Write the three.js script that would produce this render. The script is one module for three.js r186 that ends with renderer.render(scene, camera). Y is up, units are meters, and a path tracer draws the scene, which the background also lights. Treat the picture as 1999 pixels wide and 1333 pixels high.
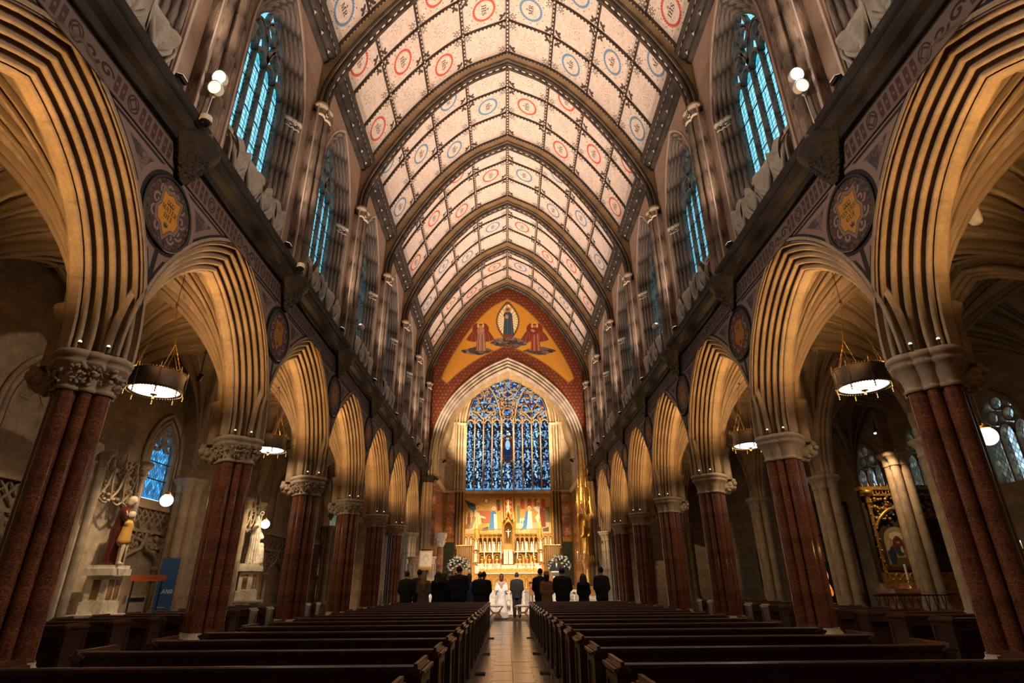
import * as THREE from 'three';
import { mergeGeometries, toCreasedNormals } from 'three/addons/utils/BufferGeometryUtils.js';
import { RectAreaLightUniformsLib } from 'three/addons/lights/RectAreaLightUniformsLib.js';
import { TextGeometry } from 'three/addons/geometries/TextGeometry.js';
import { FontLoader } from 'three/addons/loaders/FontLoader.js';

// ---------------------------------------------------------------- camera, sky, exposure
const scene = new THREE.Scene();
const renderer = new THREE.WebGLRenderer({ antialias: true });
renderer.toneMapping = THREE.LinearToneMapping;
renderer.toneMappingExposure = 1.08;
renderer.shadowMap.enabled = true;
RectAreaLightUniformsLib.init();
const camera = new THREE.PerspectiveCamera(2 * Math.atan(666.5 / 1087.6) * 180 / Math.PI, 1999 / 1333, 0.05, 200);
camera.position.set(-0.0787, 1.25, 0);
camera.rotation.order = 'YXZ';
camera.rotation.set(0.4129, -0.0109, -0.0077);
scene.add(camera);
scene.background = new THREE.Color().setRGB(0.52, 0.80, 1.0);   // clear dusk sky
scene.backgroundIntensity = 1.6;

// ---------------------------------------------------------------- large fixed lights of the place, and the added sanctuary lamps
const LIGHT = { arch: 48, ceil: 245, chancel: 400, chand: 14, globe: 1.1, shaftSpot: 120, chandUp: 0.7, cross: 520 };
const WARM = new THREE.Color().setRGB(1, 0.56, 0.21), CEILW = new THREE.Color().setRGB(1, 0.78, 0.62), GOLDW = new THREE.Color().setRGB(1, 0.70, 0.40);
function spot(parent, pos, to, color, power, angle, pen = 0.6, radius = 4) {
  const l = new THREE.SpotLight(color, power, 0, angle, pen, 2);
  l.position.set(...pos); l.target.position.set(...to); l.castShadow = true; l.shadow.radius = radius;
  parent.add(l); parent.add(l.target); return l;
}
function lamp(parent, pos, color, power, radius = 4) {
  const l = new THREE.PointLight(color, power, 0, 2); l.position.set(...pos); l.castShadow = true; l.shadow.radius = radius; parent.add(l); return l;
}

// ---------------------------------------------------------------- random and noise
let seed = 12345;
const rnd = () => { seed = (seed * 1664525 + 1013904223) >>> 0; return seed / 4294967296; };
const rr = (a, b) => a + (b - a) * rnd();
const hash = (x, y) => { let h = (x * 374761393 + y * 668265263) | 0; h = (h ^ (h >>> 13)) * 1274126177 | 0; return ((h ^ (h >>> 16)) >>> 0) / 4294967296; };
function vnoise(x, y, p) {
  const xi = Math.floor(x), yi = Math.floor(y), fx = x - xi, fy = y - yi, u = fx * fx * (3 - 2 * fx), v = fy * fy * (3 - 2 * fy);
  const m = (a) => ((a % p) + p) % p;
  const a = hash(m(xi), m(yi)), b = hash(m(xi + 1), m(yi)), c = hash(m(xi), m(yi + 1)), d = hash(m(xi + 1), m(yi + 1));
  return a + (b - a) * u + (c - a) * v + (a - b - c + d) * u * v;
}
function fbm(x, y, p, o = 4) { let s = 0, a = 0.5; for (let i = 0; i < o; i++) { s += a * vnoise(x, y, p); x *= 2; y *= 2; p *= 2; a *= 0.5; } return s; }
function dataTex(n, f, srgb = true) {
  const d = new Uint8Array(n * n * 4);
  for (let j = 0; j < n; j++) for (let i = 0; i < n; i++) { const c = f(i / n, j / n), k = 4 * (j * n + i); for (let q = 0; q < 3; q++) d[k + q] = Math.max(0, Math.min(255, (c.length ? c[q] : c) * 255)); d[k + 3] = 255; }
  const t = new THREE.DataTexture(d, n, n); t.wrapS = t.wrapT = THREE.RepeatWrapping; t.magFilter = THREE.LinearFilter; if (srgb) t.colorSpace = THREE.SRGBColorSpace; t.needsUpdate = true; return t;
}
function canvasTex(w, h, draw, rep = false) {
  const c = document.createElement('canvas'); c.width = w; c.height = h; const g = c.getContext('2d'); draw(g, w, h);
  const t = new THREE.CanvasTexture(c); t.colorSpace = THREE.SRGBColorSpace; if (rep) t.wrapS = t.wrapT = THREE.RepeatWrapping; return t;
}

// ---------------------------------------------------------------- materials (uv in metres)
const T = {};
T.stone = dataTex(256, (u, v) => { const n = fbm(u * 6, v * 6, 6, 5), m = fbm(u * 40, v * 40, 40, 2); const k = 0.72 + 0.3 * n + 0.16 * (m - 0.4); return [k, k * 0.985, k * 0.96]; });
T.grime = dataTex(256, (u, v) => { const n = fbm(u * 10, v * 2, 10, 5), m = fbm(u * 30, v * 6, 30, 3), b = fbm(u * 4 + 3, v * 4, 4, 4); const k = 0.42 + 0.75 * n * n + 0.35 * (m - 0.4) + 0.35 * (b - 0.4); return [k, k * 0.97, k * 0.95]; });
T.bump = dataTex(256, (u, v) => fbm(u * 24, v * 24, 24, 4), false);
T.granite = dataTex(256, (u, v) => { const n = vnoise(u * 120, v * 120, 120), m = vnoise(u * 110 + 9, v * 110, 110), b = fbm(u * 5, v * 5, 5, 3); let c = [0.46, 0.27, 0.19]; if (n > 0.66) c = [0.56, 0.35, 0.25]; if (m > 0.72) c = [0.31, 0.18, 0.135]; if (n < 0.2) c = [0.36, 0.20, 0.14]; const k = 0.8 + 0.4 * b; return c.map((x) => x * k); });
T.wood = dataTex(256, (u, v) => { const n = fbm(u * 3 + 0.4 * fbm(u * 4, v * 4, 4, 2), v * 40, 40, 4), k = 0.6 + 0.6 * n; return [k, k * 0.95, k * 0.9]; });
T.plaster = dataTex(256, (u, v) => { const k = 0.84 + 0.2 * fbm(u * 5, v * 5, 5, 5) + 0.06 * vnoise(u * 100, v * 100, 100); return [k, k, k]; });
T.marble = dataTex(256, (u, v) => { const w = fbm(u * 4, v * 4, 4, 4), n = Math.abs(Math.sin((v * 5 + 2.6 * w) * Math.PI)); const d = fbm(u * 9 + 4, v * 9, 9, 4); const k = 0.42 + 0.75 * w * w + 0.4 * d; return [0.74 * k + 0.16 * n * d, 0.50 * k + 0.20 * n * d, 0.36 * k + 0.18 * n * d]; }); T.marble.repeat.set(0.7, 0.7);
T.whiteMarble = dataTex(256, (u, v) => { const w = fbm(u * 4, v * 4, 4, 5), n = Math.pow(Math.abs(Math.sin((u * 2 + v * 3 + 3 * w) * Math.PI)), 0.3); const k = 0.7 + 0.3 * n; return [k, k * 0.99, k * 0.97]; });
T.gilt = dataTex(256, (u, v) => { const n = fbm(u * 20, v * 20, 20, 3), k = 0.72 + 0.4 * n; return [k, k * 0.98, k * 0.92]; });
const rgb = (r, g, b) => new THREE.Color().setRGB(r, g, b);
function mat(color, o = {}) { const m = new THREE.MeshPhysicalMaterial({ roughness: 0.85, ...o }); m.color = Array.isArray(color) ? rgb(...color) : new THREE.Color(color); return m; }
const M = {
  stone: mat([0.52, 0.39, 0.26], { map: T.stone, bumpMap: T.bump, bumpScale: 0.004 }),
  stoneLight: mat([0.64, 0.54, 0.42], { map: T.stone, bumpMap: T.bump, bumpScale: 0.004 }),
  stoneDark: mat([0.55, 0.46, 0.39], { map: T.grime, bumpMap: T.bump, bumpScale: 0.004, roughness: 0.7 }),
  carved: mat([0.68, 0.60, 0.50], { map: T.stone, roughness: 0.5 }),
  capStone: mat([0.60, 0.47, 0.34], { map: T.stone }),
  paleCap: mat([0.66, 0.60, 0.50], { map: T.stone, roughness: 0.6 }),
  plasterPink: mat([0.42, 0.265, 0.185], { map: T.plaster }),
  plasterLine: mat([0.60, 0.46, 0.36], { map: T.plaster }),
  ribTan: mat([0.46, 0.33, 0.19], { map: T.plaster }),
  granite: mat('#ffffff', { map: T.granite, roughness: 0.16, clearcoat: 0.6, clearcoatRoughness: 0.08 }),
  cornice: mat([0.055, 0.038, 0.030], { map: T.grime, roughness: 0.8 }),
  darkLine: mat([0.018, 0.013, 0.012], { roughness: 0.6 }),
  pew: mat([0.055, 0.020, 0.012], { map: T.wood, roughness: 0.42, clearcoat: 0.22, clearcoatRoughness: 0.15 }),
  pewCap: mat([0.13, 0.058, 0.032], { map: T.wood, roughness: 0.25, clearcoat: 0.5, clearcoatRoughness: 0.2 }),
  oak: mat([0.42, 0.20, 0.07], { map: T.wood, roughness: 0.4 }),
  gold: mat([0.85, 0.55, 0.18], { map: T.gilt, metalness: 0.75, roughness: 0.38 }),
  oldGold: mat([0.60, 0.36, 0.10], { map: T.gilt, metalness: 0.7, roughness: 0.42 }),
  brass: mat([0.72, 0.46, 0.16], { metalness: 1, roughness: 0.28 }),
  bronze: mat([0.07, 0.05, 0.038], { metalness: 0.6, roughness: 0.6 }),
  iron: mat([0.02, 0.02, 0.022], { metalness: 0.6, roughness: 0.5 }),
  lead: mat([0.03, 0.032, 0.036], { roughness: 0.6 }),
  marbleRed: mat('#ffffff', { map: T.marble, roughness: 0.2, clearcoat: 0.3 }),
  marbleWhite: mat([0.80, 0.76, 0.68], { map: T.whiteMarble, roughness: 0.3 }),
  marbleGreen: mat([0.03, 0.045, 0.035], { map: T.whiteMarble, roughness: 0.2 }),
  white: mat([0.82, 0.80, 0.76], { roughness: 0.6 }),
  cloth: mat([0.80, 0.77, 0.70], { map: T.plaster, roughness: 0.95 }),
  orange: mat([0.62, 0.16, 0.03], { roughness: 0.5 }),
  red: mat([0.50, 0.09, 0.03], { roughness: 0.6 }),
};
function glow(color, k) { const m = new THREE.MeshStandardMaterial({ roughness: 0.5 }); m.color = color.clone(); m.emissive = color.clone(); m.emissiveIntensity = k; return m; }
const GL = { bowl: glow(rgb(1, 0.90, 0.78), 2.6), globe: glow(rgb(1, 0.92, 0.80), 1.7), pin: glow(rgb(1, 0.82, 0.58), 1.4), flood: glow(rgb(1, 0.97, 0.92), 6), flame: glow(rgb(1, 0.72, 0.32), 5) };

// ---------------------------------------------------------------- object helpers
const taken = new Map();
function numbered(n) { const k = taken.get(n) || 0; taken.set(n, k + 1); return k ? `${n}_${String(k).padStart(3, '0')}` : n; }
function shadow(o) { o.castShadow = o.receiveShadow = true; return o; }
function thing(name, label, category, pos = [0, 0, 0], turn = 0, group) {
  const o = new THREE.Group(); o.name = numbered(name); o.position.set(...pos); o.rotation.y = turn; o.userData = { label, category }; if (group) o.userData.group = group; scene.add(o); return o;
}
function struct(name, label, category) { const o = new THREE.Group(); o.name = numbered(name); o.userData = { kind: 'structure', label, category }; scene.add(o); return o; }
function part(name, geo, m, parent, pos, label) {
  const g = Array.isArray(geo) ? merge(geo) : geo; const o = shadow(new THREE.Mesh(g, m)); o.name = name; if (pos) o.position.set(...pos); if (label) o.userData.label = label; parent.add(o); return o;
}
function copyThing(src, pos, turn, label) { const c = src.clone(); c.name = numbered(src.name.replace(/_\d{3}$/, '')); c.userData = { ...src.userData }; c.position.set(...pos); c.rotation.y = turn || 0; if (label) c.userData.label = label; scene.add(c); return c; }

// ---------------------------------------------------------------- geometry helpers
function plain(g) { const q = g.index ? g.toNonIndexed() : g; for (const k of Object.keys(q.attributes)) if (!['position', 'normal', 'uv'].includes(k)) q.deleteAttribute(k); q.morphAttributes = {}; return q; }
function merge(list) { const l = list.flat(9).map(plain); for (const g of l) if (!g.attributes.uv) boxUV(g); return l.length === 1 ? l[0] : mergeGeometries(l); }
function boxUV(g, k = 1) {
  const p = g.attributes.position, n = g.attributes.normal, uv = new Float32Array(p.count * 2);
  for (let i = 0; i < p.count; i++) { const x = Math.abs(n.getX(i)), y = Math.abs(n.getY(i)), z = Math.abs(n.getZ(i)); let a, b; if (y > x && y > z) { a = p.getX(i); b = p.getZ(i); } else if (x > z) { a = p.getZ(i); b = p.getY(i); } else { a = p.getX(i); b = p.getY(i); } uv[2 * i] = a * k; uv[2 * i + 1] = b * k; }
  g.setAttribute('uv', new THREE.BufferAttribute(uv, 2)); return g;
}
const at = (g, x = 0, y = 0, z = 0, rx = 0, ry = 0, rz = 0) => { if (rx || ry || rz) g.applyMatrix4(new THREE.Matrix4().makeRotationFromEuler(new THREE.Euler(rx, ry, rz))); return g.translate(x, y, z); };
const box = (w, h, d, x = 0, y = 0, z = 0, rx, ry, rz) => boxUV(at(plain(new THREE.BoxGeometry(w, h, d)), x, y, z, rx, ry, rz));
const cyl = (r0, r1, h, x = 0, y = 0, z = 0, n = 12, rx, ry, rz) => boxUV(at(plain(new THREE.CylinderGeometry(r1, r0, h, n)), x, y, z, rx, ry, rz));
const ball = (r, x = 0, y = 0, z = 0, n = 10, sx = 1, sy = 1, sz = 1) => boxUV(plain(new THREE.SphereGeometry(r, n, Math.max(5, n * 0.6 | 0))).scale(sx, sy, sz).translate(x, y, z));
const blob = (r, x, y, z, sx = 1, sy = 1, sz = 1, rx = 0, ry = 0, rz = 0) => boxUV(at(plain(new THREE.IcosahedronGeometry(r, 1)).scale(sx, sy, sz), x, y, z, rx, ry, rz));
const cone = (r, h, x, y, z, n = 8, rx, ry, rz) => boxUV(at(plain(new THREE.ConeGeometry(r, h, n)), x, y, z, rx, ry, rz));
const lathe = (pts, n = 16, x = 0, y = 0, z = 0) => boxUV(plain(new THREE.LatheGeometry(pts.map((p) => new THREE.Vector2(p[0], p[1])), n)).translate(x, y, z));
const torus = (R, r, x = 0, y = 0, z = 0, rx, ry, rz, n = 24, m = 6) => boxUV(at(plain(new THREE.TorusGeometry(R, r, m, n)), x, y, z, rx, ry, rz));
const tube = (pts, r, n = 5, seg) => boxUV(plain(new THREE.TubeGeometry(new THREE.CatmullRomCurve3(pts.map((p) => new THREE.Vector3(...p))), seg || Math.max(2, pts.length * 2), r, n)));
function bar(a, b, w, d = w) { const v = new THREE.Vector3(...b).sub(new THREE.Vector3(...a)), L = v.length(), g = plain(new THREE.BoxGeometry(w, L, d)); const q = new THREE.Quaternion().setFromUnitVectors(new THREE.Vector3(0, 1, 0), v.normalize()); g.applyQuaternion(q); return boxUV(g.translate((a[0] + b[0]) / 2, (a[1] + b[1]) / 2, (a[2] + b[2]) / 2)); }
function ext(pts, depth, bevel = 0, holes = []) { const s = new THREE.Shape(pts.map((p) => new THREE.Vector2(...p))); for (const h of holes) s.holes.push(new THREE.Path(h.map((p) => new THREE.Vector2(...p)))); return boxUV(plain(new THREE.ExtrudeGeometry(s, { depth, bevelEnabled: bevel > 0, bevelSize: bevel, bevelThickness: bevel, bevelSegments: 1, curveSegments: 8 }))); }
function mirrorX(g) { const q = g.clone(), p = q.attributes.position, n = q.attributes.normal, uv = q.attributes.uv; for (let i = 0; i < p.count; i++) { p.setX(i, -p.getX(i)); n.setX(i, -n.getX(i)); } for (const a of [p, n, uv]) { const s = a.itemSize, d = a.array; for (let i = 0; i + 2 < p.count; i += 3) for (let k = 0; k < s; k++) { const t = d[(i + 1) * s + k]; d[(i + 1) * s + k] = d[(i + 2) * s + k]; d[(i + 2) * s + k] = t; } } return q; }
// sweeps a profile [[offset across the path, depth], ...] along a flat path [[a, b], ...]; plane 'zy' puts a on z and depth on x, 'xy' puts a on x and depth on z
function sweep(path, prof, plane = 'xy', closed = false, smooth = 0.7, uvk = 1) {
  const P = [], N = path.length; const nrm = path.map((p, i) => { const a = path[closed ? (i + N - 1) % N : Math.max(0, i - 1)], b = path[closed ? (i + 1) % N : Math.min(N - 1, i + 1)]; let t0 = [p[0] - a[0], p[1] - a[1]], t1 = [b[0] - p[0], b[1] - p[1]]; const l0 = Math.hypot(...t0), l1 = Math.hypot(...t1); if (l0 < 1e-9) t0 = t1; if (l1 < 1e-9) t1 = t0; const n0 = norm2([-t0[1], t0[0]]), n1 = norm2([-t1[1], t1[0]]); const m = norm2([n0[0] + n1[0], n0[1] + n1[1]]), k = 1 / Math.max(0.35, m[0] * n0[0] + m[1] * n0[1]); return [m[0] * k, m[1] * k]; });
  const V = (i, j) => { const q = path[i], n = nrm[i], [o, d] = prof[j], a = q[0] + n[0] * o, b = q[1] + n[1] * o; return plane === 'zy' ? [d, b, a] : [a, b, d]; };
  let len = [0]; for (let i = 1; i <= N; i++) { const a = path[i - 1], b = path[i % N]; len.push(len[i - 1] + Math.hypot(b[0] - a[0], b[1] - a[1])); }
  let pl = [0]; for (let j = 1; j < prof.length; j++) pl.push(pl[j - 1] + Math.hypot(prof[j][0] - prof[j - 1][0], prof[j][1] - prof[j - 1][1]));
  const uv = [];
  for (let i = 0; i < N - (closed ? 0 : 1); i++) for (let j = 0; j < prof.length - 1; j++) { const i2 = (i + 1) % N; const a = V(i, j), b = V(i2, j), c = V(i2, j + 1), d = V(i, j + 1); P.push(...a, ...b, ...c, ...a, ...c, ...d); const u0 = len[i] * uvk, u1 = len[i + 1] * uvk, v0 = pl[j] * uvk, v1 = pl[j + 1] * uvk; uv.push(v0, u0, v0, u1, v1, u1, v0, u0, v1, u1, v1, u0); }
  const g = new THREE.BufferGeometry(); g.setAttribute('position', new THREE.Float32BufferAttribute(P, 3)); g.setAttribute('uv', new THREE.Float32BufferAttribute(uv, 2)); g.computeVertexNormals(); return smooth ? toCreasedNormals(g, smooth) : g;
}
const norm2 = (v) => { const l = Math.hypot(...v) || 1; return [v[0] / l, v[1] / l]; };
const rectP = (w, d0, d1) => [[-w / 2, d1], [-w / 2, d0], [w / 2, d0], [w / 2, d1], [-w / 2, d1]];
const rollP = (o, d, r, n = 8, a0 = 0, a1 = Math.PI * 2) => Array.from({ length: n + 1 }, (_, i) => { const a = a0 + (a1 - a0) * i / n; return [o + r * Math.cos(a), d + r * Math.sin(a)]; });
// pointed arch of half span s, centres c beyond the middle, springing at (0, y0); path from -a to +a
function archPath(s, c, y0, n = 14, yb) {
  const R = s + c, h = Math.sqrt(R * R - c * c), a1 = Math.atan2(h, c), L = [];
  if (yb !== undefined) L.push([-s, yb]);
  for (let i = 0; i <= n; i++) { const a = a1 * i / n; L.push([c - R * Math.cos(a), y0 + R * Math.sin(a)]); }
  for (let i = n - 1; i >= 0; i--) { const a = a1 * i / n; L.push([-c + R * Math.cos(a), y0 + R * Math.sin(a)]); }
  if (yb !== undefined) L.push([s, yb]);
  return L;
}
const archY = (z, s, c, y0) => { const R = s + c, d = Math.abs(z) + c; return d >= R ? y0 : y0 + Math.sqrt(R * R - d * d); };
const circle = (x, y, r, n = 20, a0 = 0, a1 = 2 * Math.PI) => Array.from({ length: n }, (_, i) => { const a = a0 + (a1 - a0) * i / (a1 - a0 > 6.2 ? n : n - 1); return [x + r * Math.cos(a), y + r * Math.sin(a)]; });
function quadGeo(q, uvs = [[0, 0], [1, 0], [1, 1], [0, 1]]) { const P = [], U = []; for (const k of [0, 1, 2, 0, 2, 3]) { P.push(...q[k]); U.push(...uvs[k]); } const g = new THREE.BufferGeometry(); g.setAttribute('position', new THREE.Float32BufferAttribute(P, 3)); g.setAttribute('uv', new THREE.Float32BufferAttribute(U, 2)); g.computeVertexNormals(); return g; }
// smooth implicit body: f(x, y, z) < 0 inside, meshed by surface nets on a grid of cell h
function nets(f, lo, hi, h) {
  const n = lo.map((l, i) => Math.ceil((hi[i] - l) / h) + 1), [nx, ny, nz] = n, F = new Float32Array(nx * ny * nz), id = (i, j, k) => i + nx * (j + ny * k);
  for (let k = 0; k < nz; k++) for (let j = 0; j < ny; j++) for (let i = 0; i < nx; i++) F[id(i, j, k)] = f(lo[0] + i * h, lo[1] + j * h, lo[2] + k * h);
  const vi = new Int32Array(nx * ny * nz).fill(-1), V = [], P = [];
  for (let k = 0; k < nz - 1; k++) for (let j = 0; j < ny - 1; j++) for (let i = 0; i < nx - 1; i++) {
    let x = 0, y = 0, z = 0, c = 0;
    for (let e = 0; e < 12; e++) { const [a, b] = EDG[e], fa = F[id(i + a[0], j + a[1], k + a[2])], fb = F[id(i + b[0], j + b[1], k + b[2])]; if ((fa < 0) === (fb < 0)) continue; const t = fa / (fa - fb); x += a[0] + t * (b[0] - a[0]); y += a[1] + t * (b[1] - a[1]); z += a[2] + t * (b[2] - a[2]); c++; }
    if (c) { vi[id(i, j, k)] = V.length; V.push([lo[0] + (i + x / c) * h, lo[1] + (j + y / c) * h, lo[2] + (k + z / c) * h]); }
  }
  const quad = (a, b, c, d, fl) => { if (a < 0 || b < 0 || c < 0 || d < 0) return; P.push(...(fl ? [a, b, c, a, c, d] : [a, c, b, a, d, c])); };
  for (let k = 1; k < nz - 1; k++) for (let j = 1; j < ny - 1; j++) for (let i = 1; i < nx - 1; i++) {
    const s = F[id(i, j, k)] < 0;
    if (s !== (F[id(i + 1, j, k)] < 0)) quad(vi[id(i, j - 1, k - 1)], vi[id(i, j, k - 1)], vi[id(i, j, k)], vi[id(i, j - 1, k)], s);
    if (s !== (F[id(i, j + 1, k)] < 0)) quad(vi[id(i - 1, j, k - 1)], vi[id(i - 1, j, k)], vi[id(i, j, k)], vi[id(i, j, k - 1)], s);
    if (s !== (F[id(i, j, k + 1)] < 0)) quad(vi[id(i - 1, j - 1, k)], vi[id(i, j - 1, k)], vi[id(i, j, k)], vi[id(i - 1, j, k)], s);
  }
  const g = new THREE.BufferGeometry(); g.setAttribute('position', new THREE.Float32BufferAttribute(V.flat(), 3)); g.setIndex(P); g.computeVertexNormals(); return boxUV(plain(g));
}
const EDG = []; for (let a = 0; a < 3; a++) for (let u = 0; u < 2; u++) for (let v = 0; v < 2; v++) { const p = [0, 0, 0], q = [0, 0, 0]; p[(a + 1) % 3] = q[(a + 1) % 3] = u; p[(a + 2) % 3] = q[(a + 2) % 3] = v; q[a] = 1; EDG.push([p, q]); }
// distance to a tapered capsule, and a smooth union of several
function cap(p, a, b, r0, r1) { const bx = b[0] - a[0], by = b[1] - a[1], bz = b[2] - a[2], px = p[0] - a[0], py = p[1] - a[1], pz = p[2] - a[2]; const l = bx * bx + by * by + bz * bz || 1e-9, t = Math.max(0, Math.min(1, (px * bx + py * by + pz * bz) / l)); return Math.hypot(px - bx * t, py - by * t, pz - bz * t) - (r0 + (r1 - r0) * t); }
const smin = (a, b, k) => { const h = Math.max(k - Math.abs(a - b), 0) / k; return Math.min(a, b) - h * h * k * 0.25; };
function bones(list, k = 0.05, squash) { return (x, y, z) => { const p = squash ? [x * squash[0], y * squash[1], z * squash[2]] : [x, y, z]; let d = 9; for (const [a, b, r0, r1] of list) d = smin(d, cap(p, a, b, r0, r1), k); return d; }; }

const D = 4.559, ZN = (n) => 7.19 + (n - 1) * D;                     // bay length and the distance of pier n
// ================================================================ nave: floor, arcades, clerestory, vault
const YS = 4.13, XF = 5.35, XP = 5.78, CO = 1.1, SI = 1.85, SO = 2.40;   // springing, wall face, pier axis, arch centres, inner and outer half span
const SIDES = [['left', -1], ['right', 1]];
const SG = new Map(); const sided = (g, s) => { if (s > 0) return g; if (!SG.has(g)) SG.set(g, mirrorX(g)); return SG.get(g); };

// ---- floor
const floor = struct('floor', 'dark timber and stone tiled church floor', 'floor');
part('subfloor', box(29, 0.3, 48, 0, -0.17, -19), mat([0.10, 0.065, 0.045], { map: T.wood, roughness: 0.5 }), floor);
{
  const mats = [[0.21, 0.13, 0.075], [0.26, 0.16, 0.095], [0.18, 0.11, 0.065], [0.235, 0.14, 0.08]].map((c) => mat(c, { map: T.stone, roughness: 0.2, clearcoat: 0.3, clearcoatRoughness: 0.2 }));
  const g = {}; let k = 0;
  for (let row = 0; row < 88 && k < 298; row++) {
    const z = 4.2 + row * 0.235; let x = -0.62 + (row % 2 ? 0 : 0.0), cols = row % 2 ? [0.31, 0.31, 0.31, 0.31] : [0.17, 0.45, 0.45, 0.17];
    if (z > 23.5) break;
    if (row > 40) cols = row % 2 ? [0.62, 0.62] : [0.4, 0.44, 0.4];
    for (const w of cols) { const key = w.toFixed(2); g[key] ||= box(w - 0.008, 0.02, 0.227); part('floor_tile', g[key], mats[(hash(row, k) * 4) | 0], floor, [x + w / 2, 0 - 0.004 * hash(k, 3), -z]); x += w; k++; }
  }
}
const grateG = merge([box(0.16, 0.012, 0.26), ...Array.from({ length: 7 }, (_, i) => box(0.15, 0.018, 0.012, 0, 0.004, -0.108 + i * 0.036))]);
[6.35, 8.1, 9.9, 12.6, 16.2].forEach((z) => SIDES.forEach(([w, s]) => part('floor_grate', grateG, M.iron, floor, [s * 0.5, 0.012, -z], 'dark slotted heating grate')));

// ---- piers of clustered polished granite shafts
const shaftSpots = Array.from({ length: 8 }, (_, i) => { const a = i * Math.PI / 4, r = i % 2 ? 0.245 : 0.262; return [r * Math.cos(a), r * Math.sin(a), i % 2 ? 0.078 : 0.118]; });
function pierProto(kind) {
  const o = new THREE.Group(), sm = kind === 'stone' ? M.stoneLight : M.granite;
  const plinth = [lathe([[0.54, 0], [0.54, 0.16], [0.50, 0.2], [0.50, 0.26]], 8)];
  for (const [x, z, r] of shaftSpots) plinth.push(lathe([[r + 0.1, 0.2], [r + 0.1, 0.3], [r + 0.06, 0.33], [r + 0.085, 0.37], [r + 0.05, 0.42], [r + 0.02, 0.46], [r + 0.02, 0.5]], 12, x, 0, z));
  part('base', plinth, M.paleCap, o);
  part('core', lathe([[0.21, 0.3], [0.21, 3.7]], 16), sm, o);
  const sg = lathe([[0.118, 0.48], [0.118, 3.66]], 16), sg2 = lathe([[0.078, 0.48], [0.078, 3.66]], 14);
  shaftSpots.forEach(([x, z, r]) => part('shaft', r > 0.1 ? sg : sg2, sm, o, [x, 0, z]));
  const cp = [], fol = [];
  for (const [x, z, r] of shaftSpots) {
    cp.push(lathe([[r + 0.02, 3.60], [r + 0.05, 3.625], [r + 0.02, 3.65], [r + 0.01, 3.68], [r + 0.04, 3.84], [r + 0.09, 3.92], [r + 0.12, 3.94], [r + 0.13, 3.98], [r + 0.10, 4.01], [r + 0.135, 4.03], [r + 0.15, 4.06], [r + 0.15, 4.10], [r + 0.11, 4.13]], 14, x, 0, z));
    if (kind === 'leafy') for (let k = 0; k < 30; k++) { const a = Math.atan2(z, x) + rr(-1.6, 1.6), y = rr(3.69, 3.92), q = r + 0.03 + (y - 3.68) * 0.36; fol.push(blob(rr(0.022, 0.04), x + q * Math.cos(a), y, z + q * Math.sin(a), rr(0.5, 1), rr(0.7, 1.7), rr(0.5, 1), rr(0, 3), rr(0, 3), rr(0, 3))); }
  }
  cp.push(lathe([[0.29, 3.6], [0.33, 3.95], [0.38, 4.0], [0.38, 4.12], [0, 4.13]], 16));
  const c = part('capital', cp, kind === 'stone' ? M.stoneLight : M.capStone, o);
  if (fol.length) part('carved_foliage', fol, M.capStone, c);
  if (kind !== 'stone') {                                              // carved bracket towards the aisle (local +x), carrying the vault shaft of the aisle
    const br = []; for (let k = 0; k < 26; k++) { const a = rr(0, 6.28), t = rnd(); br.push(blob(rr(0.05, 0.09), 0.44 + 0.26 * t, 3.74 + 0.16 * t + 0.1 * Math.sin(a), 0.13 * Math.cos(a), 1, 0.8, 1, rnd(), rnd(), rnd())); }
    br.push(ball(0.15, 0.52, 3.78, 0, 10, 1.5, 0.9, 1)); part('carved_bracket', br, M.capStone, o);
    part('vault_shaft', [cyl(0.16, 0.16, 0.8, 0.5, 4.4, 0, 10), lathe([[0.15, 4.7], [0.22, 4.82], [0.24, 4.9], [0.2, 4.94]], 12, 0.5, 0, 0)], M.stone, o);
    const pin = merge([cyl(0.016, 0.014, 0.08, 0, 0.04, 0, 6), cyl(0.024, 0.024, 0.02, 0, 0.085, 0, 8)]), tip = ball(0.022, 0, 0.108, 0, 8);
    for (const [x, z] of [[-0.36, 0.27], [-0.36, -0.27], [-0.1, 0.44], [-0.1, -0.44]]) { const p = part('uplight', pin, M.bronze, o, [x, 4.12, z]); part('lamp_tip', tip, GL.pin, p); }
  }
  return o;
}
const pierKind = { leafy: pierProto('leafy'), plain: pierProto('plain'), stone: pierProto('stone') };
const ORD = ['', 'first', 'second', 'third', 'fourth', 'fifth', 'sixth', 'seventh'];
for (const [side, s] of SIDES) for (let n = 0; n <= 7; n++) {
  const k = n === 7 ? 'stone' : s < 0 ? 'leafy' : 'plain', o = pierKind[k].clone(); o.name = numbered('nave_pier'); o.position.set(s * XP, 0, -ZN(n)); o.rotation.y = s < 0 ? Math.PI : 0;
  const foot = n === 7 ? 'pale stone clustered pier beside the chancel arch, ' : s < 0 ? 'polished red granite clustered pier with leafy carved capital, ' : 'polished red granite clustered pier with plain moulded capital, ';
  o.userData = { label: foot + (n === 7 ? (s < 0 ? 'behind the pulpit' : 'behind the gilded canopy') : n === 0 ? 'furthest from the altar' : `${['', 'sixth', 'fifth', 'fourth', 'third', 'second', 'nearest'][n]}${n === 6 ? '' : ' counted'} from the altar`), category: 'column', group: n === 7 ? 'stone piers' : 'granite piers of the nave' };
  scene.add(o);
  if (n < 7 && n > 0 || n === 0) for (const d of [1, -1]) { if (n === 7) continue; spot(scene, [s * (XP - 0.16), 4.30, -(ZN(n) + d * 0.46)], [s * (XP - 0.06), 6.35, -(ZN(n) + d * (D - 1.15))], WARM, LIGHT.arch, 0.56, 0.8, 3); }
}

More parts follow.
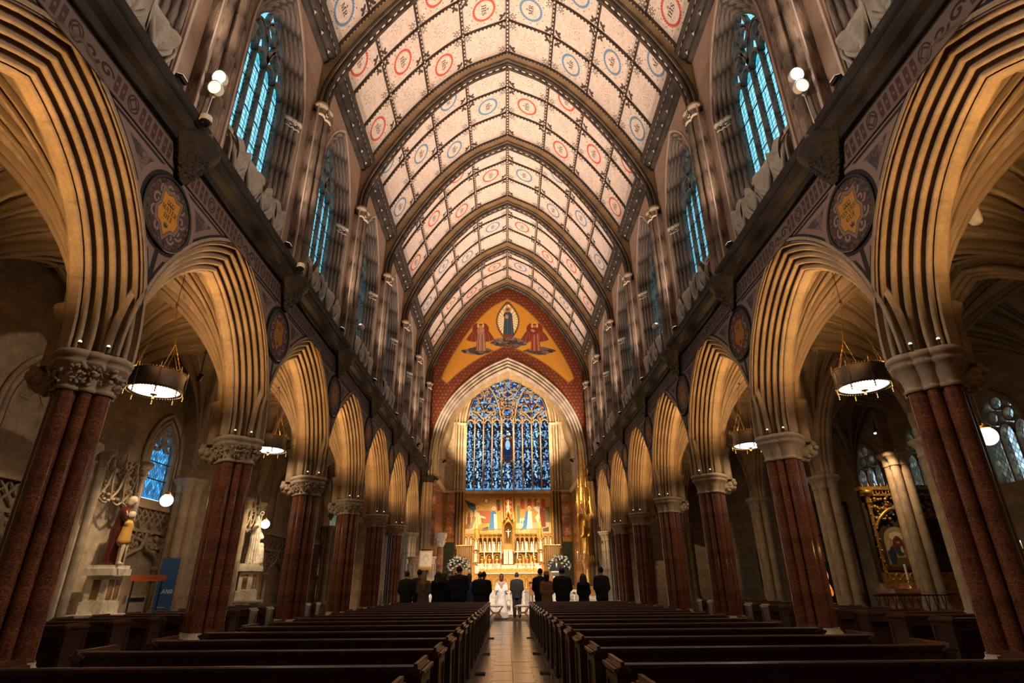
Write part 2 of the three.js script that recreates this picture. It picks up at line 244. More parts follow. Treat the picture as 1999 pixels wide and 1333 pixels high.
// ---- arcade walls
function bayWall(x0, x1, s, c, y0, yt, half, n = 40, yb) {            // wall above an arch, from -half to half, front face x0, back face x1, closed at the top
  const P = [], U = [], q = (a, b, c2, d, f) => { for (const k of [a, b, c2, a, c2, d]) { P.push(...k); U.push(k[2], k[1]); } };
  for (let i = 0; i < n; i++) { const za = -half + 2 * half * i / n, zb = -half + 2 * half * (i + 1) / n; const fa = Math.abs(za) >= s && yb !== undefined ? yb : archY(za, s, c, y0), fb = Math.abs(zb) >= s && yb !== undefined ? yb : archY(zb, s, c, y0);
    q([x0, fa, za], [x0, fb, zb], [x0, yt, zb], [x0, yt, za]); q([x1, fa, za], [x1, yt, za], [x1, yt, zb], [x1, fb, zb]); q([x0, yt, za], [x0, yt, zb], [x1, yt, zb], [x1, yt, za]); q([x0, fa, za], [x1, fa, za], [x1, fb, zb], [x0, fb, zb]); }
  const g = new THREE.BufferGeometry(); g.setAttribute('position', new THREE.Float32BufferAttribute(P, 3)); g.setAttribute('uv', new THREE.Float32BufferAttribute(U, 2)); g.computeVertexNormals(); return g;
}
// painted spandrel centred on a pier, apex to apex
const SPH = 7.74 - YS;
function spandrelGeo(s) {
  const P = [], U = [], n = 44, half = D / 2, q = (...v) => { for (const k of [0, 1, 2, 0, 2, 3]) { P.push(...v[k]); U.push((s * v[k][2] + half) / D, (v[k][1] - YS) / SPH); } };
  for (let i = 0; i < n; i++) { const za = -half + D * i / n, zb = za + D / n, f = (z) => archY(half - Math.abs(z), SO - 0.02, CO, YS); q([s * XF, f(za), za], [s * XF, f(zb), zb], [s * XF, 7.74, zb], [s * XF, 7.74, za]); q([s * 6.25, f(za), za], [s * 6.25, f(zb), zb], [s * 6.25, 7.74, zb], [s * 6.25, 7.74, za]); }
  const g = new THREE.BufferGeometry(); g.setAttribute('position', new THREE.Float32BufferAttribute(P, 3)); g.setAttribute('uv', new THREE.Float32BufferAttribute(U, 2)); g.computeVertexNormals(); return g;
}
function scroll(g, x, y, r, dir, col, w) { g.strokeStyle = col; g.lineWidth = w; g.beginPath(); for (let i = 0; i <= 30; i++) { const a = i / 30 * 7.5 * dir, q = r * (1 - i / 36); g.lineTo(x + q * Math.cos(a), y + q * Math.sin(a)); } g.stroke(); }
const spandrelTex = canvasTex(1024, 810, (g, w, h) => {
  const X = (z) => (z + D / 2) / D * w, Y = (y) => h - (y - YS) / SPH * h, k = w / D;
  g.fillStyle = '#8a7064'; g.fillRect(0, 0, w, h);
  for (let j = 0; j < h; j += 3) for (let i = 0; i < w; i += 3) { const z = Math.abs((i + 1.5) / w - 0.5) * D, y = YS + (1 - (j + 1.5) / h) * SPH, da = Math.hypot(D / 2 - z + CO, y - YS) - SO - CO; if (da < 0.22 || Math.hypot(z, y - 6.58) < 0.79 || y > 7.12 || z < 0.09) continue; const n = fbm(i / 26, j / 26, 64, 3), q = vnoise(i / 7, j / 7, 256); g.fillStyle = n > 0.5 ? (q > 0.55 ? '#7c6862' : '#69564f') : q > 0.6 ? '#5d4a49' : '#453a3c'; g.fillRect(i, j, 3, 3); }
  for (const m of [-1, 1]) {
    g.strokeStyle = '#221a1c'; g.lineWidth = 0.12 * k; g.beginPath(); for (let i = 0; i <= 40; i++) { const z = D / 2 * i / 40; g.lineTo(X(m * z), Y(archY(D / 2 - z, SO + 0.06, CO, YS))); } g.stroke();
    g.strokeStyle = '#221a1c'; g.lineWidth = 0.05 * k; g.beginPath(); g.moveTo(X(0), Y(7.24)); g.lineTo(X(m * D / 2), Y(7.24)); g.stroke();
  }
  g.fillStyle = '#8a7064'; g.beginPath(); g.arc(X(0), Y(6.58), 0.76 * k, 0, 7); g.fill();
  g.fillStyle = '#221a1c'; g.beginPath(); g.arc(X(0), Y(6.58), 0.67 * k, 0, 7); g.fill(); g.fillRect(X(-0.05), Y(5.95), 0.1 * k, 0.9 * k);
});
const medalTex = (lines, shield, ink) => canvasTex(512, 512, (g, w) => {
  g.fillStyle = '#3b2b27'; g.fillRect(0, 0, w, w); const c = w / 2;
  for (let i = 0; i < 260; i++) { const a = hash(i, 1) * 6.28, r = (0.8 + 0.2 * hash(i, 2)) * c; g.fillStyle = ['#5a3f32', '#241a1a', '#6b4a3a'][i % 3]; g.beginPath(); g.arc(c + r * Math.cos(a), c + r * Math.sin(a), 5 + 9 * hash(i, 3), 0, 7); g.fill(); }
  g.fillStyle = '#463433'; g.beginPath(); g.arc(c, c, c * 0.83, 0, 7); g.fill();
  for (let m = -1; m <= 1; m += 2) for (const [x, y, r] of [[0.42, -0.5, 0.2], [0.58, -0.12, 0.2], [0.55, 0.28, 0.22], [0.3, 0.58, 0.19], [0.18, -0.66, 0.15]]) { scroll(g, c + m * x * c, c + y * c, r * c, m, '#a08275', 17); scroll(g, c + m * x * c, c + y * c, r * c, m, '#8a6a60', 7); }
  const sh = (k) => { g.beginPath(); [[0, -0.56], [0.16, -0.46], [0.36, -0.5], [0.34, -0.1], [0.44, 0.06], [0.36, 0.32], [0.2, 0.36], [0, 0.62], [-0.2, 0.36], [-0.36, 0.32], [-0.44, 0.06], [-0.34, -0.1], [-0.36, -0.5], [-0.16, -0.46]].forEach((p) => g.lineTo(c + p[0] * c * k, c + p[1] * c * k)); g.closePath(); };
  sh(1.42); g.fillStyle = '#1d1717'; g.fill(); sh(1.36); g.fillStyle = ink ? '#6b2f24' : '#84685a'; g.fill(); sh(1.12); g.fillStyle = '#221a1a'; g.fill(); sh(1.08); g.fillStyle = shield; g.fill();
  g.fillStyle = '#2a1d10'; g.textAlign = 'center'; g.font = 'bold 54px serif'; lines.forEach((t, i) => g.fillText(t, c, c - 8 + i * 54, 175));
  g.lineWidth = 5; g.strokeStyle = '#2a1d10'; for (const m of [-1, 0, 1]) { g.beginPath(); g.arc(c + m * 26, c - 82, 15, 0, 7); g.stroke(); } g.fillRect(c - 44, c - 66, 88, 7);
  g.fillStyle = '#23303a'; for (const m of [-1, 0, 1]) { g.beginPath(); g.ellipse(c + m * 14, c + 96 - (m ? 0 : 8), 7, 20, m * 0.5, 0, 7); g.fill(); }
});
const MED = { '-1_1': medalTex(['MATER', 'DEI'], '#c98a24'), '1_1': medalTex(['VEN GRIS', 'GUI'], '#b8812b'), a: medalTex([], '#a86a1e', true), b: medalTex([], '#a9772c') };
const matMed = Object.fromEntries(Object.entries(MED).map(([k, t]) => [k, mat('#ffffff', { map: t, roughness: 0.8 })]));
const medalG = (s) => { const g = plain(new THREE.CircleGeometry(0.56, 40)); return at(g, 0, 0, 0, 0, -s * Math.PI / 2, 0); };
const friezeTex = canvasTex(1024, 128, (g, w, h) => {
  g.fillStyle = '#776055'; g.fillRect(0, 0, w, h); g.fillStyle = '#2a1f1f'; g.fillRect(0, 0, w, 7); g.fillRect(0, h - 7, w, 7);
  for (let i = 0; i < 16; i++) { const x = i * 64 + 32; g.fillStyle = '#4c302b'; g.strokeStyle = '#3a2725'; g.lineWidth = 7; if (i % 4 === 3) { g.beginPath(); g.ellipse(x, 64, 24, 40, 0, 0, 7); g.stroke(); g.beginPath(); g.moveTo(x - 18, 64); g.lineTo(x, 34); g.lineTo(x + 18, 64); g.lineTo(x, 94); g.closePath(); g.stroke(); } else if (i === 8 || i === 9) { scroll(g, x, 64, 30, i === 8 ? 1 : -1, '#2c2222', 11); } else { g.fillRect(x - 25, 22, 20, 84); g.fillRect(x + 5, 22, 20, 84); g.fillStyle = '#776055'; g.fillRect(x - 19, 56, 8, 16); g.fillRect(x + 11, 56, 8, 16); } }
}, true);
const spandrelMat = mat('#ffffff', { map: spandrelTex, roughness: 0.85 }), friezeMat = mat('#ffffff', { map: friezeTex, roughness: 0.85 });
// arch mouldings: rolls and hollows swept round the arch; each order is one piece
const archRef = archPath(SI, CO, YS, 15);
const orderG = [];
{
  const roll = (r0, x0, r, dirx) => { const L = []; for (let i = 0; i <= 7; i++) { const a = -0.9 + i / 7 * 4.2; L.push([r0 - r * Math.cos(a) * 0 + r * Math.sin(a - 1.2) , x0 - dirx * r * Math.cos(a - 1.2)]); } return L; };
  for (let k = 0; k < 5; k++) { const r0 = 0.07 + 0.115 * k, x0 = 5.78 - 0.085 * k, rr0 = k === 4 ? 0.05 : 0.052; const q = [[-0.04, 0.10], [-0.036, 0.03]]; for (let i = 0; i <= 9; i++) { const a = Math.PI * 1.15 - i / 9 * Math.PI * 1.3; q.push([0.036 * Math.cos(a), -0.042 * Math.sin(a)]); } q.push([0.036, 0.06], [0.046, 0.13], [0.072, 0.15], [0.098, 0.13], [0.106, 0.05]); const p = q.map(([t, v]) => [r0 + t * 0.804 + v * 0.594, x0 - t * 0.594 + v * 0.804]); orderG.push(sweep(archRef, p, 'zy', false, 0.9)); }
  orderG.push(sweep(archRef, [[0.03, 5.82], [0.0, 5.84], [0.0, 5.98], [0.03, 6.0], [0.12, 6.0]], 'zy', false, 0.5));
  for (let k = 0; k < 3; k++) { const r0 = 0.10 + 0.16 * k, x0 = 6.04 + 0.09 * k; const p = rollP(r0, x0, 0.06, 8, -Math.PI * 0.88, Math.PI * 0.4); p.unshift([r0 + 0.0, x0 - 0.08]); p.push([r0 + 0.12, x0], [r0 + 0.16, x0 + 0.02]); orderG.push(sweep(archRef, p, 'zy', false, 0.9)); }
  orderG.push(sweep(archPath(SO + 0.02, CO, YS, 15), [[0.0, 5.42], [0.0, 5.335], [0.055, 5.335], [0.055, 5.36]], 'zy', false, 0.5));
}
const corniceG = sweep([[-D / 2, 0], [D / 2, 0]], [[7.74, 5.36], [7.76, 5.27], [7.86, 5.24], [7.9, 5.12], [8.0, 5.05], [8.06, 5.05], [8.1, 5.0], [8.2, 4.98], [8.24, 5.05], [8.3, 5.1], [8.3, 6.0]].map(([y, x]) => [y, x]), 'zy', false, 0.5);
const friezeG = (s) => quadGeo([[s * 5.335, 7.30, -s * D / 2], [s * 5.335, 7.30, s * D / 2], [s * 5.335, 7.72, s * D / 2], [s * 5.335, 7.72, -s * D / 2]]);
// corbel and vaulting shaft on the wall above each pier
const corbelG = (() => { const L = [lathe([[0.05, 7.18], [0.1, 7.24], [0.14, 7.34], [0.30, 7.62], [0.36, 7.72], [0.40, 7.8], [0.46, 7.86], [0.47, 7.94], [0.42, 8.02], [0.36, 8.08], [0.3, 8.14]], 14, 5.3, 0, 0)]; for (let k = 0; k < 120; k++) { const a = rr(1.57, 4.71), y = rr(7.26, 7.8), q = 0.12 + (y - 7.3) * 0.5; L.push(blob(rr(0.025, 0.05), 5.3 + q * Math.cos(a), y, q * Math.sin(a), rr(0.5, 1), rr(0.7, 1.8), rr(0.5, 1), rr(0, 3), rr(0, 3), rr(0, 3))); } return merge(L); })();
const vshaftG = (() => { const L = [box(0.22, 5.0, 0.80, 5.27, 10.55, 0)]; for (const [x, z, r] of [[5.10, 0, 0.125], [5.15, 0.24, 0.1], [5.15, -0.24, 0.1]]) L.push(cyl(r, r, 4.9, x, 10.55, z, 12)); for (const z of [-0.12, 0.12]) L.push(box(0.06, 4.9, 0.05, 5.14, 10.55, z)); return merge(L); })();
const vedgeG = merge([-1, 1].map((m) => box(0.03, 5.2, 0.07, 5.155, 10.7, m * 0.37)));
const vcapG = (() => { const L = []; for (const [x, z, r] of [[5.10, 0, 0.125], [5.15, 0.24, 0.1], [5.15, -0.24, 0.1]]) L.push(lathe([[r, 12.98], [r + 0.05, 13.0], [r + 0.05, 13.04], [r + 0.01, 13.07], [r + 0.02, 13.2], [r + 0.07, 13.30], [r + 0.09, 13.32], [r + 0.09, 13.40], [r + 0.06, 13.43], [0, 13.43]], 12, x, 0, z)); for (let k = 0; k < 30; k++) { const a = rr(1.4, 4.9); L.push(blob(rr(0.02, 0.035), 5.14 + 0.16 * Math.cos(a), rr(13.1, 13.28), 0.34 * Math.sin(a), 1, 1, 1, rnd(), rnd(), rnd())); } return merge(L); })();
const vshaftMat = mat([0.52, 0.38, 0.28], { map: T.grime });
for (const [side, s] of SIDES) {
  const wall = struct('wall_' + side, `${side === 'left' ? 'left' : 'right'} nave arcade wall of moulded arches with painted spandrels`, 'wall');
  const sp = spandrelGeo(s), md = medalG(s), fr = friezeG(s);
  for (let m = -1; m <= 6; m++) {
    const z = -(ZN(m) + D / 2);
    orderG.forEach((g, i) => part('arch_moulding', sided(g, s), M.stone, wall, [0, 0, z]));
    part('cornice', sided(corniceG, s), M.cornice, wall, [0, 0, z], 'dark moulded string course');
    part('painted_frieze', fr, friezeMat, wall, [0, 0, z], 'painted band of red strokes and rosettes');
  }
  for (let n = 0; n <= 7; n++) {
    const z = -ZN(n); part('spandrel', sp, spandrelMat, wall, [0, 0, z]);
    if (n > 0 && n < 7) { const d = part('medallion', md, matMed[`${s}_${n}`] || matMed[n % 2 ? 'b' : 'a'], wall, [s * (XF - 0.02), 6.58, z], n === 1 ? (s < 0 ? 'painted roundel with gold shield reading MATER DEI' : 'painted roundel with gold lettered shield') : 'painted roundel with scrolls and a shield'); part('rim', sided(torus(0.58, 0.028, 0, 0, 0, 0, Math.PI / 2, 0, 36, 6), s), M.darkLine, d); }
    part('corbel', sided(corbelG, s), M.cornice, wall, [0, 0, z], 'dark carved foliage corbel');
    const v = part('vaulting_shaft', sided(vshaftG, s), vshaftMat, wall, [0, 0, z]);
    part('edge_strip', sided(vedgeG, s), M.plasterLine, v);
    part('shaft_capital', sided(vcapG, s), M.capStone, v);
  }
}
// ---- clerestory: plastered wall with a window in every bay
const WS = 1.44, WC = 2.0, WY = 12.05, WB = 9.45;                    // opening half span, arch centres, springing, sill
const clerG = merge([bayWall(XF, 5.86, WS, WC, WY, 15.75, D / 2, 60, 8.2), box(0.46, 1.15, 2 * WS, 5.69, 8.75, 0)]);
const winPath = (d) => archPath(WS - d, WC, WY, 12, 8.35);
const jambOrders = [0, 1, 2, 3].map((k) => sweep(winPath(0.03 + 0.10 * k), [[-0.03, 5.5 + 0.09 * k], ...rollP(-0.035, 5.40 + 0.085 * k, 0.052, 8, Math.PI * 0.75, Math.PI * 1.9), [-0.09, 5.44 + 0.085 * k], [-0.13, 5.46 + 0.085 * k]].map(([o, x]) => [o, x]), 'zy', false, 0.9));
const hoodG = sweep(winPath(-0.05), [[-0.03, 5.36], [-0.03, 5.31], [0.03, 5.31], [0.03, 5.36]], 'zy', false, 0.4);
const jcapG = (() => { const L = []; for (const m of [-1, 1]) for (let k = 0; k < 3; k++) L.push(lathe([[0.06, 11.82], [0.085, 11.84], [0.06, 11.87], [0.07, 11.96], [0.12, 12.02], [0.13, 12.08], [0.09, 12.1]], 10, 5.40 + 0.085 * k, 0, m * (WS - 0.06 - 0.10 * k))); for (let k = 0; k < 24; k++) { const m = k % 2 ? 1 : -1, t = rnd() * 3; L.push(blob(0.025, 5.36 + 0.085 * t, rr(11.9, 12.02), m * (WS - 0.1 - 0.1 * t), 1, 1, 1, rnd(), rnd(), rnd())); } return merge(L); })();
const GW = 1.0, GX = 5.82;                                           // glazed half width and plane
const traceryG = (() => {
  const L = [], ar = archPath(GW + 0.04, WC, WY, 12, WB);
  L.push(sweep(ar, rectP(0.1, 5.70, 5.85), 'zy', false, 0.5));
  for (const z of [-GW / 2, 0, GW / 2]) L.push(sweep([[z, WB], [z, 12.95]], [[-0.03, 5.84], [-0.042, 5.80], [-0.02, 5.71], [0.02, 5.71], [0.042, 5.80], [0.03, 5.84]], 'zy', false, 0.5));
  for (let k = 0; k < 4; k++) { const c = -0.75 + 0.5 * k; L.push(sweep(archPath(0.23, 0.1, 12.4, 7).map(([a, b]) => [a + c, b]), rectP(0.08, 5.71, 5.84), 'zy', false, 0.5)); for (const m of [-1, 1]) L.push(sweep(circle(c + m * 0.13, 12.5, 0.09, 8, m > 0 ? 0 : Math.PI / 2, m > 0 ? Math.PI / 2 : Math.PI).map((p) => p), rectP(0.05, 5.74, 5.84), 'zy', false, 0.5)); }
  for (const m of [-1, 1]) { L.push(sweep(archPath(0.48, 0.35, 12.65, 8).map(([a, b]) => [a + m * 0.5, b]), rectP(0.07, 5.71, 5.84), 'zy', false, 0.5)); L.push(sweep(circle(m * 0.5, 13.1, 0.18, 14), rectP(0.06, 5.72, 5.84), 'zy', true, 0.5)); L.push(sweep([[0, 12.6], [m * 0.18, 13.1], [m * 0.3, 13.6], [m * 0.2, 14.0]], rectP(0.07, 5.71, 5.84), 'zy', false, 0.5)); L.push(sweep([[m * 0.5, 13.3], [m * 0.25, 13.5], [0, 13.95]], rectP(0.06, 5.72, 5.84), 'zy', false, 0.5)); }
  L.push(sweep(circle(0, 13.55, 0.24, 16), rectP(0.06, 5.72, 5.84), 'zy', true, 0.5));
  return merge(L);
})();
const glassTex = dataTex(256, (u, v) => { const j = Math.floor(v * 32), i = Math.floor(u * 8 + (j % 2) * 0.5), h = hash((i + 8) % 8, j), s = vnoise(u * 60, v * 14, 60); const k = 0.78 + 0.2 * h + 0.2 * (s - 0.5); return [k * 0.92, k, k]; });
const clearGlass = new THREE.MeshPhysicalMaterial({ transmission: 1, thickness: 0, roughness: 0.12, ior: 1.45, map: glassTex }); clearGlass.color = rgb(0.60, 0.96, 1);
const paneG = (() => { const g = plain(new THREE.PlaneGeometry(0.5, 3.3)); return at(g, 0, 0, 0, 0, -Math.PI / 2, 0); })();
const topPaneG = (() => { const s = new THREE.Shape(archPath(GW, WC, WY + 0.35, 10).map((p) => new THREE.Vector2(...p))); const g = plain(new THREE.ShapeGeometry(s)); return boxUV(at(g, 0, 0, 0, 0, -Math.PI / 2, 0)); })();
const leadG = (() => { const L = []; for (let k = 0; k < 4; k++) { const c = -0.75 + 0.5 * k; for (let i = 0; i < 22; i++) { const y = WB + 0.07 + i * 0.135; L.push(box(0.006, 0.008, 0.44, GX - 0.006, y, c, i % 2 ? 0.14 : -0.14, 0, 0)); } for (const z of [-0.08, 0.08]) L.push(box(0.006, 2.95, 0.007, GX - 0.006, WB + 1.47, c + z)); for (let i = 0; i < 5; i++) L.push(box(0.016, 0.016, 0.46, GX - 0.02, WB + 0.3 + i * 0.6, c)); for (let i = 0; i < 22; i++) for (const m of [-1, 1]) L.push(box(0.02, 0.03, 0.02, GX - 0.02, WB + 0.12 + i * 0.135, c + m * 0.2)); } return merge(L); })();
// sill: a sloped ledge and carved curling scrolls under it
const sillG = merge([bar([5.42, 9.34, -WS], [5.42, 9.34, WS], 0.1, 0.1), bar([5.72, 9.5, -WS], [5.72, 9.5, WS], 0.5, 0.06), bar([5.40, 8.42, -WS], [5.40, 8.42, WS], 0.1, 0.12)]);
function scrollGeo(k) {
  const P = [], U = [], nu = 22, nv = 9, f = (u, v) => { const a = u * 5.6, r = 0.26 - 0.17 * u, cx = 0.36, w = 0.30 * (1 - 0.35 * u) * (1 + 0.25 * Math.sin(u * 9 + k)); const y = 8.86 + (0.27 - 0.12 * u) * Math.cos(a) * 1.35, x = 5.38 - 0.06 - r * Math.sin(a + 0.4) * 0.5 - 0.05 * Math.cos(v * 6.28 * 2) * (1 - u * 0.5); return [x, y + 0.06 * Math.sin(v * 3.14 * 3 + k), (v - 0.5) * 2 * w + 0.08 * Math.sin(u * 5 + k)]; };
  const q = (a, b, c, d) => { for (const t of [a, b, c, a, c, d]) { P.push(...t); U.push(t[2], t[1]); } };
  for (let i = 0; i < nu; i++) for (let j = 0; j < nv; j++) q(f(i / nu, j / nv), f((i + 1) / nu, j / nv), f((i + 1) / nu, (j + 1) / nv), f(i / nu, (j + 1) / nv));
  const g = new THREE.BufferGeometry(); g.setAttribute('position', new THREE.Float32BufferAttribute(P, 3)); g.setAttribute('uv', new THREE.Float32BufferAttribute(U, 2)); g.computeVertexNormals();
  const leaves = [toCreasedNormals(g, 1.2)];
  for (const m of [-1, 1]) leaves.push(tube([[5.36, 9.25, m * 0.10], [5.28, 9.0, m * 0.24], [5.24, 8.75, m * 0.2], [5.28, 8.55, m * 0.06], [5.34, 8.5, 0]], 0.045, 6, 12), tube([[5.36, 9.2, m * 0.3], [5.26, 8.95, m * 0.36], [5.3, 8.6, m * 0.26]], 0.03, 5, 8));
  leaves.push(blob(0.09, 5.32, 8.78, 0, 1, 1.4, 1), blob(0.07, 5.3, 8.62, 0.05, 1, 1, 1.2));
  return merge(leaves);
}
const scrollGs = [scrollGeo(0), scrollGeo(2.1), scrollGeo(4.2)];
let wcount = 1;
for (const [side, s] of SIDES) {
  const wall = struct('wall_clerestory_' + side, `${side} upper nave wall of pink plaster between the windows`, 'wall');
  for (let m = -1; m <= 6; m++) {
    const z = -(ZN(m) + D / 2); part('plaster', sided(clerG, s), M.plasterPink, wall, [0, 0, z]);
    if (m < 0) continue;
    const w = new THREE.Group(); w.name = 'window_' + wcount++; w.position.z = z; scene.add(w);
    w.userData = { kind: 'structure', label: `${side} clerestory window of four tall leaded lights, ${['furthest from the altar', 'sixth from the altar', 'fifth from the altar', 'fourth from the altar', 'third from the altar', 'second from the altar', 'nearest the altar'][m]}`, category: 'window', group: 'clerestory windows' };
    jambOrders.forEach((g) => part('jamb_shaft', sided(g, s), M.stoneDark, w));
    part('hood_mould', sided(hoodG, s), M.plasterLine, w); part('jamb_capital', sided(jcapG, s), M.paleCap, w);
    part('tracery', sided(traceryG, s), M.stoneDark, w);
    for (let k = 0; k < 4; k++) part('pane', sided(paneG, s), clearGlass, w, [s * GX, WB + 1.6, -0.75 + 0.5 * k]);
    part('head_pane', sided(topPaneG, s), clearGlass, w, [s * (GX + 0.02), 0, 0]);
    const ld = part('leading', sided(leadG, s), M.lead, w); ld.userData.kind = 'stuff';
    part('sill', sided(sillG, s), M.carved, w);
    [-0.95, -0.32, 0.32, 0.95].forEach((zz, k) => part('carved_scroll', sided(scrollGs[(k + m) % 3], s), M.carved, w, [0, 0, zz]));
    // floodlight on the ledge, washing the vault
    const fl = thing('floodlight', `small black floodlight on the ${side} nave ledge, ${['furthest from the altar', 'sixth from the altar', 'fifth from the altar', 'fourth from the altar', 'third from the altar', 'second from the altar', 'nearest the altar'][m]}`, 'floodlight', [s * 5.06, 8.3, z - 1.35], 0, 'floodlights on the ledge');
    part('bracket', box(0.03, 0.1, 0.16, 0, 0.05, 0), M.iron, fl); part('housing', box(0.12, 0.06, 0.16, 0, 0.11, 0, 0, 0, s * 0.35), M.iron, fl);
    part('lens', box(0.1, 0.01, 0.14, -s * 0.012, 0.145, 0, 0, 0, s * 0.35), GL.pin, fl);
    spot(fl, [-s * 0.03, 0.18, 0], [-s * 6.5, 12.3, -0.3], CEILW, LIGHT.ceil, 0.72, 0.9, 5);
  }
}
// ---- pointed barrel vault
const PROF = (() => { const c = new THREE.CatmullRomCurve3([[5.18, 13.42], [5.12, 14.2], [4.72, 15.3], [3.88, 16.9], [2.79, 18.52], [1.47, 19.9], [0, 20.72]].map((p) => new THREE.Vector3(p[0], p[1], 0)), false, 'centripetal'); return c.getSpacedPoints(60).map((p) => [p.x, p.y]); })();
const offs = (d) => { const N = PROF.length; return PROF.map((p, i) => { const a = PROF[Math.max(0, i - 1)], b = PROF[Math.min(N - 1, i + 1)], t = norm2([b[0] - a[0], b[1] - a[1]]); return i === N - 1 ? [0, p[1] + d * 1.15] : [Math.max(0, p[0] + t[1] * d), p[1] - t[0] * d]; }); };
const CEIL = offs(0.5).filter((p) => p[1] > 15.45 || p[0] < 4.6); CEIL.length;
const clen = [0]; for (let i = 1; i < CEIL.length; i++) clen.push(clen[i - 1] + Math.hypot(CEIL[i][0] - CEIL[i - 1][0], CEIL[i][1] - CEIL[i - 1][1]));
const CL = clen[clen.length - 1];
const ceilAt = (l, d = 0) => { let i = 1; while (i < clen.length - 1 && clen[i] < l) i++; const t = (l - clen[i - 1]) / (clen[i] - clen[i - 1]), a = CEIL[i - 1], b = CEIL[i], q = norm2([b[0] - a[0], b[1] - a[1]]); return [a[0] + (b[0] - a[0]) * t - q[1] * d, a[1] + (b[1] - a[1]) * t + q[0] * d]; };
const cellTex = (wreath, hue) => canvasTex(512, 400, (g, w, h) => {
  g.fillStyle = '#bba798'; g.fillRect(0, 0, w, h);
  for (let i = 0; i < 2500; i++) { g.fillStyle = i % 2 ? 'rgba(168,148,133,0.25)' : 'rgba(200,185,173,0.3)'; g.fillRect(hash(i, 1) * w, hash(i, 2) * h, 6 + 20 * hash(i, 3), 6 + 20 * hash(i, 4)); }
  const cx = w / 2, cy = h / 2, col = hue === 'red' ? '#a8402c' : '#4f718c';
  if (wreath) {
    const R = 112; for (let i = 0; i < 32; i++) { const a = i / 32 * 6.283; g.save(); g.translate(cx + R * Math.cos(a), cy + R * Math.sin(a)); g.rotate(a + 0.75); g.fillStyle = col; g.beginPath(); g.ellipse(0, 0, 19, 8.5, 0, 0, 7); g.fill(); g.restore(); }
    for (let i = 0; i < 12; i++) { const a = i / 12 * 6.283; g.fillStyle = '#5a4a44'; g.beginPath(); g.arc(cx + 150 * Math.cos(a), cy + 150 * Math.sin(a), 6, 0, 7); g.fill(); }
    g.save(); g.translate(cx, cy); g.rotate(Math.PI / 2); g.fillStyle = '#3b2f2c'; g.font = 'bold 66px serif'; g.textAlign = 'center'; g.fillText(hue === 'red' ? 'IHS' : 'MR', 0, 24); g.fillRect(-3, -54, 6, 34); g.fillRect(-14, -44, 28, 6); g.restore();
  } else for (let i = 0; i < 22; i++) { const a = i * 2.4, r = 15 * Math.sqrt(i) * 1.35; g.fillStyle = hue === 'red' ? '#5a6a76' : '#a4553f'; g.beginPath(); g.arc(cx + r * Math.cos(a), cy + r * Math.sin(a), i % 3 ? 4 : 6, 0, 7); g.fill(); }
  g.fillStyle = '#3a2c27'; g.strokeStyle = '#3a2c27';
  const trefoil = (x, y, a) => { g.save(); g.translate(x, y); g.rotate(a); g.scale(1.4, 1.4); g.lineWidth = 4; g.beginPath(); g.moveTo(0, 0); g.lineTo(28, 0); g.stroke(); for (const q of [-1.3, 0, 1.3]) { g.save(); g.translate(38, 0); g.rotate(q); g.beginPath(); g.ellipse(18, 0, 18, 10, 0, 0, 7); g.fill(); g.restore(); } g.restore(); };
  const gridm = (x, y) => { for (let i = -2; i <= 2; i++) for (let j = -2; j <= 2; j++) if ((i + j) % 2 === 0 || i === 0 || j === 0) { if (Math.abs(i) + Math.abs(j) < 1) continue; g.beginPath(); g.ellipse(x + i * 17, y + j * 17, 7.5, 6, 0, 0, 7); g.fill(); } };
  const t = !wreath; const C = [[0, 0], [w, 0], [w, h], [0, h]];
  C.forEach(([x, y], i) => { const sx = x ? -1 : 1, sy = y ? -1 : 1; if ((i % 2 === 0) === wreath) trefoil(x + sx * 14, y + sy * 14, Math.atan2(sy, sx)); else gridm(x + sx * 60, y + sy * 56); });
});
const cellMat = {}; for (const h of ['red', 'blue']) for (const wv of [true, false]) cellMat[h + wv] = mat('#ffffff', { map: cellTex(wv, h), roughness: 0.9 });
const dashTex = dataTex(64, (u, v) => (v % 0.5 < 0.24 ? [0.80, 0.70, 0.60] : [0.13, 0.085, 0.065]));
const dashMat = mat('#ffffff', { map: dashTex, roughness: 0.7 }), ribDark = mat([0.075, 0.048, 0.034], { map: T.grime, roughness: 0.6 });
const ceiling = struct('ceiling', 'painted cream panelled pointed barrel vault with dark ribs', 'ceiling');
const ROWS = 3, COLS = 4, gz = 0.17, rowL = (D - 2 * gz) / ROWS, colL = CL / COLS;
function cellGeo(c, m) {                                             // panel of column c on side m; local z from 0 to rowL
  const P = [], U = [], n = 6; for (let i = 0; i < n; i++) { const l0 = colL * (c + i / n), l1 = colL * (c + (i + 1) / n), a = ceilAt(l0), b = ceilAt(l1); const q = [[m * a[0], a[1], 0], [m * a[0], a[1], -rowL], [m * b[0], b[1], -rowL], [m * b[0], b[1], 0]], v0 = m > 0 ? 0 : 1, uv = [[i / n, v0], [i / n, 1 - v0], [(i + 1) / n, 1 - v0], [(i + 1) / n, v0]]; for (const k of [0, 1, 2, 0, 2, 3]) { P.push(...q[k]); U.push(...uv[k]); } }
  const g = new THREE.BufferGeometry(); g.setAttribute('position', new THREE.Float32BufferAttribute(P, 3)); g.setAttribute('uv', new THREE.Float32BufferAttribute(U, 2)); g.computeVertexNormals(); return toCreasedNormals(g, 1);
}
const cells = {}; for (const m of [-1, 1]) for (let c = 0; c < COLS; c++) cells[m + '_' + c] = cellGeo(c, m);
const crossPath = [...CEIL.map(([x, y]) => [-x, y]), ...CEIL.slice(0, -1).reverse()];
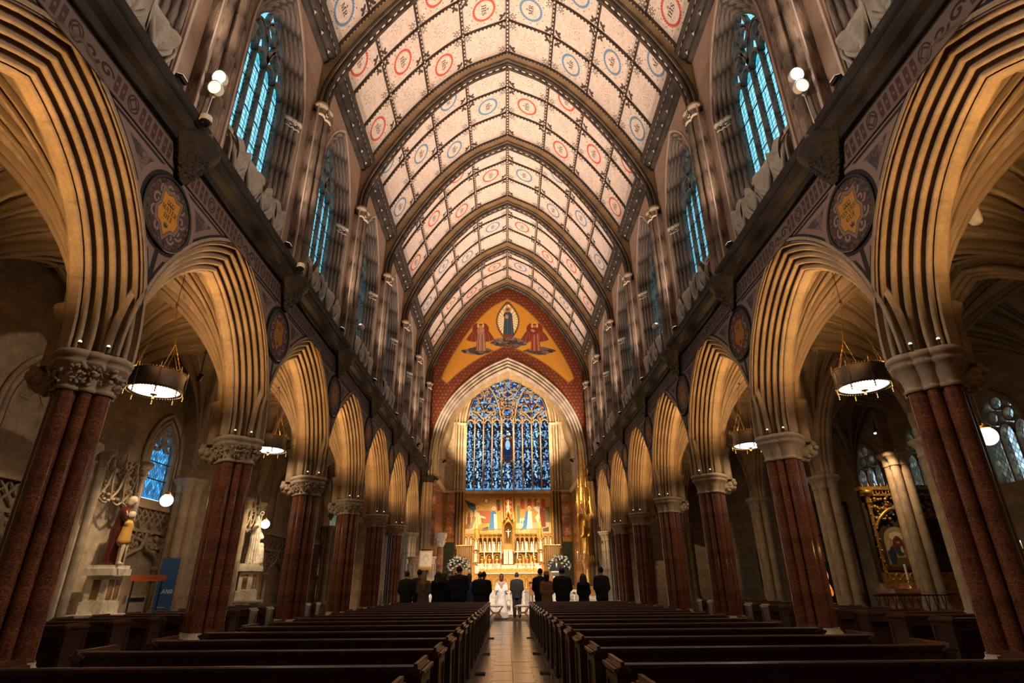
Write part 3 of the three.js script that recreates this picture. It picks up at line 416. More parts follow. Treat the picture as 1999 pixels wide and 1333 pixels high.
const crossG = sweep(crossPath, [[-0.04, 0.055], [-0.10, 0.04], [-0.12, 0.02], [-0.12, -0.02], [-0.10, -0.04], [-0.04, -0.055]].map(([o, d]) => [o * 1 + 0.03, d]), 'xy', false, 0.5);
const crossDash = sweep(crossPath, [[-0.094, 0.022], [-0.094, -0.022]], 'xy', false, 0.5, 3);
function purlin(l, m, w = 0.055) { const a = ceilAt(l, 0.0), b = ceilAt(l, 0.075), L = D - 0.3; const q = norm2([b[0] - a[0], b[1] - a[1]]), an = Math.atan2(q[1], m * q[0]); return [box(0.075, w * 2, L, m * (a[0] + b[0]) / 2, (a[1] + b[1]) / 2, 0, 0, 0, an), boxUV(at(plain(new THREE.PlaneGeometry(w * 0.8, L)), 0, 0, 0, -Math.PI / 2, 0, 0).applyMatrix4(new THREE.Matrix4().makeRotationZ(an + Math.PI / 2)).translate(m * b[0] + q[0] * m * 0.006, b[1] + q[1] * 0.006, 0), 3)]; }
const ribW = 0.16;
const ribPath = [...PROF.map(([x, y]) => [-x, y]), ...PROF.slice(0, -1).reverse()];
const ribBody = sweep(ribPath, [[0.62, ribW], [0.06, ribW], [0.0, ribW * 0.6], [0.0, -ribW * 0.6], [0.06, -ribW], [0.62, -ribW]].map(([o, d]) => [o, d]), 'xy', false, 0.4);
const ribRoll = merge([sweep(ribPath, rollP(-0.03, 0.1, 0.075, 8), 'xy', false, 0.9), sweep(ribPath, rollP(-0.03, -0.1, 0.075, 8), 'xy', false, 0.9), sweep(ribPath, rollP(0.10, 0.18, 0.045, 6), 'xy', false, 0.9), sweep(ribPath, rollP(0.10, -0.18, 0.045, 6), 'xy', false, 0.9)]);
const ribDash = sweep(ribPath, [[-0.055, 0.03], [-0.055, -0.03]], 'xy', false, 0.4, 1.6);
const ribDash2 = sweep(ribPath, [[0.03, -0.185], [0.09, -0.19]], 'xy', false, 0.4, 1.6);
const plateG = (s) => { const L = [sweep([[-D / 2 + 0.17, 0], [D / 2 - 0.17, 0]], [[15.12, 5.36], [15.16, 5.2], [15.28, 5.18], [15.3, 5.08], [15.42, 5.0], [15.5, 5.0], [15.56, 4.9], [15.66, 4.9], [15.72, 5.3]].map(([y, x]) => [y, s * x]), 'zy', false, 0.4)]; return merge(L); };
const studG = (s) => { const L = []; for (let i = 0; i < 7; i++) L.push(cone(0.07, 0.06, s * 5.10, 15.22, -1.8 + i * 0.6, 3, 0, 0, s * Math.PI / 2 + 0.2 * s)); return merge(L); };
const plateDash = (s) => boxUV(quadGeo([[s * 4.985, 15.43, -D / 2 + 0.2], [s * 4.985, 15.43, D / 2 - 0.2], [s * 4.985, 15.49, D / 2 - 0.2], [s * 4.985, 15.49, -D / 2 + 0.2]]), 1);
function dashStrip(s) { const g = quadGeo([[s * 4.985, 15.43, -D / 2 + 0.2], [s * 4.985, 15.43, D / 2 - 0.2], [s * 4.985, 15.49, D / 2 - 0.2], [s * 4.985, 15.49, -D / 2 + 0.2]], [[0, 0], [0, 8], [1, 8], [1, 0]]); return g; }
const plates = [-1, 1].map((s) => [plateG(s), studG(s), dashStrip(s)]);
const purlins = []; for (const m of [-1, 1]) for (let c = 1; c < COLS; c++) purlins.push(purlin(colL * c, m)); 
const ridgeTop = CEIL[CEIL.length - 1][1]; purlins.push([box(0.12, 0.1, D - 0.3, 0, ridgeTop - 0.06, 0), boxUV(at(plain(new THREE.PlaneGeometry(0.05, D - 0.3)), 0, ridgeTop - 0.118, 0, Math.PI / 2, 0, 0), 3)]);
{ // dashed strips read their dashes along z
  for (const p of purlins) { const g = p[1], P = g.attributes.position, uv = g.attributes.uv; for (let i = 0; i < P.count; i++) { uv.setXY(i, 0.5, P.getZ(i) * 3); } }
}
for (let m = -1; m <= 6; m++) {
  const z0 = -(ZN(m) + gz), zc = -(ZN(m) + D / 2), hueL = m % 2 ? 'blue' : 'red', hueR = m % 2 ? 'red' : 'blue';
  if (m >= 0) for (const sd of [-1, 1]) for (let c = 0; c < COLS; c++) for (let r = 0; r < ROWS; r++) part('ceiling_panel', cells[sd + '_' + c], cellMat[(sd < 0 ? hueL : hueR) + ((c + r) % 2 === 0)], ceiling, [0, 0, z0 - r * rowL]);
  else part('ceiling_panel', sweep(crossPath, [[0, -D / 2], [0, D / 2]], 'xy', false, 0.5), M.cloth, ceiling, [0, 0, zc]);
  for (let r = 0; r <= ROWS; r++) { const z = z0 - r * rowL; part('cross_rib', crossG, ribDark, ceiling, [0, 0, z]); part('dashes', crossDash, dashMat, ceiling, [0, 0, z]); }
  for (const [a, b] of purlins) { part('purlin', a, ribDark, ceiling, [0, 0, zc]); part('dashes', b, dashMat, ceiling, [0, 0, zc]); }
  for (const p of plates) { part('wall_plate', p[0], ribDark, ceiling, [0, 0, zc], 'dark moulded wall plate'); part('stud_row', p[1], M.paleCap, ceiling, [0, 0, zc]); part('dashes', p[2], dashMat, ceiling, [0, 0, zc]); }
}
part('outer_shell', sweep(crossPath.map(([x, y]) => [x * 1.02, y + 0.12]), [[0.1, 3], [0.1, -36]], 'xy', false, 0.5), M.plasterPink, ceiling);
for (let n = 0; n <= 7; n++) { const z = -ZN(n) + (n === 7 ? 0 : 0); part('arch_rib', ribBody, M.ribTan, ceiling, [0, 0, z], 'broad tan transverse rib'); part('rib_roll', ribRoll, ribDark, ceiling, [0, 0, z]); part('dashes', ribDash, dashMat, ceiling, [0, 0, z]); part('dashes', ribDash2, dashMat, ceiling, [0, 0, z]); }
// ================================================================ east end: painted gable, chancel arch, great window
function pixAt(u, v, Z) {                                            // a photo pixel on the plane at distance Z down the nave
  const f = 1087.6, a = (u - 999.5) / f, b = (666.5 - v) / f, r = -0.0077, x = a * Math.cos(r) - b * Math.sin(r), y = a * Math.sin(r) + b * Math.cos(r), cp = Math.cos(0.4129), sp = Math.sin(0.4129), Y = y * cp + sp, z = cp - y * sp, cy = Math.cos(0.0109), sy = Math.sin(0.0109), X = x * cy + z * sy, W = -x * sy + z * cy, t = Z / W;
  return [-0.0787 + X * t, 1.25 + Y * t];
}
const Z2 = (zx, zy, Z) => pixAt(780 + zx / 4.443, 680 + zy / 4.443, Z);
const EZ = 35, BZ = 40;
const halfArch = (pts) => { const c = new THREE.CatmullRomCurve3(pts.map((p) => new THREE.Vector3(p[0], p[1], 0)), false, 'centripetal').getSpacedPoints(24).map((p) => [p.x, p.y]); return [...c.map(([x, y]) => [-x, y]), ...c.slice(0, -1).reverse()]; };
const CHO = halfArch([[5.0, 7.5], [4.98, 8.84], [4.9, 9.75], [4.47, 11.31], [3.63, 12.79], [2.29, 14.1], [1.15, 14.86], [0, 15.4]]);
const CHI = halfArch([[4.5, 7.5], [4.47, 8.77], [4.27, 10.0], [3.82, 11.23], [3.17, 12.38], [2.2, 13.45], [1.14, 14.22], [0, 14.72]]);
const muralTex = canvasTex(1200, 1584, (g, w, h) => {
  const X = (x) => (x + 5.3) / 10.6 * w, Y = (y) => (21.4 - y) / 14 * h, k = w / 10.6, rand = (i, j) => hash(i, j);
  g.fillStyle = '#6b2d16'; g.fillRect(0, 0, w, h);
  for (let i = 0; i < 1500; i++) { const x = rand(i, 1) * w, y = rand(i, 2) * h; g.fillStyle = i % 2 ? '#57230f' : '#7c3a1c'; g.fillRect(x, y, 6, 6); }
  for (let j = 0; j < 60; j++) for (let i = 0; i < 44; i++) { const x = i * 28 + (j % 2 ? 14 : 0), y = j * 27; g.fillStyle = (i + j) % 3 ? '#96542a' : '#7f3f1d'; for (let q = 0; q < 4; q++) { g.beginPath(); g.ellipse(x + 6 * Math.cos(q * 1.57), y + 6 * Math.sin(q * 1.57), 4.5, 3.2, q * 1.57, 0, 7); g.fill(); } g.fillStyle = '#b67f3e'; g.fillRect(x - 1.5, y - 1.5, 3, 3); }
  // gold field between the two borders
  const outer = offs(0.5), oi = outer.map((p, i) => { const a = outer[Math.max(0, i - 1)], b = outer[Math.min(outer.length - 1, i + 1)], t = norm2([b[0] - a[0], b[1] - a[1]]); return i === outer.length - 1 ? [0, p[1] - 1.35] : [p[0] - t[1] * 1.25, p[1] + t[0] * 1.25]; }).filter((p) => p[1] > 13.75 && p[0] >= 0);
  const ai = CHO.filter((p) => p[0] >= 0).map((p, i, L) => { const a = L[Math.max(0, i - 1)], b = L[Math.min(L.length - 1, i + 1)], t = norm2([b[0] - a[0], b[1] - a[1]]); return i === 0 ? [0, p[1] + 0.95] : [p[0] - t[1] * 0.80, p[1] + t[0] * 0.80]; }).filter((p) => p[0] < 4.22);
  const field = () => { g.beginPath(); for (const p of oi) g.lineTo(X(-p[0]), Y(p[1])); for (const p of [...oi].reverse()) g.lineTo(X(p[0]), Y(p[1])); for (const p of [...ai].reverse()) g.lineTo(X(p[0]), Y(p[1])); for (const p of ai) g.lineTo(X(-p[0]), Y(p[1])); g.closePath(); };
  field(); g.fillStyle = '#d2922f'; g.fill(); g.lineWidth = 9; g.strokeStyle = '#4a1d0c'; g.stroke(); g.lineWidth = 4; g.strokeStyle = '#c4812f'; g.stroke();
  g.save(); field(); g.clip(); for (let i = 0; i < 5000; i++) { g.fillStyle = i % 2 ? 'rgba(150,90,25,0.25)' : 'rgba(240,190,90,0.22)'; g.fillRect(rand(i, 5) * w, rand(i, 6) * h, 5, 5); }
  for (let j = 0; j < 40; j++) for (let i = 0; i < 40; i++) { g.fillStyle = 'rgba(150,85,25,0.35)'; g.fillRect(i * 34 + (j % 2) * 17, j * 36, 4, 4); }
  const cloud = (x0, x1, y, hh) => { for (let i = 0; i < 90; i++) { const t = rand(i, 11 + x0 * 7 | 0), x = x0 + (x1 - x0) * t, e = Math.sin(Math.PI * t), yy = y + (rand(i, 13) - 0.5) * hh * e; g.fillStyle = ['#4a3a33', '#6a564a', '#8a7462', '#33282a'][i % 4]; g.beginPath(); g.ellipse(X(x), Y(yy), (0.10 + 0.16 * e) * k * (0.6 + rand(i, 17)), 0.09 * k * (0.5 + e), 0, 0, 7); g.fill(); } };
  const m0 = pixAt(991, 587, EZ), m1 = pixAt(991, 668, EZ), mc = (m0[1] + m1[1]) / 2, mh = (m0[1] - m1[1]) / 2, mw = 0.82;
  cloud(-1.15, 1.35, pixAt(990, 669, EZ)[1], 0.75);
  const vesica = (s) => { g.beginPath(); for (let i = 0; i <= 40; i++) { const t = -1 + 2 * i / 40; g.lineTo(X(0.02 + mw * s * Math.cos(t * 1.5708) ** 0.85), Y(mc + mh * s * t)); } for (let i = 40; i >= 0; i--) { const t = -1 + 2 * i / 40; g.lineTo(X(0.02 - mw * s * Math.cos(t * 1.5708) ** 0.85), Y(mc + mh * s * t)); } g.closePath(); };
  vesica(1); g.fillStyle = '#4b3626'; g.fill(); vesica(0.93); g.strokeStyle = '#b98c4a'; g.lineWidth = 5; g.setLineDash([14, 9]); g.stroke(); g.setLineDash([]); vesica(0.86); g.fillStyle = '#efe0b6'; g.fill();
  g.save(); vesica(0.86); g.clip(); for (let i = 0; i < 44; i++) { const a = i / 44 * 6.283; g.fillStyle = i % 2 ? '#c9a258' : '#f6ecca'; g.beginPath(); g.moveTo(X(0), Y(mc)); g.lineTo(X(3 * Math.cos(a)), Y(mc + 3 * Math.sin(a))); g.lineTo(X(3 * Math.cos(a + 0.075)), Y(mc + 3 * Math.sin(a + 0.075))); g.fill(); } g.restore();
  const E2 = (x, y, rx, ry, c, rot = 0) => { g.fillStyle = c; g.beginPath(); g.ellipse(X(x), Y(y), rx * k, ry * k, rot, 0, 7); g.fill(); };
  const robe = (x, y0, y1, w0, w1, cs) => { for (let i = 0; i < 9; i++) { const t = (i - 4) / 4; g.fillStyle = cs[i % cs.length]; g.beginPath(); g.moveTo(X(x + t * w0), Y(y1)); g.lineTo(X(x + (t + 0.3) * w0), Y(y1)); g.lineTo(X(x + (t + 0.3) * w1), Y(y0)); g.lineTo(X(x + t * w1), Y(y0)); g.fill(); } };
  // standing figure in the mandorla
  E2(0.02, mc + 0.86, 0.24, 0.27, '#d0a04a'); robe(0.02, mc - 1.15, mc + 0.58, 0.23, 0.33, ['#2f3f4c', '#3d5260', '#26323e', '#4a6070']); E2(0.02, mc + 0.46, 0.30, 0.28, '#34465a'); E2(-0.05, mc + 0.34, 0.12, 0.17, '#b98f6a'); E2(0.02, mc + 0.82, 0.12, 0.15, '#a9795a'); E2(0.02, mc + 0.92, 0.14, 0.1, '#6b4a36'); E2(0.0, mc - 1.15, 0.36, 0.14, '#7c3626');
  // angels
  for (const [m, ux, rb] of [[-1, 938, ['#8c5a44', '#a87862', '#6f4636', '#c2a184']], [1, 1044, ['#a03a26', '#7c2a1c', '#b9543a', '#8f8478']]]) {
    const [ax, ay] = pixAt(ux, 655, EZ), foot = pixAt(ux, 685, EZ)[1], top = pixAt(ux, 630, EZ)[1];
    cloud(ax - 0.95 + m * 0.25, ax + 1.05 + m * 0.25, foot, 0.42);
    for (const q of [-1, 1]) { for (let i = 0; i < 9; i++) { g.save(); g.translate(X(ax + q * 0.15), Y(ay + 0.55)); g.rotate(q * -0.62 + q * i * 0.085); g.fillStyle = ['#6d2416', '#8f3a20', '#54241c', '#a2552c'][i % 4]; g.beginPath(); g.ellipse(q * 0.12 * k, 0.55 * k, 0.10 * k, (0.80 - i * 0.03) * k * 0.8, 0, 0, 7); g.fill(); g.restore(); } E2(ax + q * 0.32, ay + 0.62, 0.22, 0.34, '#7a2c18', q * -0.5); }
    E2(ax, top - 0.22, 0.25, 0.25, '#e0b458'); robe(ax, foot, top - 0.42, 0.2, 0.30, rb); E2(ax, top - 0.62, 0.26, 0.30, rb[1]); E2(ax - m * 0.12, top - 0.6, 0.16, 0.09, '#c08a62', m * 0.5); E2(ax, top - 0.22, 0.12, 0.14, '#b07a56'); E2(ax, top - 0.13, 0.14, 0.08, '#7a4a28');
  }
  g.restore();
});
const east = struct('wall_east', 'east gable wall with gold painted mural over the moulded chancel arch', 'wall');
{
  const outer = offs(0.56), sh = new THREE.Shape(); const out = [[-5.7, 7.3], [-5.7, 13.4], ...outer.filter((p) => p[1] > 13.7 && p[0] < 5.69).map(([x, y]) => [-x, y]), ...outer.filter((p) => p[1] > 13.7 && p[0] < 5.69).slice(0, -1).reverse(), [5.7, 13.4], [5.7, 7.3], ...[...CHO].reverse()];
  out.forEach((p, i) => (i ? sh.lineTo(...p) : sh.moveTo(...p))); const g = plain(new THREE.ShapeGeometry(sh)), P = g.attributes.position, uv = g.attributes.uv; for (let i = 0; i < P.count; i++) uv.setXY(i, (P.getX(i) + 5.3) / 10.6, (P.getY(i) - 7.4) / 14);
  part('mural', g, mat('#ffffff', { map: muralTex, roughness: 0.6 }), east, [0, 0, -EZ], 'gold ground mural of a robed figure in a mandorla between two winged angels');
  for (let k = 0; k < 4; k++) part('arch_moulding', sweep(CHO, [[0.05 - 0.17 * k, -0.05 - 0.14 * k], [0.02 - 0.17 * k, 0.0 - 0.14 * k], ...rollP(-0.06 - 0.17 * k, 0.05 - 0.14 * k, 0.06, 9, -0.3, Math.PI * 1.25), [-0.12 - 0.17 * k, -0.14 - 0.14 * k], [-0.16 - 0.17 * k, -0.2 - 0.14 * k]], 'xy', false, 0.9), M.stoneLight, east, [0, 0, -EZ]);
  part('edge_dashes', sweep([...offs(0.42).map(([x, y]) => [-x, y]), ...offs(0.42).slice(0, -1).reverse()], [[0.03, 0.03], [-0.05, 0.03]], 'xy', false, 0.5, 1.6), dashMat, east, [0, 0, -EZ]);
  for (const s of [-1, 1]) {                                          // clustered responds of the chancel arch
    const L = [box(0.9, 7.6, 0.5, s * 5.15, 3.7, -EZ - 0.2)]; for (const [x, z, r] of [[4.62, -0.28, 0.1], [4.74, -0.06, 0.11], [4.92, 0.08, 0.12], [5.12, 0.12, 0.09]]) L.push(cyl(r, r, 6.4, s * x, 4.1, -EZ + z, 12)); part('respond', L, M.stone, east);
    const C = []; for (const [x, z, r] of [[4.62, -0.28, 0.1], [4.74, -0.06, 0.11], [4.92, 0.08, 0.12], [5.12, 0.12, 0.09]]) C.push(lathe([[r, 7.1], [r + 0.04, 7.14], [r + 0.02, 7.2], [r + 0.1, 7.36], [r + 0.13, 7.42], [r + 0.1, 7.48], [0, 7.48]], 12, s * x, 0, -EZ + z)); part('respond_capital', C, M.cornice, east);
  }
}
for (const s of [-1, 1]) part('return_wall', [box(0.5, 8.2, 0.8, s * 5.6, 11.7, -EZ + 0.2), box(0.5, 8, 0.8, s * 5.9, 3.9, -EZ + 0.1)], M.plasterPink, east);
// ---- chancel recess
const chancel = struct('wall_chancel', 'chancel walls lined with pale stone panels and veined marble', 'wall');
const SILL = 7.32, WIN = { s: 3.02, c: 1.5, y0: 12.15 };
{
  for (const s of [-1, 1]) {
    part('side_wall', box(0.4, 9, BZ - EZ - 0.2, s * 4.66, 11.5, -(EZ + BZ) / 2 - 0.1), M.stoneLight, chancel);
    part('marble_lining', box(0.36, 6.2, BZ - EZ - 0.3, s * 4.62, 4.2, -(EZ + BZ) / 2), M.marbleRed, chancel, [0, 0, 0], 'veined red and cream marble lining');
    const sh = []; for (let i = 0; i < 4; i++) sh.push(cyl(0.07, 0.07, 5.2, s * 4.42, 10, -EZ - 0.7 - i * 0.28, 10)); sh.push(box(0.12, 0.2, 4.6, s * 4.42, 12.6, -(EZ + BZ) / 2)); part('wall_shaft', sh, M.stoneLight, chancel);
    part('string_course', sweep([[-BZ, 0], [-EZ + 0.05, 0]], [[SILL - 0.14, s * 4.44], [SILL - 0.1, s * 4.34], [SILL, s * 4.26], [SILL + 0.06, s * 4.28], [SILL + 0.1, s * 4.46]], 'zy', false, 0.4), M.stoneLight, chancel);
    part('marble_panel', box(0.62, 2.9, 0.1, s * 3.98, 5.72, -BZ + 0.12), M.marbleRed, chancel); part('marble_panel', box(0.62, 0.3, 0.1, s * 3.98, 4.1, -BZ + 0.13), M.oldGold, chancel); part('dark_marble_panel', box(0.66, 2.7, 0.1, s * 3.98, 2.6, -BZ + 0.12), M.marbleGreen, chancel, [0, 0, 0], 'dark green marble slab');
    const st = []; [M.bronze, M.oldGold].forEach((mm, q) => { const a = []; for (let i = 0; i < 3; i++) a.push(cyl(0.075, 0.075, 3.75, s * (3.60 - i * 0.22 - q * 0.11), 5.35, -BZ + 0.2 + 0.03 * i, 10)); part('striped_shaft', a, mm, chancel); });
  }
  // back wall round the window
  const sh = new THREE.Shape([[-4.9, SILL], [-4.9, 17.5], [4.9, 17.5], [4.9, SILL]].map((p) => new THREE.Vector2(...p))); sh.holes.push(new THREE.Path(archPath(WIN.s + 0.08, WIN.c, WIN.y0, 16, SILL + 0.02).map((p) => new THREE.Vector2(...p))));
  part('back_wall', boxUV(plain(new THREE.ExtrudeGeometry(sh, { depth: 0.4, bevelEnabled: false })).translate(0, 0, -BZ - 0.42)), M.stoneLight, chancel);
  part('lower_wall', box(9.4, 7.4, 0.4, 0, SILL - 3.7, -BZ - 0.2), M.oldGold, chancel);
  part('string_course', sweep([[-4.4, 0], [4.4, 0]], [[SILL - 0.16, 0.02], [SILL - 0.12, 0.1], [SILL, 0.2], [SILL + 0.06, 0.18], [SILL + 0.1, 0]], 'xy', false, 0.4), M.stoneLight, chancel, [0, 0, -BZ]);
  part('vault', sweep(CHI.map(([x, y]) => [x * 1.02, y + 0.9 * (y > 11 ? 1 : 0.2)]), [[0.05, -EZ - 0.4], [0.05, -BZ - 0.2]], 'xy', false, 0.6), M.stone, chancel);
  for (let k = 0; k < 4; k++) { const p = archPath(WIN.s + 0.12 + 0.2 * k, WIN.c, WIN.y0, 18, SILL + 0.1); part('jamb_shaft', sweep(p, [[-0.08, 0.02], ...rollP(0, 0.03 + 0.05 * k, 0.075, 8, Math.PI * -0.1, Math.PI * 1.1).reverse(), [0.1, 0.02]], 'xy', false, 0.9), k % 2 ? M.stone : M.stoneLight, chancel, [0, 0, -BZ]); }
  for (const s of [-1, 1]) { const C = []; for (let k = 0; k < 4; k++) C.push(lathe([[0.07, 11.85], [0.11, 11.88], [0.08, 11.93], [0.1, 12.05], [0.16, 12.14], [0.17, 12.2], [0.1, 12.24]], 10, s * (WIN.s + 0.12 + 0.2 * k), 0, -BZ + 0.06)); C.push(box(0.95, 0.09, 0.2, s * 3.95, 12.2, -BZ + 0.1)); part('jamb_capital', C, M.paleCap, chancel); }
}
// ---- great east window
const stainTex = canvasTex(1024, 1024, (g, w, h) => {
  g.fillStyle = '#0b1420'; g.fillRect(0, 0, w, h);
  const pal = ['#6a88a8', '#8aa8c0', '#3c5074', '#1f2738', '#b9c4ca', '#e2e6e6', '#171c28', '#4f6c9c', '#9aa4ae', '#4a3a52', '#0e1420', '#9aaebd'];
  for (let i = 0; i < 5200; i++) { const x = hash(i, 1) * w, y = hash(i, 2) * h, dk = fbm(x / 150, y / 130, 64, 3), r = 4 + 11 * hash(i, 3); let c = pal[(hash(i, 4) * pal.length) | 0]; if (dk > 0.53 && hash(i, 6) > 0.25) c = ['#0c1220', '#141d30', '#2a2230', '#3a1b1e'][i % 4]; if (hash(i, 8) > 0.985) c = '#8a2030'; g.fillStyle = c; g.beginPath(); const n = 4 + (i % 3), a0 = hash(i, 9) * 6; for (let q = 0; q < n; q++) { const a = a0 + q * 6.283 / n, e = r * (0.6 + 0.6 * hash(i * 7 + q, 5)); g.lineTo(x + e * 0.8 * Math.cos(a), y + e * 1.3 * Math.sin(a)); } g.closePath(); g.fill(); g.strokeStyle = '#0a1018'; g.lineWidth = 1.6; g.stroke(); }
  for (let i = 0; i < 60; i++) { const x = (i % 9 + 0.5) / 9 * w, y = ((i / 9 | 0) + 0.5) / 7 * h; g.fillStyle = ['#b6c4cc', '#dfe4e4', '#98a8b6'][i % 3]; g.beginPath(); g.ellipse(x + (hash(i, 3) - 0.5) * 30, y, 12, 40, (hash(i, 5) - 0.5), 0, 7); g.fill(); g.beginPath(); g.arc(x + (hash(i, 3) - 0.5) * 30, y - 50, 11, 0, 7); g.fill(); g.strokeStyle = '#0a1018'; g.lineWidth = 3; for (let q = 0; q < 3; q++) { g.beginPath(); g.moveTo(x - 12 + q * 9, y - 34); g.lineTo(x - 16 + q * 12, y + 40); g.stroke(); } }
  const cx = w * 0.5; g.fillStyle = '#5b2018'; g.beginPath(); g.ellipse(cx, h * 0.42, 62, 210, 0, 0, 7); g.fill(); g.fillStyle = '#1c2740'; g.beginPath(); g.ellipse(cx, h * 0.46, 34, 150, 0, 0, 7); g.fill(); g.fillStyle = '#aebfc8'; g.beginPath(); g.ellipse(cx, h * 0.36, 22, 70, 0, 0, 7); g.fill(); g.beginPath(); g.arc(cx, h * 0.27, 17, 0, 7); g.fill(); for (let i = 0; i < 26; i++) { const a = i / 26 * 6.28; g.fillStyle = i % 2 ? '#b03024' : '#d08a3a'; g.beginPath(); g.arc(cx + 60 * Math.cos(a), h * 0.42 + 205 * Math.sin(a), 7, 0, 7); g.fill(); }
  g.fillStyle = '#58a2cf'; g.fillRect(0, h - 44, w, 44); for (let i = 0; i < 60; i++) { g.fillStyle = '#2d5f94'; g.fillRect(i * 18, h - 44, 5, 44); }
});
const stain = new THREE.MeshPhysicalMaterial({ transmission: 1, thickness: 0, roughness: 0.1, map: stainTex });
const eastWin = struct('window_20', 'great east window of nine tall stained glass lights under flowing tracery', 'window');
{
  const edges = [[590, 655], [665, 730], [740, 805], [815, 885], [897, 990], [1000, 1065], [1075, 1145], [1155, 1220], [1230, 1300]], off = Z2(945, 700, BZ)[0];
  const X = (z) => Z2(z, 700, BZ)[0] - off;
  const mull = []; const xs = edges.map(([a, b]) => [X(a) * 1.0, X(b)]);
  const tr = [], R = (w, d0 = -0.16, d1 = 0.08) => rectP(w, d0, d1), headY = 12.05;
  const mulP = (w) => [[-w / 2, -0.16], [-w / 2, -0.02], [-w * 0.2, 0.12], [w * 0.2, 0.12], [w / 2, -0.02], [w / 2, -0.16]];
  for (let i = 0; i < 8; i++) { const x = (xs[i][1] + xs[i + 1][0]) / 2, big = i === 3 || i === 4; part('mullion', sweep([[x, SILL], [x, 12.6]], mulP(big ? 0.14 : 0.1), 'xy', false, 0.5), M.stoneLight, eastWin, [0, 0, -BZ]); }
  part('outer_frame', sweep(archPath(WIN.s + 0.03, WIN.c, WIN.y0, 18, SILL), R(0.14), 'xy', false, 0.5), M.stoneLight, eastWin, [0, 0, -BZ]);
  const P = (z, y) => { const q = Z2(z, y, BZ); return [q[0] - off, q[1]]; };
  const crv = (pts, w = 0.085) => { const c = new THREE.CatmullRomCurve3(pts.map((p) => new THREE.Vector3(...P(...p), 0)), false, 'centripetal').getSpacedPoints(pts.length * 4).map((v) => [v.x, v.y]); tr.push(sweep(c, R(w), 'xy', false, 0.6)); tr.push(sweep(c.map(([x, y]) => [-x, y]), R(w), 'xy', false, 0.6)); };
  const ring = (z, y, r, w = 0.07) => { const c = P(z, y), q = P(z + r, y)[0] - c[0]; for (const m of [-1, 1]) { tr.push(sweep(circle(m * c[0], c[1], q, 22), R(w), 'xy', true, 0.6)); const n = 4; for (let i = 0; i < n; i++) { const a = i * Math.PI / 2 + 0.785; tr.push(sweep(circle(m * c[0] + q * 0.62 * Math.cos(a), c[1] + q * 0.62 * Math.sin(a), q * 0.40, 9, a - 1.6, a + 1.6), R(0.035), 'xy', false, 0.6)); } } };
  xs.forEach(([a, b], i) => { const c = (a + b) / 2, s = (b - a) / 2 + 0.02; tr.push(sweep(archPath(s, s * 0.5, headY, 7).map(([x, y]) => [x + c, y]), R(0.07), 'xy', false, 0.5)); for (const m of [-1, 1]) tr.push(sweep(circle(c + m * s * 0.55, headY + 0.05, s * 0.42, 7, m > 0 ? -0.5 : 1.6, m > 0 ? 1.6 : 3.6), R(0.035), 'xy', false, 0.6)); });
  crv([[590, 640], [620, 500], [670, 390], [740, 285]], 0.1); crv([[888, 640], [868, 510], [820, 390], [740, 285]], 0.11);
  crv([[888, 640], [890, 480], [865, 380], [832, 290], [840, 215], [880, 172]], 0.09); crv([[740, 640], [735, 560], [695, 470], [678, 400], [720, 372], [740, 400], [738, 480]]); crv([[740, 640], [738, 560], [780, 480], [800, 410], [770, 372], [740, 400]]);
  crv([[660, 640], [625, 545], [605, 600]]); crv([[735, 620], [690, 570], [640, 540]]); crv([[740, 620], [790, 570], [845, 545], [875, 600]]); crv([[810, 640], [850, 540], [872, 600]]); crv([[640, 520], [690, 490], [735, 540]]); crv([[742, 540], [790, 485], [850, 500]]);
  ring(937, 558, 50, 0.08); ring(882, 318, 48, 0.08); ring(702, 410, 25); ring(776, 410, 25); ring(740, 335, 26); ring(690, 520, 36); ring(790, 520, 36); ring(660, 600, 22); ring(812, 600, 22); ring(790, 275, 24); ring(900, 478, 30); ring(905, 245, 30, 0.06);
  crv([[937, 508], [900, 440], [850, 420]]); crv([[937, 430], [905, 470], [900, 520]]); crv([[937, 370], [900, 400], [937, 430]]);
  part('tracery', tr, M.stone, eastWin, [0, 0, -BZ]);
  xs.forEach(([a, b], i) => { const g = quadGeo([[a - 0.06, SILL, 0], [b + 0.06, SILL, 0], [b + 0.06, 12.45, 0], [a - 0.06, 12.45, 0]], [[i / 9, 0], [(i + 1) / 9, 0], [(i + 1) / 9, 1], [i / 9, 1]]); part('stained_pane', g, stain, eastWin, [0, 0, -BZ - 0.08]); });
  const hs = new THREE.Shape(archPath(WIN.s, WIN.c, 12.3, 16).map((p) => new THREE.Vector2(...p))), hg = plain(new THREE.ShapeGeometry(hs)); const hp = hg.attributes.position, hu = hg.attributes.uv; for (let i = 0; i < hp.count; i++) hu.setXY(i, hp.getX(i) / 6.4 + 0.23, (hp.getY(i) - 12.3) / 6 + 0.1); part('tracery_glass', hg, new THREE.MeshPhysicalMaterial({ transmission: 1, thickness: 0, roughness: 0.1, map: (() => { const t = canvasTex(512, 512, (g, w) => { g.fillStyle = '#2c2434'; g.fillRect(0, 0, w, w); const pal = ['#5fa8d4', '#7fc0e0', '#3f78b4', '#a9c8d8', '#4a3550', '#2a3c66', '#6a2a3c', '#8fb4cc']; for (let i = 0; i < 2600; i++) { g.fillStyle = pal[(hash(i, 4) * 8) | 0]; g.beginPath(); const x = hash(i, 1) * w, y = hash(i, 2) * w, r = 3 + 7 * hash(i, 3); for (let q = 0; q < 5; q++) g.lineTo(x + r * Math.cos(q * 1.26 + i) * (0.6 + hash(i, q)), y + r * Math.sin(q * 1.26 + i)); g.closePath(); g.fill(); g.strokeStyle = '#141a26'; g.lineWidth = 1.2; g.stroke(); } }, true); return t; })() }), eastWin, [0, 0, -BZ - 0.09]);
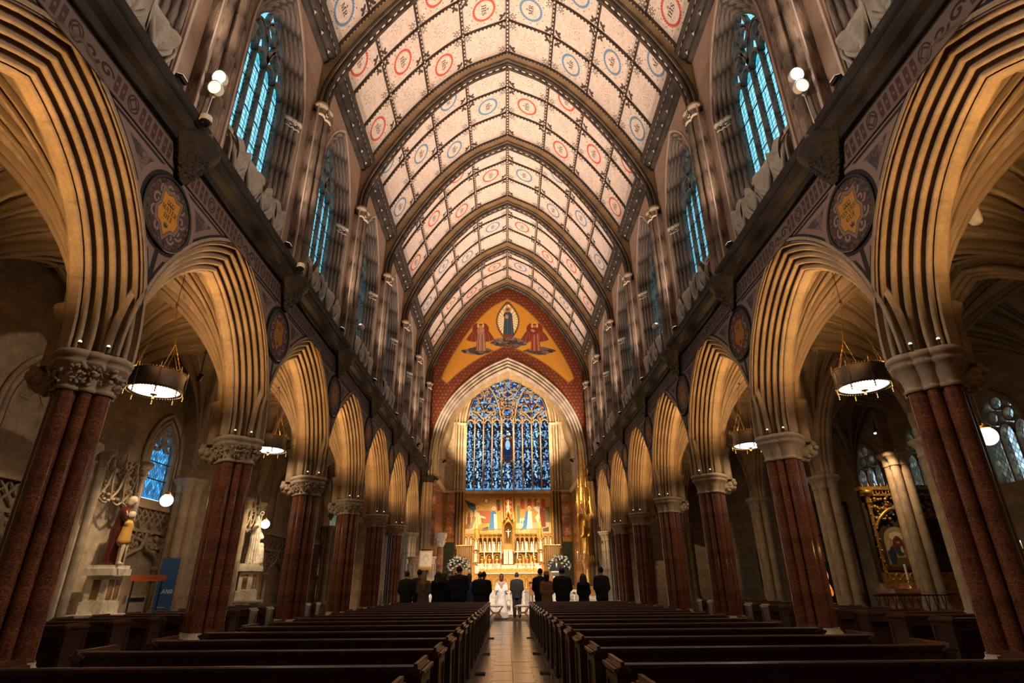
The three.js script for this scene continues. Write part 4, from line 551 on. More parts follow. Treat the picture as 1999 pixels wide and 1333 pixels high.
  const bars = []; for (let i = 1; i < 8; i++) bars.push(box(6.1, 0.025, 0.02, 0, SILL + i * 0.62, -BZ - 0.05)); part('saddle_bar', bars, M.lead, eastWin);
}
// ================================================================ aisles
const vprof = (t) => { const z = Math.abs(t - 0.5) * 2, c = 0.35, R = 1 + c, d = z + c; return Math.sqrt(Math.max(0, R * R - d * d)) / Math.sqrt(R * R - c * c); };   // pointed section, 0 at the edges and 1 in the middle
function groin(x0, x1, y0, hgt) {                                     // vault webs of one bay and its ribs, canonical on +x, bay from -D/2 to D/2
  const H = (u, v) => y0 + hgt * Math.max(vprof(u) * 0.97, vprof(v)), Pt = (u, v, d = 0) => [x0 + (x1 - x0) * v, H(u, v) - d, -D / 2 + D * u], n = 20, P = [], U = [];
  for (let i = 0; i < n; i++) for (let j = 0; j < n; j++) { const q = [Pt(i / n, j / n), Pt((i + 1) / n, j / n), Pt((i + 1) / n, (j + 1) / n), Pt(i / n, (j + 1) / n)]; for (const k of [0, 1, 2, 0, 2, 3]) { P.push(...q[k]); U.push(q[k][0], q[k][2] + q[k][1]); } }
  const g = new THREE.BufferGeometry(); g.setAttribute('position', new THREE.Float32BufferAttribute(P, 3)); g.setAttribute('uv', new THREE.Float32BufferAttribute(U, 2)); g.computeVertexNormals();
  const rib = (a, b, r = 0.055) => { const pts = []; for (let i = 0; i <= 14; i++) { const t = i / 14; pts.push(Pt(a[0] + (b[0] - a[0]) * t, a[1] + (b[1] - a[1]) * t, 0.02)); } const lo = pts.map((p) => [p[0], p[1] - 0.13, p[2]]); return merge([tube(pts, r * 2.0, 6, 14), tube(lo, r * 1.0, 6, 14)]); };
  const ribs = []; for (const u of [0, 1]) for (const v of [0, 1]) { ribs.push(rib([u, v], [0.5, 0.5])); ribs.push(rib([u, v], [0.5, v ? 0.76 : 0.24], 0.045)); ribs.push(rib([u, v], [u ? 0.74 : 0.26, 0.5], 0.045)); ribs.push(rib([u, v], [0.5, v ? 0.9 : 0.1], 0.04)); ribs.push(rib([u, v], [u ? 0.89 : 0.11, 0.5], 0.04)); }
  ribs.push(rib([0.0, 0], [0.0, 1], 0.075)); ribs.push(rib([0.5, 0.02], [0.5, 0.98], 0.045)); ribs.push(rib([0, 0.5], [1, 0.5], 0.045));
  const boss = (u, v) => { const c = Pt(u, v, 0.1), L = [ball(0.1, ...c, 8)]; for (let k = 0; k < 9; k++) { const a = k * 0.7; L.push(blob(0.055, c[0] + 0.12 * Math.cos(a), c[1] - 0.02, c[2] + 0.12 * Math.sin(a), 1, 0.7, 1)); } return merge(L); };
  return { web: g, ribs, bosses: [boss(0.5, 0.5), boss(0.5, 0.24), boss(0.5, 0.76), boss(0, 0.5)] };
}
const aisleV = groin(6.2, 9.15, 4.55, 2.75), chapelV = groin(9.25, 12.9, 4.6, 2.6);
const quarryTex = (base) => dataTex(256, (u, v) => { const a = (u + v) * 8, b = (u - v) * 8 + 64, i = Math.floor(a), j = Math.floor(b), fa = a - i, fb = b - j, h = hash((i % 8) + 3, (j % 8) + 5); const k = fa < 0.07 || fb < 0.07 ? 0.03 : 0.5 + 0.5 * h; return base.map((c) => Math.min(1, c * k)); });
const blueQ = new THREE.MeshPhysicalMaterial({ transmission: 1, thickness: 0, roughness: 0.12, map: quarryTex([0.42, 0.72, 0.92]) }), paleQ = new THREE.MeshPhysicalMaterial({ transmission: 1, thickness: 0, roughness: 0.15, map: quarryTex([1, 1, 1]) });
const capStack = (r, y0) => [[r, y0], [r + 0.04, y0 + 0.03], [r + 0.01, y0 + 0.07], [r + 0.03, y0 + 0.2], [r + 0.1, y0 + 0.28], [r + 0.13, y0 + 0.3], [r + 0.13, y0 + 0.37], [r + 0.08, y0 + 0.4], [0, y0 + 0.4]];
function stoneColumn(h, name, label, cat, pos, group) {
  const o = thing(name, label, cat, pos, 0, group), sp = [[0.2, 0], [0.06, 0.22], [-0.18, 0.14], [-0.18, -0.14], [0.06, -0.22]];
  part('base', [box(0.7, 0.5, 0.7, 0, 0.25, 0), ...sp.map(([x, z]) => lathe([[0.2, 0.5], [0.2, 0.62], [0.16, 0.68], [0.15, 0.75]], 10, x, 0, z))], M.stone, o);
  sp.forEach(([x, z]) => part('shaft', cyl(0.12, 0.12, h - 1.0, x, 0.7 + (h - 1.0) / 2, z, 12), M.stone, o)); part('core', cyl(0.2, 0.2, h - 0.8, 0, 0.5 + (h - 0.8) / 2, 0, 10), M.stone, o);
  part('capital', [...sp.map(([x, z]) => lathe(capStack(0.12, h - 0.4), 12, x, 0, z)), lathe(capStack(0.2, h - 0.42), 12)], M.capStone, o); return o;
}
const NTH = ['', 'sixth', 'fifth', 'fourth', 'third', 'second', 'nearest', 'beside'];
let trimN = 1;
for (const [side, s] of SIDES) {
  const vault = struct('ceiling_aisle_' + side, `ribbed stone vault over the ${side} aisle`, 'ceiling');
  for (let m = -1; m <= 6; m++) {
    const z = -(ZN(m) + D / 2); part('vault_web', sided(aisleV.web, s), M.stone, vault, [0, 0, z]);
    if (m < 0) continue; aisleV.ribs.forEach((g) => part('vault_rib', sided(g, s), M.stone, vault, [0, 0, z])); aisleV.bosses.forEach((g) => part('boss', sided(g, s), M.capStone, vault, [0, 0, z]));
  }
  for (let n = 1; n <= 6; n++) if (s > 0 || n !== 4) stoneColumn(4.1, 'aisle_column', `grey stone clustered column on the outer side of the ${side} aisle, ${n === 6 ? 'nearest the altar' : NTH[n] + ' from the altar'}`, 'column', [s * 9.1, 0, -ZN(n)], 'outer aisle columns');
}
// ---- left outer wall: lancet windows over blind tracery
const LX = 9.6, lancetMid = (m) => ZN(m) + 3.68;                      // a lancet stands past the middle of each bay
{
  const wall = struct('wall_aisle_left', 'left aisle outer wall of grey stone with carved blind tracery', 'wall');
  const piece = merge([bayWall(LX, 9.74, 0.58, 0.5, 4.5, 8.2, D / 2, 50, 0), box(0.14, 3.42, 1.16, 9.67, 1.71, 0)]);
  const blank = merge([bayWall(LX, 9.9, 0.001, 0.5, 0, 8.2, D / 2, 4, 0)]);
  const arch = archPath(0.55, 0.5, 4.5, 10, 3.45);
  const frame = merge([sweep(arch, rectP(0.08, 9.56, 9.7), 'zy', false, 0.5), sweep(archPath(0.68, 0.5, 4.5, 10, 3.3), rollP(0, 9.58, 0.06, 8), 'zy', false, 0.9), sweep(archPath(0.84, 0.5, 4.5, 10, 3.3), rollP(0, 9.54, 0.05, 8), 'zy', false, 0.9), sweep([[-0.4, 4.75], [-0.2, 4.72], [0, 4.95], [0.2, 4.72], [0.4, 4.75]], rectP(0.06, 9.58, 9.68), 'zy', false, 0.5), ...[[-0.17, 5.02], [0.17, 5.02], [0, 5.3]].map(([z, y]) => sweep(circle(z, y, 0.13, 12), rectP(0.05, 9.58, 9.68), 'zy', true, 0.5)), sweep([[0, 4.95], [0, 5.2]], rectP(0.05, 9.58, 9.68), 'zy', false, 0.5)]);
  const gs = new THREE.Shape(archPath(0.55, 0.5, 4.5, 10, 3.45).map((p) => new THREE.Vector2(...p))), gg = boxUV(at(plain(new THREE.ShapeGeometry(gs)), 0, 0, 0, 0, -Math.PI / 2, 0)), gl = gg; { const P = gl.attributes.position, uv = gl.attributes.uv; for (let i = 0; i < P.count; i++) uv.setXY(i, P.getZ(i) * 1.1, P.getY(i) * 0.8); }
  const blind = (() => { const L = [box(0.1, 0.1, 2.4, 9.55, 3.34, 0), box(0.16, 0.12, 2.5, 9.52, 3.22, 0), box(0.1, 0.08, 2.4, 9.56, 2.62, 0)]; for (let i = -2; i <= 2; i++) { const c = i * 0.48; for (const m of [-1, 1]) { L.push(tube([[9.56, 2.66, c - m * 0.24], [9.52, 2.9, c], [9.56, 3.16, c + m * 0.24]], 0.03, 5, 8)); L.push(tube([[9.56, 2.9, c + m * 0.24], [9.53, 3.02, c + m * 0.1], [9.56, 3.16, c]], 0.022, 5, 6)); } L.push(blob(0.05, 9.54, 2.9, c)); } L.push(tube([[9.55, 1.5, -0.8], [9.52, 1.9, -0.72], [9.5, 2.1, -0.4], [9.5, 2.2, -0.12], [9.5, 2.55, 0], [9.5, 2.2, 0.12], [9.5, 2.1, 0.4], [9.52, 1.9, 0.72], [9.55, 1.5, 0.8]], 0.05, 6, 30)); for (let i = 0; i < 60; i++) L.push(blob(rr(0.03, 0.06), 9.56, rr(2.1, 2.6), rr(-0.95, 0.95), 1, 1, 1, rnd(), rnd(), rnd())); for (const m of [-1, 1]) L.push(cyl(0.06, 0.06, 1.6, 9.52, 0.8, m * 0.86, 8), lathe(capStack(0.06, 1.4), 8, 9.52, 0, m * 0.86)); return merge(L); })();
  for (let m = 0; m <= 5; m++) {
    const z = -lancetMid(m); part('wall_stone', mirrorX(m === 2 ? piece : blank), M.stone, wall, [0, 0, z]); part('blind_tracery', mirrorX(blind), M.stone, wall, [0, 0, z], 'carved blind tracery band with an ogee arch');
    if (m !== 2) { part('blind_arch', mirrorX(frame), M.stone, wall, [0, 0, z]); continue; }
    const w = new THREE.Group(); w.name = 'window_' + (30 + m); w.userData = { kind: 'structure', label: 'narrow blue leaded lancet window in the left aisle wall beside the dark robed statue', category: 'window' }; w.position.z = z; scene.add(w);
    part('stone_frame', mirrorX(frame), M.stoneLight, w); part('pane', mirrorX(gl), blueQ, w, [-9.65, 0, 0]); part('bar', [box(0.02, 0.025, 1.06, -9.635, 3.95, 0), box(0.02, 0.025, 1.06, -9.635, 4.4, 0)], M.lead, w);
  }
  part('wall_stone', [box(0.4, 8.2, 8, -9.8, 4.1, 0), box(0.4, 8.2, 6, -9.8, 4.1, -35.5)], M.stone, wall);
}
// ---- right: arches to side chapels, chapel vault and outer wall
{
  const wall = struct('wall_aisle_right', 'right aisle outer arcade opening to dark side chapels', 'wall'), cv = struct('ceiling_chapel_right', 'ribbed stone vault over the right side chapels', 'ceiling');
  const above = bayWall(9.0, 9.35, 2.0, 0.9, 4.1, 8.2, D / 2, 40), om = [0, 1, 2].map((k) => sweep(archPath(1.88 + 0.07 * k, 0.9, 4.1, 12), rollP(0, 9.16 - 0.09 * k, 0.06, 8), 'zy', false, 0.9));
  for (let m = -1; m <= 6; m++) { const z = -(ZN(m) + D / 2); part('wall_stone', above, M.stone, wall, [0, 0, z]); om.forEach((g) => part('arch_moulding', g, M.stone, wall, [0, 0, z])); part('vault_web', chapelV.web, M.stone, cv, [0, 0, z]); if (m >= 1 && m < 5) chapelV.ribs.forEach((g) => part('vault_rib', g, M.stone, cv, [0, 0, z])); }
  const outer = struct('wall_chapel_right', 'outer wall of the right side chapels with tracery windows', 'wall'), mids = [10.9, 14.1, 17.3, 20.0];
  const W2 = 3.2, pc = merge([bayWall(12.9, 13.3, 0.75, 0.7, 4.7, 8.2, W2 / 2, 40, 0), box(0.4, 3.6, 1.5, 13.1, 1.8, 0)]);
  const fr = merge([sweep(archPath(0.72, 0.7, 4.7, 10, 3.6), rectP(0.1, 12.85, 13.1), 'zy', false, 0.5), ...[-0.24, 0.24].map((z) => sweep([[z, 3.6], [z, 5.0]], rectP(0.07, 12.9, 13.1), 'zy', false, 0.5)), ...[-0.48, 0, 0.48].map((c) => sweep(archPath(0.22, 0.12, 4.75, 6).map(([a, b]) => [a + c, b]), rectP(0.05, 12.9, 13.1), 'zy', false, 0.5)), ...[[-0.25, 5.25], [0.25, 5.25], [0, 5.6]].map(([z, y]) => sweep(circle(z, y, 0.18, 12), rectP(0.05, 12.9, 13.1), 'zy', true, 0.5))]);
  const gs = new THREE.Shape(archPath(0.72, 0.7, 4.7, 10, 3.6).map((p) => new THREE.Vector2(...p))), gl = boxUV(at(plain(new THREE.ShapeGeometry(gs)), 0, 0, 0, 0, -Math.PI / 2, 0));
  { const P = gl.attributes.position, uv = gl.attributes.uv; for (let i = 0; i < P.count; i++) uv.setXY(i, P.getZ(i) * 0.95, P.getY(i) * 0.65); }
  mids.forEach((zm, k) => { part('wall_stone', pc, M.stone, outer, [0, 0, -zm]); const w = new THREE.Group(); w.name = 'window_' + (40 + k); w.userData = { kind: 'structure', label: `three-light leaded window in the right chapel wall, ${['fourth', 'third', 'second', 'nearest'][k]} towards the altar`, category: 'window', group: 'right chapel windows' }; w.position.z = -zm; scene.add(w); part('stone_frame', fr, M.stone, w); part('pane', gl, paleQ, w, [13.0, 0, 0]); });
  part('wall_stone', [box(0.4, 8.2, 12, 13.1, 4.1, -3.3), box(0.4, 8.2, 17, 13.1, 4.1, -30.1)], M.stone, outer);
  stoneColumn(4.75, 'chapel_column', 'grey stone column in front of the gilded chapel altarpiece', 'column', [11.35, 0, -16.3]);
}
// ---- closing walls
{
  const west = struct('wall_west', 'plain west wall behind the pews', 'wall'); part('wall_stone', box(27, 22.5, 0.4, 0, 11, 2.9), M.stone, west);
  const ends = struct('wall_aisle_ends', 'end walls of the two aisles beside the chancel', 'wall');
  part('wall_stone', box(4.6, 8.4, 0.4, -7.6, 4.1, -EZ - 0.3), M.stone, ends); part('wall_stone', box(8.2, 8.4, 0.4, 9.3, 4.1, -EZ - 0.3), M.stone, ends);
  part('roof_slab', [box(4.2, 0.3, 39, -8, 8.35, -16.5), box(7.6, 0.3, 39, 9.6, 8.35, -16.5)], M.stone, ends);
}
// ================================================================ pews
const pewSet = (len, capBoth) => {                                    // pew from x = 0 to len; its back is towards +z, people sit facing -z
  const o = new THREE.Group();
  part('back_panel', [box(len - 0.08, 0.66, 0.035, len / 2, 0.40, 0), ...Array.from({ length: Math.round(len / 0.6) }, (_, i) => box(0.03, 0.5, 0.012, 0.3 + i * 0.6, 0.40, 0.022))], M.pew, o);
  part('top_rail', sweep([[0.03, 0], [len - 0.03, 0]], [[0.70, 0.022], [0.735, 0.03], [0.755, 0.026], [0.765, 0.012], [0.765, -0.012], [0.74, -0.03], [0.70, -0.022]].map(([y, z]) => [y, z]), 'xy', false, 0.5), M.pew, o);
  part('book_ledge', [box(len - 0.08, 0.02, 0.06, len / 2, 0.60, 0.05, 0.15), box(len - 0.08, 0.025, 0.015, len / 2, 0.61, 0.08)], M.pew, o);
  part('seat', box(len - 0.08, 0.04, 0.40, len / 2, 0.42, -0.20), M.pew, o);
  part('kneeler', box(len - 0.3, 0.06, 0.18, len / 2, 0.14, 0.30), M.pew, o);
  const endG = merge([box(0.05, 0.70, 0.44, 0, 0.35, -0.19), box(0.075, 0.70, 0.05, 0, 0.35, 0.02), box(0.075, 0.70, 0.05, 0, 0.35, -0.40), box(0.075, 0.08, 0.44, 0, 0.04, -0.19), box(0.075, 0.05, 0.44, 0, 0.66, -0.19)]);
  const capG = merge([box(0.09, 0.02, 0.50, 0, 0.71, -0.19), box(0.06, 0.03, 0.51, 0, 0.73, -0.19), box(0.026, 0.03, 0.52, 0, 0.762, -0.19), box(0.02, 0.022, 0.51, 0.048, 0.725, -0.19), box(0.02, 0.022, 0.51, -0.048, 0.725, -0.19)]);
  for (const x of [0.03, len - 0.03]) { const e = part('bench_end', endG, M.pew, o, [x, 0, 0]); part('moulded_cap', capG, M.pewCap, e, [0, 0, 0], 'stepped polished cap'); }
  return o;
};
const ROWN = ['first', 'second', 'third', 'fourth', 'fifth', 'sixth', 'seventh', 'eighth', 'ninth', 'tenth', 'eleventh', 'twelfth', 'thirteenth', 'fourteenth', 'fifteenth', 'sixteenth', 'seventeenth'];
const PEWL = 3.05, navePew = pewSet(PEWL), aislePew = pewSet(1.8);
for (const [side, s] of SIDES) {
  for (let k = 0; k < 17; k++) { const o = navePew.clone(); o.name = numbered('nave_pew'); o.position.set(s > 0 ? 0.66 : -0.66 - PEWL, 0, -(3.28 + 1.06 * k)); o.userData = { label: k === 16 ? `dark polished pew right behind the standing guests, ${side} of the centre aisle` : `dark polished empty pew ${side} of the centre aisle, ${ROWN[16 - k]} row behind the guests`, category: 'pew', group: `empty nave pews ${side} of the aisle` }; scene.add(o); }
  for (let k = 0; k < 15; k++) { const o = aislePew.clone(); o.name = numbered('aisle_pew'); o.position.set(s > 0 ? 6.55 : -6.55 - 1.8, 0, -(6.1 + 1.06 * k)); o.userData = { label: `short dark pew in the ${side} side aisle, ${ROWN[14 - k]} row counted from the altar end`, category: 'pew', group: `${side} side aisle pews` }; scene.add(o); }
}
// ================================================================ hanging lamps and fittings
function chandelierProto() {
  const o = new THREE.Group(), R = 0.46, n = 12;
  part('drum', [lathe([[R * 0.93, -0.14], [R, -0.13], [R * 1.02, -0.1], [R * 0.97, 0], [R * 0.98, 0.12], [R * 1.02, 0.19], [R, 0.21], [R * 0.93, 0.21], [R * 0.9, 0.17], [R * 0.9, -0.1], [R * 0.93, -0.14]], n)], M.bronze, o);
  part('glass_bowl', lathe([[0, -0.20], [0.12, -0.195], [0.25, -0.175], [0.37, -0.145], [0.417, -0.12]], 24), GL.bowl, o, [0, 0, 0], 'glowing white glass bowl');
  const beads = []; for (let i = 0; i < 60; i++) { const a = i / 60 * 6.283; beads.push(box(0.018, 0.018, 0.018, R * Math.cos(a), -0.15, R * Math.sin(a)), box(0.018, 0.018, 0.018, R * Math.cos(a), 0.22, R * Math.sin(a))); } part('beading', beads, M.brass, o);
  const fin = merge([lathe([[0, -0.12], [0.008, -0.11], [0.016, -0.09], [0.006, -0.07], [0.018, -0.05], [0.008, -0.03], [0.02, 0]], 6), lathe([[0.02, 0.36], [0.008, 0.40], [0.014, 0.43], [0, 0.48]], 6)]), strap = lathe([[0.018, 0], [0.01, 0.05], [0.01, 0.32], [0.018, 0.36]], 6);
  for (let i = 0; i < 8; i++) { const a = i * Math.PI / 4 + 0.2; part('strap', strap, M.bronze, o, [R * 1.04 * Math.cos(a), -0.16, R * 1.04 * Math.sin(a)]); part('finial', fin, M.brass, o, [R * 1.04 * Math.cos(a), -0.16, R * 1.04 * Math.sin(a)]); }
  part('knob', lathe([[0, -0.30], [0.012, -0.29], [0.02, -0.27], [0.01, -0.255], [0.03, -0.24], [0.015, -0.22], [0.06, -0.205], [0.06, -0.195]], 10), M.brass, o);
  const link = (a, b) => { const L = [], v = new THREE.Vector3(...b).sub(new THREE.Vector3(...a)), c = Math.round(v.length() / 0.045); for (let i = 0; i < c; i++) { const p = new THREE.Vector3(...a).addScaledVector(v, (i + 0.5) / c), q = new THREE.Vector3(...a).addScaledVector(v, (i + 0.05) / c), r = new THREE.Vector3(...a).addScaledVector(v, (i + 0.95) / c); L.push(bar(q.toArray(), r.toArray(), i % 2 ? 0.016 : 0.006, i % 2 ? 0.006 : 0.016)); } return L; };
  for (let i = 0; i < 3; i++) { const a = i * 2.094 + 0.5, j = [0.3 * Math.cos(a), 0.75, 0.3 * Math.sin(a)], L = []; for (const d of [-0.45, 0.45]) L.push(...link([R * 0.96 * Math.cos(a + d), 0.14, R * 0.96 * Math.sin(a + d)], j)); L.push(bar(j, [0, 1.65, 0], 0.009)); part('chain', L, M.brass, o); }
  part('ceiling_rod', [cyl(0.006, 0.006, 0.9, 0, 2.05, 0, 6), lathe([[0.004, 1.62], [0.03, 1.65], [0.004, 1.7]], 8)], M.bronze, o);
  return o;
}
const chan = chandelierProto();
[[-6.6, 4.73, 9.87, 'left aisle, third from the altar end'], [-6.6, 4.83, 15.2, 'left aisle, second from the altar end'], [-6.6, 4.85, 18.8, 'left aisle, nearest the altar end'], [6.6, 4.74, 9.83, 'right aisle, third from the altar end'], [6.6, 4.86, 15.1, 'right aisle, second from the altar end'], [6.6, 4.86, 18.8, 'right aisle, nearest the altar end']].forEach(([x, y, z, w]) => {
  const o = chan.clone(); o.name = numbered('chandelier'); o.position.set(x, y, -z); o.userData = { label: 'bronze drum chandelier with glowing glass bowl on chains, ' + w, category: 'chandelier', group: 'aisle chandeliers' }; scene.add(o);
  const dn = new THREE.RectAreaLight(GOLDW, LIGHT.chand, 0.7, 0.7); dn.position.set(0, -0.24, 0); dn.lookAt(0, -5, 0); dn.rotation.set(-Math.PI / 2, 0, 0); o.add(dn);
  lamp(o, [0, 0.3, 0], WARM, LIGHT.chandUp, 4);
});
function globe(x, y, z, label, rod) {
  const o = thing('globe_lamp', label, 'lamp', [x, y, -z], 0, 'globe lamps'); part('glass_globe', ball(0.15, 0, 0, 0, 20), GL.globe, o, [0, 0, 0], 'glowing ribbed glass globe'); part('collar', [cyl(0.09, 0.07, 0.05, 0, 0.16, 0, 12), cyl(0.03, 0.03, 0.06, 0, 0.2, 0, 8)], M.brass, o); part('rod', cyl(0.008, 0.008, rod, 0, 0.2 + rod / 2, 0, 6), M.bronze, o); lamp(o, [0, 0, 0], GOLDW, LIGHT.globe, 5);
}
globe(-8.5, 3.24, 14.27, 'glowing globe lamp beside the blue lancet in the left aisle', 2.6); globe(-8.5, 3.27, 20.4, 'glowing globe lamp beside the white statue in the left aisle', 2.6); globe(8.0, 3.49, 9.15, 'glowing globe lamp in the right aisle behind the fifth pier', 3.4);
// spotlights and a camera on the vaulting shafts
for (const [side, s] of SIDES) {
  for (const [y, z, t] of [[s < 0 ? 9.13 : 9.22, 6.88, 'upper'], [s < 0 ? 8.86 : 8.92, 6.84, 'lower']]) {
    const o = thing('wall_spotlight', `${t} round white spotlight on the ${side} wall shaft`, 'spotlight', [s * 4.9, y, -z]);
    part('arm', [cyl(0.02, 0.02, 0.14, s * 0.03, -0.03, -0.06, 8, 0, 0, Math.PI / 2), cyl(0.07, 0.07, 0.03, s * 0.08, -0.05, -0.06, 12, 0, 0, Math.PI / 2)], M.white, o); const a = 0.75;
    part('housing', at(lathe([[0.05, -0.12], [0.1, -0.08], [0.125, 0], [0.125, 0.05], [0.11, 0.05]], 16), 0, 0, 0, Math.PI / 2 + 0.35, -s * 0.35, 0), M.white, o); part('lens', at(cyl(0.105, 0.105, 0.012, 0, 0.035, 0, 16), 0, 0, 0, Math.PI / 2 + 0.35, -s * 0.35, 0), t === 'upper' ? GL.flood : GL.pin, o);
    if (t === 'upper') spot(o, [-s * 0.06, -0.03, 0.12], [-s * 8.6, -4.0, 1.2], CEILW, LIGHT.shaftSpot, 0.85, 0.9, 5);
  }
  part('cable', tube([[s * 4.96, 8.8, -6.9], [s * 4.97, 8.6, -6.9], [s * 4.97, 8.15, -6.88]], 0.012, 5), M.white, thing('cable', `thin white cable running down the ${side} wall shaft`, 'cable'));
}
for (const [side, s] of SIDES) { const o = thing('wall_spotlight', `added round white spotlight out of view behind the third ${side} wall shaft`, 'spotlight', [s * 4.95, 9.2, -(ZN(3) + 0.62)]); part('arm', cyl(0.02, 0.02, 0.3, s * 0.15, 0, 0.1, 8, 0, 0, Math.PI / 2), M.white, o); part('housing', at(lathe([[0.05, -0.12], [0.1, -0.08], [0.125, 0], [0.125, 0.05], [0.11, 0.05]], 16), 0, 0, 0, -Math.PI / 2 - 0.6, 0, 0), M.white, o); part('lens', at(cyl(0.105, 0.105, 0.012, 0, 0.035, 0, 16), 0, 0, 0, -Math.PI / 2 - 0.6, 0, 0), GL.globe, o); spot(o, [-s * 0.03, -0.08, -0.14], [-s * 4.95, -8.4, -(31 - ZN(3) - 0.62)], CEILW, LIGHT.cross, 0.36, 0.8, 5); }  // added lamps, unseen from the camera, brightening the couple and the sanctuary
for (const [y, z, w] of [[8.12, 6.84, 'under the left spotlights'], [8.12, 11.35, 'on the second left wall shaft']]) { const o = thing('security_camera', 'white dome security camera ' + w, 'camera', [-4.92, y, -z]); part('mount', [cyl(0.1, 0.09, 0.1, 0, 0.06, 0, 14), box(0.1, 0.06, 0.06, -0.05, 0.1, 0)], M.white, o); part('dome', ball(0.085, 0, 0, 0, 14), mat([0.01, 0.01, 0.012], { roughness: 0.05 }), o); }
for (const [x, y, z, w] of [[7.2, 6.36, 7.1, 'nearest the first right pier'], [7.0, 7.0, 10.4, 'above the right chandelier']]) { const o = thing('smoke_detector', 'white round smoke detector on the aisle vault, ' + w, 'smoke detector', [x, y, -z]); part('body', lathe([[0, -0.05], [0.05, -0.045], [0.08, -0.02], [0.09, 0.03], [0.09, 0.3]], 16), M.white, o); }
// ================================================================ sanctuary
{
  const st = struct('trim_1', 'pale marble sanctuary steps rising to the high altar', 'steps');
  const lev = [[29.6, 0.17], [30.2, 0.35], [31.6, 0.52], [33.2, 0.70], [34.6, 0.87], [36.2, 1.0]];
  lev.forEach(([z, y], i) => part('step', box(i < 4 ? 10 : 8.8, 0.17, 40.4 - z, 0, y - 0.085, -(z + (40.4 - z) / 2)), M.marbleWhite, st));
}
const sanctY = (z) => (z > 36.2 ? 1.0 : z > 34.6 ? 0.87 : z > 33.2 ? 0.7 : z > 31.6 ? 0.52 : z > 30.2 ? 0.35 : z > 29.6 ? 0.17 : 0);
// ---- pictures and hangings on the back wall
const paintTex = (draw) => canvasTex(512, 460, (g, w, h) => { g.fillStyle = '#b8924a'; g.fillRect(0, 0, w, h); for (let i = 0; i < 5000; i++) { g.fillStyle = i % 2 ? 'rgba(120,84,34,0.3)' : 'rgba(220,186,110,0.3)'; g.fillRect(hash(i, 1) * w, hash(i, 2) * h, 5, 5); } draw(g, w, h, (x, y, rx, ry, c, a = 0) => { g.fillStyle = c; g.beginPath(); g.ellipse(x, y, rx, ry, a, 0, 7); g.fill(); }, (pts, c) => { g.fillStyle = c; g.beginPath(); pts.forEach((p) => g.lineTo(...p)); g.closePath(); g.fill(); }); for (let i = 0; i < 4000; i++) { g.fillStyle = 'rgba(60,40,20,0.08)'; g.fillRect(hash(i, 11) * w, hash(i, 12) * h, 3, 3); } });
const winged = paintTex((g, w, h, e, p) => { p([[20, 250], [200, 250], [200, 460], [20, 460]], '#7c5a3c'); p([[150, 170], [360, 170], [360, 330], [150, 330]], '#9a5a40'); for (let i = 0; i < 4; i++) p([[30 + i * 34, 190], [48 + i * 34, 190], [48 + i * 34, 340], [30 + i * 34, 340]], i % 2 ? '#6b2f24' : '#c0a878'); p([[0, 400], [512, 400], [512, 460], [0, 460]], '#a99a6a'); p([[10, 20], [90, 60], [150, 80], [165, 150], [120, 170], [60, 120]], '#223244'); p([[60, 100], [150, 120], [160, 180], [130, 190]], '#3b5a70'); p([[150, 160], [210, 200], [230, 260], [240, 330], [150, 400], [30, 430], [90, 380], [130, 300]], '#c7b89a'); p([[140, 240], [170, 250], [120, 390], [60, 420]], '#8f7c5e'); e(190, 130, 26, 28, '#d9a850'); e(192, 134, 15, 18, '#a97852'); e(250, 250, 50, 12, '#d8c7a6', 0.3); p([[360, 200], [400, 150], [430, 200], [440, 300], [430, 420], [330, 420], [350, 320]], '#3a78b0'); p([[400, 210], [440, 220], [450, 420], [410, 420]], '#e0d6c2'); e(402, 140, 26, 28, '#ead9a8'); e(402, 144, 15, 18, '#c9a184'); p([[430, 30], [480, 20], [490, 160], [450, 180]], '#7a2f30'); p([[430, 60], [484, 55], [484, 90], [432, 95]], '#46647a'); e(300, 40, 40, 30, '#a8402c'); e(300, 40, 24, 22, '#efe6cf'); p([[250, 395], [330, 370], [330, 420], [250, 425]], '#3d4652'); g.fillStyle = '#7a5a2a'; for (let i = 0; i < 3; i++) g.fillRect(255, 110 + i * 22, 90, 6); });
const crowning = paintTex((g, w, h, e, p) => { for (let i = 0; i < 4; i++) { p([[70 + i * 100, 30], [100 + i * 100, 5], [130 + i * 100, 30], [130 + i * 100, 150], [70 + i * 100, 150]], '#a04a2c'); } p([[20, 110], [60, 100], [70, 330], [20, 330]], '#6a7a5c'); p([[420, 130], [490, 120], [500, 400], [420, 400]], '#6b6a48'); p([[0, 330], [512, 320], [512, 460], [0, 460]], '#b5aa86'); p([[60, 270], [210, 260], [210, 400], [60, 400]], '#d6cdb6'); for (let i = 0; i < 4; i++) p([[80 + i * 30, 300], [92 + i * 30, 300], [92 + i * 30, 340], [80 + i * 30, 340]], '#3c3428'); p([[150, 180], [190, 170], [180, 300], [150, 400], [50, 430], [100, 380]], '#3a78b0'); p([[180, 170], [230, 180], [240, 420], [160, 420]], '#ece4d2'); e(200, 138, 28, 30, '#ead9a8'); e(200, 142, 15, 18, '#cda98c'); p([[250, 130], [320, 110], [380, 150], [400, 300], [330, 350], [280, 260], [330, 200]], '#e3dccb'); p([[350, 130], [420, 170], [430, 380], [320, 390], [340, 260]], '#7a2f24'); e(330, 75, 30, 32, '#d9a850'); e(330, 80, 17, 20, '#a97852'); p([[300, 45], [330, 25], [360, 45], [350, 62], [310, 62]], '#e2c87a'); p([[380, 400], [470, 380], [470, 440], [380, 440]], '#5a4a34'); });
